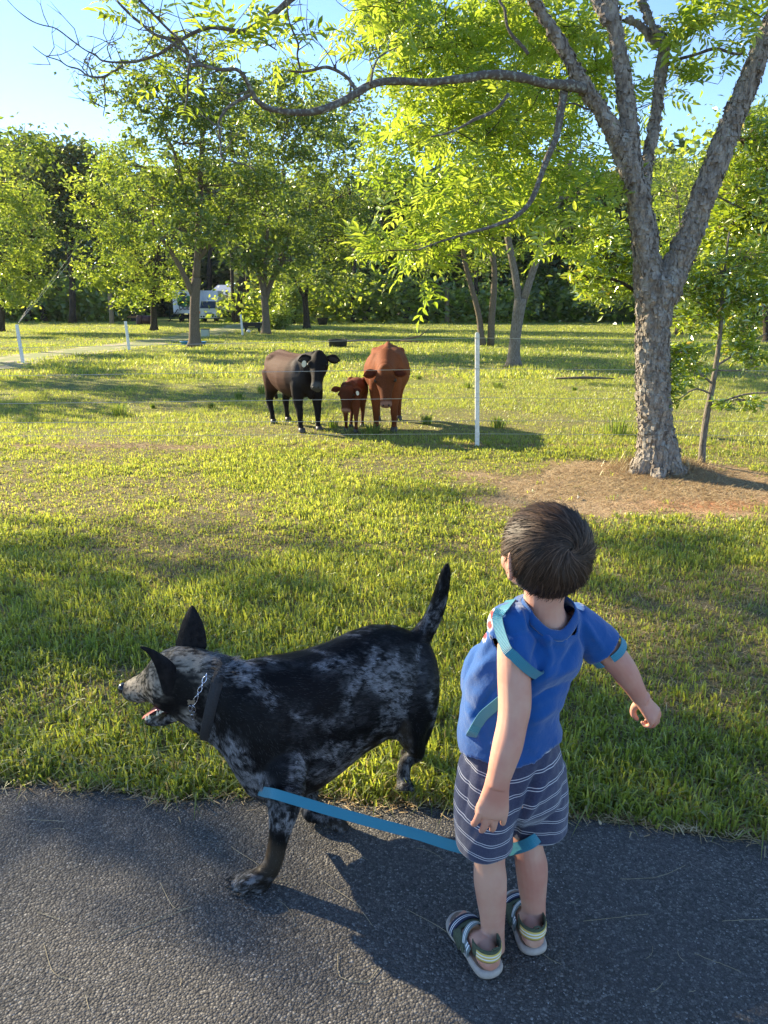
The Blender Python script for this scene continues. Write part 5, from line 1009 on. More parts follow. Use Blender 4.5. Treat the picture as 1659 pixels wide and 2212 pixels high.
hd_ = [((440, 1402), (404, 1540), 1.765, .052), ((412, 1394), (372, 1540), 1.78, .063), ((382, 1393), (352, 1533), 1.79, .066), ((352, 1404), (338, 1524), 1.80, .060), ((330, 1418), (328, 1514), 1.815, .050), ((314, 1440), (319, 1516), 1.83, .040), ((300, 1455), (306, 1518), 1.845, .035), ((285, 1463), (290, 1516), 1.86, .033), ((272, 1470), (277, 1510), 1.87, .029), ((265, 1476), (268, 1503), 1.877, .020)]
mb.rings([sect(*s_) for s_ in hd_])
jaw = [((395, 1522), (384, 1556), 1.785, .036), ((366, 1532), (360, 1566), 1.79, .031), ((345, 1542), (342, 1568), 1.80, .026), ((328, 1547), (326, 1567), 1.81, .022), ((313, 1549), (313, 1563), 1.82, .015)]
mb.rings([sect(*s_) for s_ in jaw])
def limb(pts, n=22, ring=14):       # (px, py, Y, radius px)
    q = np.array([(*P(a, b_, Y), r_) for a, b_, Y, r_ in pts]); q[:, 3] = [r_*mpp(q[i, :3]) for i, (_, _, _, r_) in enumerate(pts)]
    q = spl(q, n); mb.tube(q[:, :3], np.maximum(q[:, 3], .004), ring); return q
# near foreleg (planted)
limb([(600, 1560, 1.78, 60), (602, 1620, 1.735, 62), (606, 1670, 1.69, 58), (614, 1715, 1.655, 45), (612, 1755, 1.625, 34), (604, 1800, 1.61, 24), (597, 1835, 1.60, 21), (590, 1862, 1.59, 21), (578, 1885, 1.585, 22), (556, 1900, 1.58, 22)])
for k, (tx, ty, dy) in enumerate(((500, 1905, .03), (497, 1916, .005), (508, 1925, -.02), (526, 1928, -.035))):
    limb([(572, 1886, 1.583, 15), (545, 1890+k*4, 1.583+dy*.7, 14), (518+k*3, 1898+k*5, 1.58+dy, 13), (tx+4, ty, 1.575+dy, 10)], 10, 10)
mb.ball(P(560, 1912, 1.575), (.03, .028, .014))
# far foreleg, lifted and folded back
limb([(640, 1640, 1.86, 46), (664, 1700, 1.86, 24), (668, 1735, 1.84, 21), (672, 1756, 1.82, 20), (700, 1763, 1.81, 16), (722, 1774, 1.80, 15), (738, 1788, 1.80, 17), (744, 1802, 1.795, 13), (737, 1812, 1.79, 7)])
# near hind leg
limb([(880, 1400, 2.06, 50), (888, 1440, 2.02, 58), (892, 1490, 1.985, 58), (892, 1540, 1.955, 48), (886, 1574, 1.94, 37), (893, 1602, 1.95, 27), (902, 1622, 1.965, 18), (896, 1634, 1.97, 15), (880, 1640, 1.965, 15), (873, 1660, 1.96, 15), (872, 1685, 1.955, 15), (871, 1700, 1.945, 16)])
limb([(915, 1420, 2.05, 24), (925, 1480, 2.01, 24), (920, 1550, 1.965, 22), (908, 1600, 1.96, 17)], 12, 12)
limb([(900, 1580, 1.955, 24), (902, 1618, 1.965, 17)], 6, 12)
for tx, dy in ((863, .0), (870, -.02), (879, -.02), (887, 0)): limb([(874, 1692, 1.955, 10), (tx, 1700, 1.94+dy, 9), (tx+1, 1707, 1.925+dy, 7)], 6, 10)
# far hind leg, a step ahead, mostly hidden
limb([(880, 1450, 2.13, 50), (872, 1520, 2.13, 40), (866, 1560, 2.13, 26), (876, 1590, 2.14, 17), (882, 1606, 2.15, 12), (872, 1630, 2.14, 11), (870, 1650, 2.13, 12), (862, 1656, 2.11, 10)])
# tail
limb([(890, 1400, 2.04, 24), (908, 1376, 2.05, 24), (926, 1350, 2.06, 21), (941, 1320, 2.065, 19), (952, 1285, 2.07, 17), (960, 1252, 2.07, 14), (964, 1232, 2.07, 11), (966, 1218, 2.07, 5)], 26, 12)
me = fuse(mb, 'body', .0050, 9, .5, .6)
V = getv(me)
# ---- coat pattern
def blob(px, c, r, soft=.35, s=0, amp=.7, V=None):
    d = np.sqrt(((px[:, 0]-c[0])/r[0])**2+((px[:, 1]-c[1])/r[1])**2); n_ = fbm(V, 38, 3, 90+s)-.5; return sst(-(d+n_*amp), -1-soft/2, -1+soft/2)
def dogcoat(V):
    px = PX(V)[0]; x = px[:, 0]; y = px[:, 1]
    q = V*np.array((1., 1., 1.)); big = fbm(q, 11, 3, 40); mid = fbm(q, 34, 3, 44); fine = fbm(q*np.array((.35, 1, 1)), 210, 2, 47)
    merle = sst(mid*.5+big*.35+.15*fbm(q, 70, 2, 49), .42, .56)                  # 1 grey areas
    merle = merle*sst(fine, .34, .62)
    black = np.zeros(len(V))
    for i, (c, r) in enumerate((((650, 1480), (50, 60)), ((575, 1590), (70, 75)), ((790, 1520), (34, 36)), ((705, 1500), (42, 50)), ((740, 1395), (50, 18)), ((850, 1375), (60, 26)), ((650, 1420), (60, 14)), ((880, 1410), (24, 24)), ((820, 1440), (20, 14)), ((740, 1590), (34, 12)), ((690, 1650), (30, 12)), ((905, 1560), (26, 90)), ((925, 1420), (20, 60)), ((610, 1455), (60, 26)), ((600, 1660), (26, 60)), ((596, 1815), (22, 34)), ((660, 1590), (40, 40)), ((500, 1530), (40, 60)), ((380, 1490), (32, 50)), ((352, 1440), (24, 30)), ((905, 1470), (30, 30)), ((765, 1570), (40, 20)))):
        black = np.maximum(black, blob(px, c, r, .4, i, .9, V))
    g = merle*(1-black)
    lite = np.zeros(len(V))
    for i, (c, r, a) in enumerate((((310, 1480), (60, 45), 1.0), ((420, 1425), (70, 30), .85), ((330, 1425), (40, 30), .8), ((510, 1450), (55, 26), .8), ((580, 1433), (70, 16), .5), ((500, 1620), (34, 36), .8), ((545, 1690), (44, 26), .8), ((400, 1560), (30, 20), .7), ((608, 1776), (40, 22), .95), ((700, 1640), (90, 36), .6), ((610, 1560), (34, 40), .25), ((850, 1460), (80, 70), .7), ((720, 1440), (60, 30), .5), ((645, 1560), (30, 50), .45), ((760, 1540), (40, 30), .6), ((880, 1600), (14, 40), .5), ((545, 1905), (50, 24), .5), ((330, 1550), (30, 14), .6))):
        lite = np.maximum(lite, a*blob(px, c, r, .9, 30+i, .7, V))
    sp_ = sst(fine*.6+mid*.4, .36, .60)
    grey = np.clip(g*(.2+.55*sst(fine, .38, .62))+lite*(.65+.35*sst(fine, .40, .60))*sp_*1.0*(1-.6*black*(lite < .7)), 0, 1)
    head = sst(-x, -470, -430)*sst(-y, -1580, -1540)
    brown = np.maximum(blob(px, (588, 1860), (36, 40), .8, 50, .6, V)*.6, blob(px, (545, 1900), (60, 30), .8, 51, .6, V)*.2); brown = np.maximum(brown, blob(px, (875, 1600), (14, 40), .8, 52, .5, V)*.7)
    brown = np.maximum(brown, blob(px, (735, 1790), (30, 26), .8, 53, .5, V)*.35)
    c0 = np.array((.0042, .0042, .0048)); c1 = np.array((.21, .21, .22)); cb = np.array((.075, .055, .035)); ch = np.array((.27, .235, .19))
    tgt = c1+(ch-c1)*head[:, None]; c = c0+(tgt-c0)*(grey**1.2)[:, None]; c = c+(cb-c)*(brown*(1-grey*.5))[:, None]*.8
    nose = np.exp(-(((x-266)/7)**2+((y-1487)/9)**2)); c = c*(1-nose)[:, None]+np.array((.012, .012, .013))*nose[:, None]
    return c
cattr(me, 'coat', dogcoat(V))
m, t, o = nmat('dog_fur'); b = N_(t, 'ShaderNodeBsdfPrincipled', i_Roughness=.5); b.inputs['Specular IOR Level'].default_value = .13
a = N_(t, 'ShaderNodeAttribute', attribute_name='coat').outputs['Color']; t.links.new(a, b.inputs['Base Color']); t.links.new(b.outputs[0], o.inputs[0]); M_fur = m
body = link('body', me, M_fur, dog); body.location = -DO
# short coat hairs lying along the body
rg = np.random.default_rng(77)
def furhairs(me, n, lmul=1., name='fur', skip=None):
    p, nn = sample_surface(me, n, rg); px = PX(p)[0]; x, y = px[:, 0], px[:, 1]
    view = unit(np.array((0, 0, CAMH))-p); k = (np.sum(view*nn, 1) > -.35) & (p[:, 2] > .012)
    p, nn, x, y = p[k], nn[k], x[k], y[k]
    flow = np.tile(np.array((1., .25, -.35)), (len(p), 1))
    head = x < 440; flow[head] = (1., -.35, .15); leg = (y > 1715) | ((x > 850) & (y > 1560)); flow[leg] = (.15, 0, -1)
    ch = (x < 600) & (y > 1560) & ~leg & ~head; flow[ch] = (.45, .1, -.9); tail = (x > 905) & (y < 1375); flow[tail] = (.35, .0, 1)
    paw = (y > 1875) & (x < 600); flow[paw] = (-1, -.1, -.2)
    flow += (np.stack([fbm(p, 16, 2, s_) for s_ in (1, 2, 3)], 1)-.5)*1.2+rg.normal(0, .16, p.shape)
    flow = unit(flow-nn*np.sum(flow*nn, 1)[:, None]); nb = fbm(p, 30, 2, 15)
    L_ = (.009+.007*rg.random(len(p)))*lmul; L_[head[:len(p)]] *= .62; L_[y > 1715] *= .75
    ruff = (np.abs(x-480) < 26) & (y < 1470); L_[ruff] *= 1.9; L_[leg & (x > 850)] *= 1.0
    lift = .05+.12*rg.random(len(p))+.35*ruff; d = unit(flow+nn*lift[:, None]); sd = unit(np.cross(d, nn)); wv_ = (.00045+.0004*rg.random(len(p)))[:, None]
    tip = p+d*L_[:, None]; V = np.stack([p-sd*wv_-nn*.0006, p+sd*wv_-nn*.0006, tip], 1).reshape(-1, 3); c = dogcoat(p)*(.75+.75*rg.random(len(p)))[:, None]
    lt = rg.random(len(p)) < .09; c[lt] = c[lt]*1.6+.035
    m2 = mesh_np(name, V, np.arange(len(V)), np.arange(0, len(V), 3)); cattr(m2, 'coat', np.repeat(c, 3, 0)); o = link(name, m2, M_fur, dog, kind='stuff'); o.location = -DO
furhairs(me, 150000)
# ---- ears
M_ear = pmat('ear_black', (.007, .0065, .007), (.018, .016, .016), 60, rough=.8, bump=.3, bscale=300, spec=.12)
def pxring(pts, Y, th):   # closed outline from px points at depth Y
    return [P(a, b_, Y_) for a, b_, Y_ in pts]
def ear(levels, name='ear'):   # levels: (left px, right px, Y of left edge, Y of right, bulge)
    rs = []; n = 12
    for (l, r_, Yl, Yr, bl_) in levels:
        A_, B_ = P(l[0], l[1], Yl), P(r_[0], r_[1], Yr); c = (A_+B_)/2; u = (B_-A_)/2; L_ = np.linalg.norm(u)+1e-6; v = unit(np.cross(unit(u), UZ)); v = v if v[1] < 0 else -v
        a = np.arange(n)*2*math.pi/n; rs.append(c+np.outer(np.cos(a), u)+np.outer(np.sin(a)*.0035+bl_*(1-np.cos(a)**2), v))
    mb2 = MB().rings(rs); me2 = mb2.mesh(name, True); me2 = evalmods(me2, [('SUBSURF', dict(levels=2, render_levels=2))]); me2.name = name; o = link(name, me2, M_ear, dog); me2.polygons.foreach_set('use_smooth', np.ones(len(me2.polygons), bool)); o.location = -DO; return me2
e1 = ear([((374, 1400), (448, 1408), 1.80, 1.79, .012), ((380, 1385), (449, 1392), 1.81, 1.795, .016), ((385, 1366), (448, 1374), 1.815, 1.80, .016), ((391, 1346), (443, 1352), 1.82, 1.805, .014), ((399, 1328), (433, 1330), 1.825, 1.81, .010), ((408, 1314), (423, 1315), 1.83, 1.82, .005), ((413, 1307), (417, 1307), 1.83, 1.83, .001)])
e2 = ear([((356, 1512), (392, 1492), 1.72, 1.745, .010), ((345, 1478), (394, 1462), 1.715, 1.745, .014), ((338, 1452), (384, 1440), 1.71, 1.74, .014), ((331, 1432), (362, 1420), 1.705, 1.735, .012), ((322, 1416), (342, 1408), 1.70, 1.725, .008), ((312, 1405), (322, 1398), 1.70, 1.71, .005), ((299, 1399), (304, 1394), 1.70, 1.705, .001)])
# nose, eye, mouth
MB().ball(P(266, 1486, 1.868), (.0145, .017, .0150)).obj('nose', pmat('dog_nose', (.014, .013, .015), rough=.25, spec=.6), dog, True).location = -DO
MB().ball(P(322, 1462, 1.782), (.0085, .0085, .0080)).obj('eye', M_eye, dog, True).location = -DO
M_tong = pmat('tongue', (.52, .17, .16), (.42, .12, .12), 90, rough=.3, spec=.5)
tp = spl([(*P(362, 1526, 1.775), .020), (*P(344, 1526, 1.775), .021), (*P(331, 1533, 1.78), .019), (*P(318, 1543, 1.785), .015), (*P(308, 1550, 1.79), .008)], 12); rs = []
for i in range(12): rs.append(ering(tp[i, :3], ZY, unit(np.array((.5, 0, .85))), tp[i, 3], .004, 12))
MB().rings(rs).obj('tongue', M_tong, dog, True).location = -DO
tm_ = MB()
for a, b_, s_ in ((352, 1534, 1), (346, 1537, .9), (340, 1541, .8), (322, 1549, .9), (316, 1551, .8)):
    c = P(a, b_, 1.765); tm_.tube([c-(0, 0, .004), c+(0, 0, .009*s_)], [.0045, .001], 6)
tm_.obj('teeth', pmat('tooth', (.75, .68, .52), rough=.3), dog, kind='stuff').location = -DO
mg = MB(); mg.rings([ering(P(a, b_, 1.80), ZY, UZ, .028, r_, 12) for a, b_, r_ in ((380, 1524, .010), (362, 1526, .014), (340, 1530, .010), (326, 1536, .004))]); mg.obj('mouth', pmat('mouth_dark', (.06, .025, .025), rough=.4), dog, True).location = -DO
# claws
cl = []
for a, b_, Y_ in ((492, 1910, 1.60), (490, 1921, 1.575), (501, 1930, 1.55), (520, 1933, 1.535)):
    c = P(a, b_, Y_); c[2] = max(c[2], .018); o = MB().tube([c+(.010, 0, .003), c, c+(-.006, 0, -.006)], [.0035, .003, .0008], 6).obj('claw', M_hoof, dog, True); o.location = -DO
# ---- collar: wide dark band round the neck, with buckle, chain and tag
M_col = pmat('collar_web', (.018, .018, .02), (.03, .03, .032), 200, rough=.6, bump=.4, bscale=600)
def neckring(top, bot, Y, hd, grow=1.05): 
    return sect(top, bot, Y, hd*grow, 40)
r0 = neckring((486, 1424), (449, 1590), 1.748, .069, 1.03); cc = r0.mean(0); r0 = cc+(r0-cc)*1.035
ax = unit(np.cross(r0[0]-cc, r0[10]-cc)); 
mb = MB(); rs = []
for s_, g_ in ((-.0125, 1.0), (-.0115, 1.03), (.0115, 1.03), (.0125, 1.0)): rs.append(cc+(r0-cc)*g_+ax*s_)
mb.rings(rs, cap=False); 
me_c = mb.mesh('collar', True); me_c = evalmods(me_c, [('SOLIDIFY', dict(thickness=.003, offset=1))]); me_c.name = 'collar'; col_o = link('collar', me_c, M_col, dog); col_o.location = -DO
# buckle
bi = np.argmin(np.linalg.norm(PX(r0)[0]-(490, 1440), axis=1)); bpnt = cc+(r0[bi]-cc)*1.07; tn = unit(r0[(bi+1) % 40]-r0[bi-1]); nm = unit(r0[bi]-cc)
bk_ = MB(); q = [bpnt+tn*s1*.015+ax*s2*.016 for s1, s2 in ((-1, -1), (1, -1), (1, 1), (-1, 1), (-1, -1), (1, -1))]
for i in range(4): bk_.tube([q[i], q[i+1]], .0032, 6)
bk_.tube([bpnt-ax*.016+tn*.003, bpnt+ax*.016+tn*.003], .0028, 6); bk_.obj('buckle', M_blk, col_o)
M_chain = pmat('chain_steel', (.62, .66, .78), rough=.22, metal=1.)
chain_px = [(449, 1455), (446, 1463), (441, 1474), (437, 1484), (432, 1494), (429, 1503), (420, 1520), (416, 1530), (415, 1540), (421, 1548), (424, 1538)]
from mathutils.bvhtree import BVHTree
def bvh_of(me): return BVHTree.FromPolygons([tuple(v.co) for v in me.vertices], [tuple(p.vertices) for p in me.polygons])
bv = bvh_of(me)
def cast(bv_, px, py, off=.004):
    o_ = Vector((0, 0, CAMH)); d = Vector(tuple(unit(P(px, py, 1.7)-np.array((0, 0, CAMH))))); h_ = bv_.ray_cast(o_, d)
    if h_[0] is None: return P(px, py, 1.74), np.array((0, -1., 0))
    return np.array(h_[0]+h_[1]*off), np.array(h_[1])
CP = [cast(bv, a, b_, .006)[0] for a, b_ in chain_px[:7]]
for i in range(len(CP)-1):
    A_, B_ = CP[i], CP[i+1]; d = B_-A_; c = (A_+B_)/2; u = unit(d); v = unit(np.cross(u, (0, -1, .5))) if i % 2 else unit(np.cross(np.cross(u, (0, -1, .5)), u)); a = np.linspace(0, 2*math.pi, 15)
    MB().tube(np.array([c+u*math.cos(q)*np.linalg.norm(d)*.62+v*math.sin(q)*.0048 for q in a]), .0011, 5, False).obj('chain_link', M_chain, col_o, True)
tg, tn_ = cast(bv, 418, 1514, .008); u = np.array((1., 0, .05)); MB().rings([np.array([tg+u*x_*.0105+np.array((0, -.1, 1))*z_*.008+tn_*k for x_, z_ in ((-1, .7), (-.55, 1), (-.2, .6), (.2, .6), (.55, 1), (1, .7), (.8, 0), (1, -.7), (.55, -1), (.2, -.6), (-.2, -.6), (-.55, -1), (-1, -.7), (-.8, 0))]) for k in (0, .0015)]).obj('bone_tag', pmat('tag_metal', (.35, .33, .27), rough=.3, metal=.8), col_o)
for k, (a, b_) in enumerate(((414, 1528), (422, 1530), (419, 1546))):
    c, nn_ = cast(bv, a, b_, .006); an = np.linspace(0, 2*math.pi, 13); MB().tube(np.array([c+np.array((1, 0, 0))*math.cos(q)*.004+np.array((0, -.2, 1))*math.sin(q)*.009 for q in an]), .0009, 5, False).obj('chain_link', M_chain, col_o, True)
# ================================================================ BOY
BO = np.array((.28, 1.42, 0.)); boy = thing('person', 'small boy seen from behind in blue tee, striped shorts and sandals', 'person', tuple(BO))
M_skin = pmat('skin', (.60, .345, .245), (.53, .235, .165), 11, rough=.5, spec=.35, sss=.12, bump=.08, bscale=400, bdist=.001)
mb = MB()
def W(px, py, Y, r=None):
    q = P(px, py, Y); return (*q, r*mpp(q)) if r is not None else q
def skl(pts, n=20, ring=18, flat=None):
    q = spl(np.array([W(*p_) for p_ in pts]), n); mb.tube(q[:, :3], np.maximum(q[:, 3], .002), ring); return q
# head: cranium, jaw, neck
HC = W(1179, 1192, 1.40); fdir = np.array((-.42, .90, 0)); fdir = unit(fdir); sdir = np.array((fdir[1], -fdir[0], 0)); tilt = Matrix.Rotation(R(-6), 3, 'Y')
UH = unit(np.array((.13, -.04, 1.))); sdir = unit(sdir-UH*np.dot(sdir, UH)); fdir = np.cross(UH, sdir)
def hp(f, s_, u): return HC+fdir*f+sdir*s_+UH*u      # forward, right, up
HM = np.stack([sdir, fdir, UH], 1)
mb.ball(hp(0, 0, .004), (.072, .084, .080), HM, 24, 16); mb.ball(hp(.028, 0, -.03), (.062, .062, .062), HM, 20, 12)
mb.ball(hp(.045, 0, -.058), (.046, .042, .036), HM, 18, 10); mb.ball(hp(.062, 0, -.075), (.022, .020, .018), HM)
for s_ in (-1, 1): mb.ball(hp(.052, s_*.034, -.038), (.026, .026, .026), HM)
mb.rings([ering(hp(f, 0, u), sdir, unit(np.array((0, .3, 1.))*1.) if False else np.cross(sdir, (0, -.3, -1)), r_, r2) for f, u, r_, r2 in ((.094, -.022, .0085, .012), (.100, -.030, .010, .010), (.088, -.036, .008, .008))])     # nose
mb.ball(hp(.092, 0, -.026), (.010, .014, .016), HM); mb.ball(hp(.080, 0, -.050), (.020, .010, .006), HM); mb.ball(hp(.078, 0, -.059), (.018, .010, .006), HM)
for s_ in (-1, 1): mb.ball(hp(.078, s_*.028, -.006), (.016, .008, .007), HM)
nkp = [(*hp(.005, 0, -.03), .046), (*W(1176, 1275, 1.405), .041), (*W(1172, 1310, 1.41), .043), (*W(1168, 1345, 1.42), .062)]; q = spl(np.array(nkp), 10); mb.tube(q[:, :3], q[:, 3], 22)
# torso (under the clothes) and limbs
ux = unit(np.array((.93, .37, 0))); vy = np.array((-ux[1], ux[0], 0))        # across the shoulders / towards the chest
def tring(px, py, Y, hw, hd, n=36, tl=0): c = W(px, py, Y); m_ = mpp(c); return ering(c, unit(ux+np.array((0, 0, tl))), vy, hw*m_, hd, n)
mb.rings([tring(1108, 1700, 1.41, 84, .075), tring(1103, 1600, 1.42, 80, .07), tring(1118, 1500, 1.42, 84, .074), tring(1150, 1400, 1.42, 88, .066), tring(1164, 1345, 1.42, 84, .05), tring(1170, 1318, 1.42, 48, .04)])
for a, b_, Y_ in ((1104, 1362, 1.375), (1248, 1345, 1.455)): mb.ball(W(a, b_, Y_), .030)
# left arm hanging
skl([(1106, 1362, 1.375, 28), (1107, 1400, 1.35, 33), (1110, 1455, 1.325, 36), (1112, 1520, 1.305, 36), (1106, 1565, 1.29, 33), (1096, 1612, 1.275, 33), (1084, 1655, 1.265, 29), (1076, 1686, 1.26, 25), (1073, 1698, 1.258, 24)], 34)
# right arm out to the side
skl([(1252, 1340, 1.455, 34), (1282, 1378, 1.46, 34), (1308, 1402, 1.46, 33), (1336, 1432, 1.45, 30), (1354, 1458, 1.445, 27.5), (1370, 1484, 1.44, 22), (1381, 1503, 1.44, 19), (1390, 1512, 1.44, 20)], 30)
# legs
skl([(1062, 1690, 1.40, 48), (1060, 1760, 1.40, 44), (1057, 1830, 1.395, 38), (1057, 1862, 1.39, 34), (1059, 1900, 1.385, 36), (1062, 1945, 1.383, 32), (1064, 1985, 1.38, 27), (1064, 2020, 1.378, 26), (1064, 2050, 1.372, 27)], 34)
skl([(1152, 1680, 1.47, 44), (1148, 1750, 1.475, 37), (1140, 1800, 1.462, 32), (1142, 1835, 1.45, 32), (1148, 1870, 1.445, 35), (1150, 1915, 1.44, 31), (1152, 1950, 1.435, 26.5), (1153, 1985, 1.43, 26), (1154, 2010, 1.422, 27)], 34)
# feet: from heel to toes on the sandal beds
FEET = []
for hpx, tpx in (((1062, 2096), (988, 1988)), ((1154, 2048), (1112, 1940))):
    h_ = G(*hpx, .028); t_ = G(*tpx, .028); d = unit(t_-h_); L_ = .158; s_ = np.array((d[1], -d[0], 0)); h0 = h_+d*.004; FEET.append((h0, d, s_, L_))
    mb.rings([ering(h0+d*x_+np.array((0, 0, z_)), s_, UZ, w2, hh_, 20, 1, .9) for x_, z_, w2, hh_ in ((-.012, .018, .015, .012), (-.004, .020, .023, .018), (.008, .022, .027, .022), (.03, .028, .027, .028), (.055, .027, .025, .026), (.085, .020, .028, .019), (.11, .014, .031, .013), (.128, .011, .030, .010))])
    for k, w2 in enumerate((-.023, -.011, .000, .010, .0195)):
        big = k == (4 if hpx[0] < 1100 else 4); r_ = .0088 if k == 4 else .0062; l2 = (.012, .018, .023, .027, .028)[k]
        mb.tube([h0+d*.112+s_*w2+UZ*.010, h0+d*(.126+l2*.4)+s_*w2+UZ*.010, h0+d*(.124+l2)+s_*w2*1.05+UZ*.008], [r_, r_, r_*.85], 10); mb.ball(h0+d*(.124+l2)+s_*w2*1.05+UZ*.008, r_*.9)
# hands
def hand(wr, dirv, palm_n, spread, curl, thumb_side, size=1., thick=.0105):
    d = unit(np.array(dirv, float)); n_ = np.array(palm_n, float); n_ = unit(n_-d*np.dot(n_, d)); s_ = np.cross(d, n_)*thumb_side   # s_ points to the thumb side, n_ to the palm
    kn = wr+d*.052*size
    mb.rings([ering(wr+d*x_*size+n_*.002, s_, n_, w2*size, h2*size, 20) for x_, w2, h2 in ((-.030, .0185, .0160), (-.012, .0203, .0168), (.006, .0214, .0158), (.022, .0242, .0138), (.040, .0275, .0125), (.052, .0275, .0115), (.058, .026, .009))])
    for k in range(4):
        o_ = (.0205, .0068, -.0068, -.0200)[k]*size; L_ = (.045, .051, .048, .039)[k]*size; r_ = (.0062, .0064, .0061, .0055)[k]*size
        b0 = kn-d*.004+s_*o_+d*(0, .003, .001, -.005)[k]; fan = s_*spread*(1.2, .4, -.4, -1.2)[k]; c0 = curl[k]
        pts = [b0-d*.012, b0+d*.002]; ang = c0*.45; p_ = b0+d*.002
        for j, sl in enumerate((.42, .32, .26)):
            dd = unit(d*math.cos(ang)+n_*math.sin(ang)+fan*math.cos(ang)); p_ = p_+dd*L_*sl; pts.append(p_); ang += c0*(.75, .9, .5)[j]
        q = spl(np.array(pts), 14); mb.tube(q, np.interp(np.linspace(0, 1, 14), (0, .2, .5, .8, 1), (r_, r_*1.04, r_, r_*.92, r_*.6)), 12); mb.ball(pts[-1]-0*d, r_*.8, None, 10, 7)
        mb.ball(b0+d*.001-n_*.0045, r_*.72, None, 10, 7)
    return d, n_, s_, kn
wl_ = W(1074, 1697, 1.258); kl = W(1062, 1762, 1.250)
d, n_, s_, kn = hand(wl_, kl-wl_, (.10, .95, .25), .10, (.50, .42, .45, .60), -1 if np.cross(unit(kl-wl_), unit(np.array((.1, .95, .25))))[0] > 0 else 1, 1.18)
def thumb(base, pts, r_): q = spl(np.array([base]+pts), 12); mb.tube(q, np.interp(np.linspace(0, 1, 12), (0, .4, .8, 1), (r_*1.5, r_*1.1, r_, r_*.6)), 12); mb.ball(pts[-1], r_*.75, None, 10, 7)
thumb(W(1070, 1715, 1.264), [W(1044, 1732, 1.268), W(1034, 1750, 1.274), W(1036, 1766, 1.282)], .0080)
wr_ = W(1386, 1508, 1.44); kr = W(1412, 1543, 1.432)
dr = unit(kr-wr_); pn_ = unit(W(1382, 1548, 1.44)-W(1404, 1532, 1.43)+np.array((0, .01, 0))); sgn = 1 if np.cross(dr, pn_)[1] > 0 else -1
hand(wr_, dr, pn_, .10, (1.05, 1.2, 1.3, 1.35), sgn, .95)
thumb(W(1384, 1516, 1.452), [W(1370, 1528, 1.462), W(1368, 1542, 1.462), W(1376, 1553, 1.458)], .0070)
# far ear and near ear
for s_ in (-1, 1):
    e0_ = hp(.002, s_*.075, -.024); fw = unit(fdir*.35-0*UZ); outv = unit(sdir*s_-fdir*.75)
    rs = [ering(e0_+outv*t_+UZ*.001, unit(UZ+fdir*.12), unit(np.cross(UZ, outv)), r1, r2, 16) for t_, r1, r2 in ((-.006, .020, .009), (.004, .025, .008), (.011, .028, .006), (.015, .025, .003))]; mb.rings(rs)
    mb.ball(e0_+outv*.004-UZ*.024, (.007, .006, .009))
me = fuse(mb, 'body', .0024, 7, .45, .42)
body = link('body', me, M_skin, boy); body.location = -BO; skin_bvh = bvh_of(me)
for s_ in (-1, 1):
    MB().ball(hp(.076, s_*.029, -.018), .0105).obj('eye', pmat('eye_white', (.7, .68, .65), rough=.2), boy, True).location = -BO
    MB().ball(hp(.0835, s_*.029, -.018), .0045).obj('iris', M_eye, boy, True).location = -BO
    MB().tube([hp(.085, s_*.018, .004), hp(.0835, s_*.030, .008), hp(.074, s_*.043, .003)], [.0018, .0022, .001], 6).obj('eyebrow', pmat('brow', (.05, .032, .022)), boy).location = -BO
MB().ball(hp(.0865, 0, -.0545), (.012, .006, .0016), HM).obj('mouth', pmat('lips', (.42, .16, .13), rough=.5), boy, True).location = -BO
# fingernails of the hanging hand are turned away; toenails under straps are not seen

# ---- hair: cap plus strands that turn about the crown
M_hair = None
m, t, o = nmat('hair_brown'); b = N_(t, 'ShaderNodeBsdfPrincipled', i_Roughness=.55); b.inputs['Specular IOR Level'].default_value = .28
a = N_(t, 'ShaderNodeAttribute', attribute_name='coat').outputs['Color']; t.links.new(a, b.inputs['Base Color']); t.links.new(b.outputs[0], o.inputs[0]); M_hair = m
CR = np.array((.0805, .091, .0880)); HCc = hp(-.004, 0, .006)
def cap_pt(dl):     # direction in head coordinates (right, forward, up) -> surface point
    r_ = 1/np.sqrt(((dl/CR)**2).sum(-1, keepdims=True)); q = dl*r_; return q
hb = MB(); hb.ball((0, 0, 0), CR*.965, None, 44, 30); cm = hb.mesh('cap', True); V = getv(cm)
def hairline(dl):   # keep where > 0 : nape low behind, ears free, brow line in front
    dl = unit(dl); az = np.arctan2(dl[:, 0], dl[:, 1]); a_ = np.abs(az); low = np.interp(a_, (0, .5, .9, 1.25, 1.55, 1.85, 2.3, 3.15), (.50, .42, .20, -.05, -.02, -.42, -.80, -.90)); return dl[:, 2]-low
keep = hairline(V) > -.02; idx = -np.ones(len(V), int); idx[keep] = np.arange(keep.sum()); fs = [tuple(idx[list(p.vertices)]) for p in cm.polygons if all(keep[list(p.vertices)])]
hcm = MB().add(V[keep], fs).mesh('hair_cap', True); w2l = np.stack([sdir, fdir, UH], 0)        # rows
Vw = V[keep] @ w2l+HCc; setv(hcm, Vw); cattr(hcm, 'coat', np.tile((.020, .012, .008), (len(Vw), 1)))
rg = np.random.default_rng(8); n = 19000
whorl_w = W(1231, 1186, 1.32)-HCc; whd = unit(np.array((np.dot(whorl_w, sdir), np.dot(whorl_w, fdir), np.dot(whorl_w, UH))))
dl = unit(rg.normal(0, 1, (n*2, 3))); dl = dl[hairline(dl) > .0][:n]; n = len(dl)
ns = 8; rows = []; cur = dl.copy(); tb_ = unit(np.cross(whd, (0, 0, 1.)))
ang0 = np.arccos(np.clip(dl @ whd, -1, 1)); Ls = (.034+.040*rg.random(n))*np.clip(.75+ang0*.35, .6, 1.25); clump = fbm(dl*1., 7, 2, 11)
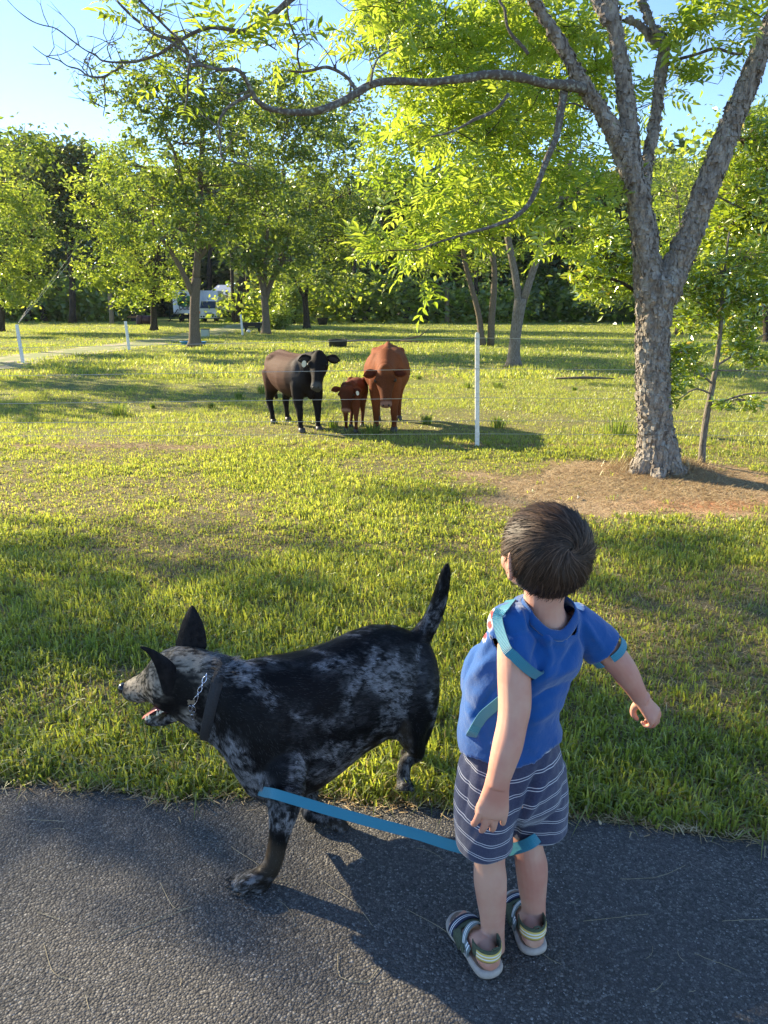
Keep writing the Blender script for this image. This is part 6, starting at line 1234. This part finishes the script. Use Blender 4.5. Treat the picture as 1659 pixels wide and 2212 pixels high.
clump2 = fbm(dl*1., 17, 2, 12); zfrac = hairline(dl); Ls = Ls*np.clip(.45+zfrac*.9, .42, 1.)
layer = rg.random(n)
kv = (np.stack([fbm(dl, 5.5, 2, 200+i) for i in range(3)], 1)-.5)+.25*(np.stack([fbm(dl, 16, 2, 210+i) for i in range(3)], 1)-.5)
for j in range(ns):
    s_ = j/(ns-1); r0_ = cap_pt(cur); off = 1.0+(.010+.075*layer)*np.sin(min(s_*1.9, 1.7))+.13*(clump-.5)*min(s_*1.5, 1)+.09*(clump2-.5)*s_+.09*(layer > .975)*s_
    rows.append(r0_*off[:, None])
    rad = cur-whd; rad = rad-cur*np.sum(rad*cur, 1)[:, None]; rad = unit(rad); sw = np.cross(cur, rad); ang = np.arccos(np.clip(cur @ whd, -1, 1))
    f = unit(rad*np.clip(.5+ang*.8, 0, 1.2)[:, None]+sw*(1.15*np.exp(-ang*.9)-.10)[:, None]+kv*1.35+np.array((0, .25, 0.))*sst(cur[:, 2], 0, .5)[:, None]+np.array((0, 0, -.45))*sst(-cur[:, 2], -.5, .1)[:, None]+np.array((.0, 0, 0)))
    cur = unit(cur+f*(Ls/(ns-1)/.092)[:, None])
S_ = np.stack(rows, 1)                               # n, ns, 3 in head coordinates
Sw = S_ @ w2l+HCc; T = unit(np.gradient(Sw, axis=1)); Nn = unit(Sw-HCc); sd = unit(np.cross(T, Nn)); wdt = ((.00062+.0005*rg.random(n))[:, None]*np.linspace(1, .25, ns)[None])[..., None]
Vl = np.stack([Sw-sd*wdt, Sw+sd*wdt], 2).reshape(-1, 3); ii = (np.arange(n)[:, None]*ns+np.arange(ns-1)[None]).ravel()*2
L = np.stack([ii, ii+1, ii+3, ii+2], 1).ravel(); nc_ = len(Vw)
hm = mesh_np('hair', Vl, L, np.arange(0, len(L), 4), True); tone = (.40+1.1*rg.random(n)**1.5)*(.55+.9*sst(clump*.5+clump2*.5, .38, .62)); cc_ = np.array((.060, .036, .023))[None]*tone[:, None]; cattr(hm, 'coat', np.repeat(cc_, ns*2, 0))
ho = link('hair', hcm, M_hair, boy); ho.location = -BO; so = link('strands', hm, M_hair, ho, kind='stuff')

# ---- tee shirt
def biggest(V, fs, name):      # keep the largest connected sheet
    par = np.arange(len(V))
    def find(i):
        while par[i] != i: par[i] = par[par[i]]; i = par[i]
        return i
    for f_ in fs:
        a_ = find(f_[0])
        for v_ in f_[1:]:
            b_ = find(v_)
            if b_ != a_: par[b_] = a_
    rt = np.array([find(i) for i in range(len(V))]); u_, c_ = np.unique(rt, return_counts=True); k_ = rt == u_[c_.argmax()]
    ec = {}
    for f_ in fs:
        if k_[f_[0]]:
            for i_ in range(len(f_)):
                e_ = (min(f_[i_], f_[i_-1]), max(f_[i_], f_[i_-1])); ec[e_] = ec.get(e_, 0)+1
    be = np.array([e_ for e_, c2_ in ec.items() if c2_ == 1]); V = V.copy(); bv_ = np.unique(be)
    for it in range(14):
        sm_ = np.zeros_like(V); cn_ = np.zeros(len(V)); np.add.at(sm_, be[:, 0], V[be[:, 1]]); np.add.at(sm_, be[:, 1], V[be[:, 0]]); np.add.at(cn_, be.ravel(), 1)
        V[bv_] = .5*V[bv_]+.5*sm_[bv_]/cn_[bv_][:, None]
    ix = -np.ones(len(V), int); ix[k_] = np.arange(k_.sum()); return MB().add(V[k_], [tuple(int(ix[v_]) for v_ in f_) for f_ in fs if k_[f_[0]]]).mesh(name, True)
mb = MB()
def sring(px, py, Y, hw, hd, tl=0, n=40, dx=0): c = W(px, py, Y)+vy*dx; m_ = mpp(c); return ering(c, unit(ux+np.array((0, 0, tl))), unit(vy+np.array((0, 0, 0))), hw*m_, hd, n)
mb.rings([sring(1101, 1596, 1.43, 116, .098, .08), sring(1097, 1560, 1.432, 108, .099, .07), sring(1098, 1530, 1.434, 105, .099, .04), sring(1115, 1480, 1.435, 112, .098), sring(1136, 1436, 1.43, 118, .092), sring(1150, 1396, 1.425, 119, .084), sring(1159, 1362, 1.42, 112, .074), sring(1164, 1336, 1.415, 98, .062), sring(1168, 1312, 1.412, 76, .054), sring(1170, 1297, 1.41, 58, .050)])
mb.ball(W(1103, 1348, 1.378), (.046, .046, .044)); mb.ball(W(1046, 1545, 1.47), (.050, .045, .045)); mb.ball(W(1050, 1470, 1.46), (.055, .045, .09))
def sl(pts, n=16, ring=24): q = spl(np.array([W(*p_) for p_ in pts]), n); mb.tube(q[:, :3], q[:, 3], ring); return q
rs = []
for a, b_, Y_, r_, u_, k_ in ((1132, 1340, 1.388, 40, (1, 0, -.15), 1), (1116, 1366, 1.364, 44, (.95, 0, -.32), 1.05), (1110, 1392, 1.350, 47, (.86, 0, -.50), 1.16), (1110, 1420, 1.338, 48, (.72, 0, -.69), 1.34)):
    c = W(a, b_, Y_); R1 = r_*mpp(c); rs.append(ering(c, unit(np.array(u_, float)), np.array((0, -1., 0)), R1*k_, R1, 28))
mb.rings(rs); U1 = unit(np.array((.72, 0, -.69))); NP1 = c; R1N = R1
q2 = sl([(1230, 1335, 1.445, 38), (1262, 1358, 1.455, 42), (1288, 1384, 1.462, 43), (1312, 1406, 1.462, 44)])
me = fuse(mb, 'shirt', .0042, 6, .5); V = getv(me); N = getn(me); px = PX(V)[0]
def ridge(a, b_, w_, h_, Yr=None):      # a fold running between two picture points
    a = np.array(a, float); b_ = np.array(b_, float); d = b_-a; t_ = np.clip(((px-a) @ d)/(d @ d), 0, 1); e = np.linalg.norm(px-(a+t_[:, None]*d), axis=1); fade = np.sin(np.clip(t_*.9+.05, 0, 1)*math.pi)**.6
    return h_*np.exp(-(e/w_)**2)*fade
back = np.sum(N*np.array((0, -1, .3)), 1) > -.1
D = 0
for a, b_, w_, h_ in (((1120, 1318), (1135, 1360), 5, .004), ((1140, 1315), (1215, 1365), 6, .0045), ((1150, 1300), (1230, 1352), 7, -.004), ((1230, 1300), (1216, 1385), 6, .005), ((1216, 1385), (1160, 1375), 8, .004), ((1170, 1345), (1188, 1420), 7, .005), ((1188, 1420), (1172, 1450), 8, .004), ((1175, 1400), (1130, 1330), 6, -.004),
                      ((1150, 1478), (1250, 1430), 11, .005), ((1165, 1500), (1240, 1470), 9, -.004), ((1140, 1560), (1205, 1520), 9, .004), ((1130, 1520), (1200, 1490), 7, -.0035), ((1200, 1450), (1250, 1380), 8, -.004), ((1150, 1470), (1200, 1440), 6, .004), ((1145, 1440), (1180, 1350), 6, -.003),
                      ((1260, 1340), (1300, 1400), 5, .003), ((1255, 1350), (1262, 1400), 6, -.004), ((1020, 1560), (1075, 1480), 9, -.004), ((1010, 1480), (1060, 1420), 9, .003), ((1060, 1610), (1095, 1570), 5, .003), ((1040, 1420), (1070, 1360), 7, .003), ((1010, 1530), (1040, 1600), 8, .003)):
    D = D+ridge(a, b_, w_, h_)
D = D*back*1.9+(fbm(V, 16, 3, 5)-.5)*.012+(fbm(V*np.array((1, 1, .6)), 34, 2, 6)-.5)*.003; V = V+N*D[:, None]; setv(me, V)
# open the shirt: hem, sleeve ends, neck
hz = W(1100, 1598, 1.43)[2]; hemz = hz+.012*np.sin(V[:, 0]*40)+.10*(V[:, 0]-.27); kh = (V[:, 2] >= hemz) & (V[:, 2] < hemz+.005); V[kh, 2] = hemz[kh]; c1_, t1_ = NP1, unit(np.array((-.69, 0, -.72))); c2_, t2_ = q2[-1, :3], unit(q2[-1, :3]-q2[-4, :3])
nc = W(1176, 1306, 1.400); ncn = unit(np.array((.10, -.42, .9))); ncw = .057
cut = (V[:, 2] < hemz-1e-6)
al1 = np.sum((V-c1_)*t1_, 1); ra1 = (V-c1_)-t1_*al1[:, None]; rr1 = np.sqrt((ra1 @ U1/1.34)**2+ra1[:, 1]**2); s1_ = (rr1 < R1N*1.12) & (px[:, 0] < 1156) & (V[:, 1] < 1.375); k1 = s1_ & (al1 > -.0115) & (al1 < -.006); V[k1] += t1_*(-.006-al1[k1])[:, None]; cut |= (al1 > -.0059) & (al1 < .013) & (rr1 < R1N*.97) & s1_
cut |= (np.sum((V-c2_)*t2_, 1) > -.012) & (np.linalg.norm(V-c2_, axis=1) < .08)
nd = V-(nc+np.array((.010, -.006, 0))); ex = np.sqrt((nd @ ux/.055)**2+(nd @ vy/.052)**2); cut |= (ex < 1) & (V[:, 2] > nc[2]-.045-.25*(nd @ ux))
bm_k = ~cut; idx = -np.ones(len(V), int); idx[bm_k] = np.arange(bm_k.sum())
fs = [tuple(int(idx[v]) for v in p.vertices) for p in me.polygons if all(bm_k[v] for v in p.vertices)]
sm = biggest(V[bm_k], fs, 'shirt'); sm = evalmods(sm, [('SMOOTH', dict(iterations=2, factor=.5)), ('SOLIDIFY', dict(thickness=.0022, offset=1))]); sm.name = 'shirt'; sm.polygons.foreach_set('use_smooth', np.ones(len(sm.polygons), bool))
V2 = getv(sm); px = PX(V2)[0]
def print_mask(c, r): return sst(-np.sqrt(((px[:, 0]-c[0])/r[0])**2+((px[:, 1]-c[1])/r[1])**2), -1.15, -.95)
wht = np.zeros(len(V2)); rd = np.zeros(len(V2))
for c, r in (((1063, 1328), (8, 14)), ((1057, 1350), (8, 13)), ((1046, 1374), (5, 12))): wht = np.maximum(wht, print_mask(c, r)); rd = np.maximum(rd, print_mask((c[0]+1, c[1]), (r[0]*.65, r[1]*.72)))
blue = np.array((.006, .074, .27)); c = blue*(.92+.2*fbm(V2, 18, 3, 4))[:, None]; c = c*(1-wht)[:, None]+np.array((.7, .68, .66))*wht[:, None]; c = c*(1-rd)[:, None]+np.array((.5, .03, .03))*rd[:, None]
cattr(sm, 'coat', c)
m, t, o = nmat('blue_cotton'); b = N_(t, 'ShaderNodeBsdfPrincipled', i_Roughness=.85); b.inputs['Specular IOR Level'].default_value = .2; b.inputs['Sheen Weight'].default_value = .35
a = N_(t, 'ShaderNodeAttribute', attribute_name='coat').outputs['Color']; t.links.new(a, b.inputs['Base Color']); bn = N_(t, 'ShaderNodeBump', i_Strength=.5, i_Distance=.0012); t.links.new(noise(t, 520, 4, .6), bn.inputs['Height']); bn2 = N_(t, 'ShaderNodeBump', i_Strength=.5, i_Distance=.006); t.links.new(noise(t, 38, 4, .55), bn2.inputs['Height']); t.links.new(bn.outputs[0], bn2.inputs['Normal']); t.links.new(bn2.outputs[0], b.inputs['Normal']); t.links.new(b.outputs[0], o.inputs[0]); M_tee = m
shirt = link('shirt', sm, M_tee, boy); shirt.location = -BO; sbv = bvh_of(sm)
# ribbed neckband following the opening
ring = []
a = np.arange(48)*2*math.pi/48
for q in a:
    d = ux*math.cos(q)*.057+vy*math.sin(q)*.054; c = nc+np.array((.010, -.006, 0))+d; h_ = sbv.find_nearest(Vector(tuple(c+np.array((0, 0, -.004))))); ring.append(np.array(h_[0])+np.array(h_[1])*.0006)
ring = np.array(ring); k_ = np.array((1, 2, 3, 2, 1))/9; ring = np.stack([np.convolve(np.r_[ring[-4:, i], ring[:, i], ring[:4, i]], k_, 'same')[4:-4] for i in range(3)], 1); rc = ring.mean(0)
rs = []
for i in range(48):
    rd_ = unit((ring[i]-rc)*(1, 1, 0)); u = unit(UZ*.9+rd_*-.45); rs.append(ering(ring[i]-u*.002, u, np.cross(u, unit(ring[(i+1) % 48]-ring[i-1])), .0115, .0036, 8))
nb_ = MB().rings(rs+[rs[0]], cap=False).mesh('neckband', True); cattr(nb_, 'coat', np.tile(blue*.9, (len(nb_.vertices), 1))); link('neckband', nb_, M_tee, shirt)
# ---- shorts
mb = MB()
mb.rings([sring(1102, 1560, 1.43, 100, .086), sring(1106, 1600, 1.425, 103, .088), sring(1107, 1640, 1.425, 110, .094), sring(1107, 1680, 1.422, 114, .094), sring(1108, 1720, 1.42, 110, .085), sring(1112, 1750, 1.44, 84, .055), sring(1114, 1768, 1.45, 60, .03)])
def leg(pts):
    rs = []
    for a, b_, Y_, hw, hd in pts: c = W(a, b_, Y_); rs.append(ering(c, unit(ux+np.array((0, 0, 0))), vy, hw*mpp(c), hd, 32))
    mb.rings(rs); return rs
lr1 = leg([(1058, 1650, 1.40, 60, .076), (1055, 1700, 1.385, 64, .076), (1050, 1745, 1.374, 64, .072), (1045, 1795, 1.37, 61, .066), (1043, 1826, 1.368, 58, .062), (1042, 1848, 1.368, 58, .062)])
lr2 = leg([(1158, 1640, 1.455, 58, .076), (1161, 1690, 1.468, 60, .074), (1160, 1735, 1.476, 63, .070), (1157, 1772, 1.478, 66, .066), (1157, 1800, 1.478, 66, .066)])
me = fuse(mb, 'shorts', .0042, 5, .5); V = getv(me); N = getn(me); px = PX(V)[0]; D = 0
for a, b_, w_, h_ in (((1200, 1640), (1130, 1770), 7, .004), ((1180, 1670), (1120, 1730), 6, -.004), ((1200, 1690), (1110, 1790), 8, .003), ((1165, 1660), (1108, 1815), 8, -.010), ((1175, 1690), (1125, 1790), 6, .004), ((1150, 1640), (1170, 1600), 6, -.004), ((1020, 1640), (1005, 1760), 4, -.003), ((1040, 1620), (1030, 1700), 7, .003), ((1090, 1690), (1085, 1800), 9, .003), ((1060, 1780), (1010, 1840), 8, .003), ((1200, 1720), (1190, 1790), 8, .002), ((1190, 1610), (1160, 1700), 7, .004)):
    D = D+ridge(a, b_, w_, h_)
V = V+N*(D+(fbm(V*np.array((1, 1, .45)), 20, 3, 15)-.5)*.014)[:, None]; setv(me, V)
z1_, z2_ = W(1043, 1824, 1.368)[2], W(1157, 1784, 1.478)[2]; split_x = W(1104, 1810, 1.42)[0]
left = V[:, 0] < W(1102, 1810, 1.42)[0]+.0; zt_ = W(1106, 1576, 1.425)[2]
cut = (left & (V[:, 2] < z1_)) | (~left & (V[:, 2] < z2_)) | (V[:, 2] > zt_)
bk_ = ~cut; idx = -np.ones(len(V), int); idx[bk_] = np.arange(bk_.sum()); fs = [tuple(int(idx[v]) for v in p.vertices) for p in me.polygons if all(bk_[v] for v in p.vertices)]
shm = biggest(V[bk_], fs, 'shorts'); shm = evalmods(shm, [('SMOOTH', dict(iterations=2, factor=.5)), ('SOLIDIFY', dict(thickness=.0022, offset=1))]); shm.name = 'shorts'; shm.polygons.foreach_set('use_smooth', np.ones(len(shm.polygons), bool))
V2 = getv(shm); pz = V2[:, 2]+.008*np.sin((V2[:, 0]-.2)*30)+.010*(fbm(V2, 9, 2, 3)-.5); pz = pz-z1_-.012
fattr(shm, 'stripe', pz)
m, t, o = nmat('striped_jersey'); b = N_(t, 'ShaderNodeBsdfPrincipled', i_Roughness=.9); b.inputs['Specular IOR Level'].default_value = .15; b.inputs['Sheen Weight'].default_value = .3
zv = N_(t, 'ShaderNodeAttribute', attribute_name='stripe').outputs['Fac']; per = .0345; fr = math_(t, 'FRACT', math_(t, 'ADD', math_(t, 'DIVIDE', zv, per), 20.18))
pulse = ramp(t, fr, [(.33, 0.), (.345, .85), (.37, .85), (.385, 0.), (.495, 0.), (.51, .85), (.535, .85), (.55, 0.)])
navy = mixc(t, ramp(t, noise(t, 260, 3, .6), [(.35, 0.), (.65, 1.)]), (.034, .042, .085), (.052, .060, .11))
t.links.new(mixc(t, pulse, navy, (.72, .73, .78)), b.inputs['Base Color'])
bn = N_(t, 'ShaderNodeBump', i_Strength=.5, i_Distance=.001); t.links.new(noise(t, 600, 3, .6), bn.inputs['Height']); t.links.new(bn.outputs[0], b.inputs['Normal']); t.links.new(b.outputs[0], o.inputs[0]); M_short = m
shorts = link('shorts', shm, M_short, boy); shorts.location = -BO

# ---- sandals
M_sole = pmat('sandal_sole', (.46, .40, .35), (.36, .31, .27), 60, rough=.7); M_out = pmat('sandal_outsole', (.05, .045, .05), rough=.8); M_foot = pmat('foot_bed', (.28, .20, .14), (.20, .14, .10), 120, rough=.8)
def stripemat(name, c1, c2, lines, axis_attr='sv'):
    m, t, o = nmat(name); b = N_(t, 'ShaderNodeBsdfPrincipled', i_Roughness=.75); a = N_(t, 'ShaderNodeAttribute', attribute_name='sv').outputs['Fac']; st_ = []
    for l, w2 in lines: st_ += [(l-w2, 0.), (l-w2+.02, 1.), (l+w2-.02, 1.), (l+w2, 0.)]
    t.links.new(mixc(t, ramp(t, a, st_), c1, c2), b.inputs['Base Color']); bn = N_(t, 'ShaderNodeBump', i_Strength=.5, i_Distance=.001); t.links.new(noise(t, 700, 3, .6), bn.inputs['Height']); t.links.new(bn.outputs[0], b.inputs['Normal']); t.links.new(b.outputs[0], o.inputs[0]); return m
M_yel = stripemat('strap_yellow', (.68, .50, .13), (.82, .80, .74), ((.28, .09), (.66, .09))); M_nav = stripemat('strap_navy', (.018, .024, .06), (.72, .74, .78), ((.38, .06), (.62, .06))); M_gry = stripemat('strap_grey', (.16, .20, .20), (.75, .78, .8), ((.36, .08), (.64, .08)))
M_oli = pmat('olive_lining', (.10, .12, .075), (.07, .085, .055), 300, rough=.85, bump=.5, bscale=500)
def strap(name, pts, m_, parent, W_dir, hw, th=.0012):
    pts = np.asarray(pts, float); mb2 = MB(); T = unit(np.gradient(pts, axis=0)); Wd = unit(np.broadcast_to(np.asarray(W_dir, float), pts.shape)); Wd = unit(Wd-T*np.sum(Wd*T, 1)[:, None]); Nn_ = np.cross(T, Wd); rs = []; sv = []
    for i in range(len(pts)):
        rs.append(np.array([pts[i]+Wd[i]*hw*s1+Nn_[i]*th*s2 for s1, s2 in ((-1, -1), (-.5, -1), (0, -1), (.5, -1), (1, -1), (1, 1), (.5, 1), (0, 1), (-.5, 1), (-1, 1))])); sv += [0, .25, .5, .75, 1, 1, .75, .5, .25, 0]
    me_ = mb2.rings(rs).mesh(name, True); fattr(me_, 'sv', sv); return link(name, me_, m_, parent)
for fi, (h0, d, s_, L_) in enumerate(FEET):
    inner = 1 if fi == 0 else -1
    sd_ = link('sandal', None, None, boy); sd_.location = -BO
    def outline(grow, z): 
        xs_ = np.array((-.014, -.008, .004, .03, .06, .09, .12, .142, .158, .166)); wd_ = np.array((.006, .020, .029, .031, .029, .032, .0365, .035, .024, .008)); shf = np.array((0, 0, 0, 0, 0, .001, .003, .005, .006, .006))*1.
        L1 = [h0+d*(x_+np.sign(x_-.07)*grow)+s_*(w2+grow+q_) for x_, w2, q_ in zip(xs_, wd_, shf)]; L2 = [h0+d*(x_+np.sign(x_-.07)*grow)-s_*(w2+grow-q_) for x_, w2, q_ in zip(xs_, wd_, shf)]
        o_ = np.array(L1+L2[::-1]); o_[:, 2] = z; o_ = np.vstack([o_, o_[:1]]); o_ = spl(o_, 61)[:-1]; return o_
    z0 = .0145
    MB().rings([outline(-.004, z0-.002), outline(-.001, z0), outline(0, z0+.005)]).obj('outsole', M_out, sd_, True)
    MB().rings([outline(0, z0+.004), outline(.0025, z0+.006), outline(.0032, z0+.013), outline(.0015, z0+.019), outline(-.001, z0+.0205)]).obj('sole', M_sole, sd_, True)
    MB().rings([outline(-.003, z0+.015), outline(-.0035, z0+.0215)]).obj('foot_bed', M_foot, sd_)
    zz = z0+.02; a = np.linspace(-.62*math.pi, .62*math.pi, 26)     # heel strap round the back
    def around(z, rx, ry, a_, fwd=0.): return np.array([h0+d*(.022-rx*math.cos(q)+fwd)+s_*ry*math.sin(q)+UZ*(z-h0[2]) for q in a_])
    strap('heel_lining', around(zz+.040, .035, .0300, a), M_oli, sd_, (0, 0, 1), .016)
    strap('heel_strap', around(zz+.037, .0365, .0315, np.linspace(-.42*math.pi, .5*math.pi, 24)), M_yel, sd_, (0, 0, -1), .0105)
    lp = MB(); c = h0+d*(-.010)+UZ*(zz+.055-h0[2]); lp.tube([c+s_*-.006, c+s_*-.005+UZ*.010-d*.006, c+s_*.005+UZ*.010-d*.006, c+s_*.006], [.0022]*4, 6); lp.obj('pull_loop', M_oli, sd_)
    for sg in (-1, 1):        # side uprights from strap to sole
        strap('side_upright', [h0+d*.046+s_*sg*.031+UZ*(zz+.032-h0[2]), h0+d*.052+s_*sg*.033+UZ*(zz+.014-h0[2]), h0+d*.056+s_*sg*.031+UZ*(zz-.006-h0[2])], M_gry, sd_, d, .011)
        strap('side_panel', [h0+d*.075+s_*sg*.030+UZ*(zz+.024-h0[2]), h0+d*.090+s_*sg*.034+UZ*(zz+.010-h0[2]), h0+d*.095+s_*sg*.036+UZ*(zz-.006-h0[2])], M_oli, sd_, d, .019)
    q_ = np.linspace(0, math.pi, 18)
    strap('instep_strap', np.array([h0+d*(.060+.016*math.sin(t_))+s_*.0335*math.cos(t_)+UZ*(zz+.006+.045*math.sin(t_)-h0[2]) for t_ in q_]), M_gry, sd_, d*.8-UZ*.4, .0105)
    strap('toe_lining', np.array([h0+d*.112+s_*(.0375*math.cos(t_)+.003)+UZ*(zz-.004+.032*math.sin(t_)-h0[2]) for t_ in q_]), M_oli, sd_, d*.9-UZ*.25, .019)
    strap('toe_strap', np.array([h0+d*.118+s_*(.0385*math.cos(t_)+.003)+UZ*(zz-.004+.0345*math.sin(t_)-h0[2]) for t_ in q_]), M_nav, sd_, d*.9-UZ*.25, .0115)
    tg_ = h0+d*.064-s_*.034*1+UZ*(zz+.012-h0[2]); strap('strap_tail', [tg_+UZ*.006, tg_-UZ*.001-s_*.004-d*.004, tg_-UZ*.008-s_*.006-d*.010], M_oli, sd_, d, .005)

# ================================================================ LEASH
LC = np.array((.2, 1.5, 0)); leash = thing('leash', 'long teal webbing leash from the dog chest round the boy legs, back and shoulder', 'leash', tuple(LC))
m, t, o = nmat('teal_webbing'); b = N_(t, 'ShaderNodeBsdfPrincipled', i_Roughness=.6); b.inputs['Sheen Weight'].default_value = .2; a = N_(t, 'ShaderNodeAttribute', attribute_name='sv').outputs['Fac']
u_ = N_(t, 'ShaderNodeAttribute', attribute_name='su').outputs['Fac']; wv_ = math_(t, 'SINE', math_(t, 'MULTIPLY', u_, 2600)); c = mixc(t, ramp(t, wv_, [(.2, 0.), (.9, 1.)]), (.018, .20, .30), (.035, .34, .46))
c = mixc(t, ramp(t, a, [(0., 1.), (.06, 0.), (.94, 0.), (1., 1.)]), c, (.015, .17, .25)); t.links.new(c, b.inputs['Base Color'])
bn = N_(t, 'ShaderNodeBump', i_Strength=.7, i_Distance=.0008); t.links.new(wv_, bn.inputs['Height']); t.links.new(bn.outputs[0], b.inputs['Normal']); t.links.new(b.outputs[0], o.inputs[0]); M_web = m
def web(name, pts, wd, hw, n=60, th=.0011):
    P_ = spl(pts, n); Wd = spl(wd, n) if np.ndim(wd) == 2 else np.broadcast_to(np.asarray(wd, float), (n, 3)); T = unit(np.gradient(P_, axis=0)); Wd = unit(Wd-T*np.sum(Wd*T, 1)[:, None]); Nn_ = np.cross(T, Wd); rs = []; sv = []; su = []; ln_ = 0
    for i in range(n):
        if i: ln_ += np.linalg.norm(P_[i]-P_[i-1])
        rs.append(np.array([P_[i]+Wd[i]*hw*s1+Nn_[i]*th*s2 for s1, s2 in ((-1, -1), (0, -1), (1, -1), (1, 1), (0, 1), (-1, 1))])); sv += [0, .5, 1, 1, .5, 0]; su += [ln_]*6
    me_ = MB().rings(rs).mesh(name, False); fattr(me_, 'sv', sv); fattr(me_, 'su', su); o_ = link(name, me_, M_web, leash); o_.location = -LC; return o_
S3 = lambda a, b_, off=.004: cast(sbv, a, b_, off)[0]
def HS(s_, k_=None):
    k_ = math.sqrt(max(0, 1-s_*s_)) if k_ is None else k_
    return NP1+U1*s_*1.34*R1N*1.03+np.array((0, -1., 0))*R1N*k_*1.06-t1_*.012
vw = (0, .65, .75)
web('lead', [W(575, 1700, 1.83), W(560, 1702, 1.77), W(557, 1706, 1.69), W(572, 1711, 1.62), W(600, 1717, 1.585), (W(700, 1747, 1.565)), W(800, 1775, 1.54), W(900, 1802, 1.51), W(975, 1826, 1.48), W(1030, 1838, 1.468), W(1075, 1838, 1.455), W(1104, 1835, 1.415), W(1135, 1826, 1.398), W(1156, 1814, 1.402), W(1171, 1800, 1.43), W(1174, 1792, 1.46), W(1160, 1786, 1.50), W(1130, 1795, 1.51)], vw, .0125, 130)
# loop over the shoulder and under the arm
web('shoulder_loop', [S3(1106, 1300), S3(1090, 1318, .005), S3(1078, 1338, .006), HS(-.72), HS(-.35), HS(0.), HS(.35), HS(.68), HS(.92), HS(1.03, -.35), HS(1.0, -.8)],
    [(1, .2, .2), (1, -.3, .3), (1, -.5, .3)]+[(.69, -.25, .72)]*8, .0108, 70)
web('waist_loop', [S3(1100, 1498), S3(1082, 1512, .005), S3(1065, 1528, .005), S3(1048, 1545, .005), S3(1033, 1566, .005), S3(1022, 1588, .005), W(1016, 1600, 1.50)], [(-.3, 0, 1), (-.4, 0, 1), (-.5, 0, 1), (-.6, 0, 1), (-.9, 0, .7), (-1, 0, .5), (-1, 0, .3)], .0108, 40)
c = q2[-1, :3]; tt = t2_; v1 = unit(np.cross(tt, (0, -1, .2))); v2 = np.cross(tt, v1); an = np.linspace(-.25*math.pi, 1.55*math.pi, 30); rr_ = q2[-1, 3]*.95
web('arm_loop', np.array([c-tt*.010*0+tt*(.004*math.sin(q*2))+(v1*math.cos(q)+v2*math.sin(q))*rr_ for q in an]), np.tile(tt, (30, 1)), .0085, 60)

# ================================================================ AIR
hm_, t, o = nmat('haze'); vol = t.nodes.new('ShaderNodeVolumePrincipled'); vol.inputs['Color'].default_value = (.85, .9, 1, 1); vol.inputs['Density'].default_value = .00012; vol.inputs['Anisotropy'].default_value = .3
t.links.new(vol.outputs[0], o.inputs['Volume'])
hb_ = MB().box((0, 50, 13.5), (240, 140, 29)).obj('haze', hm_, kind='stuff')
sc.cycles.volume_bounces = 0
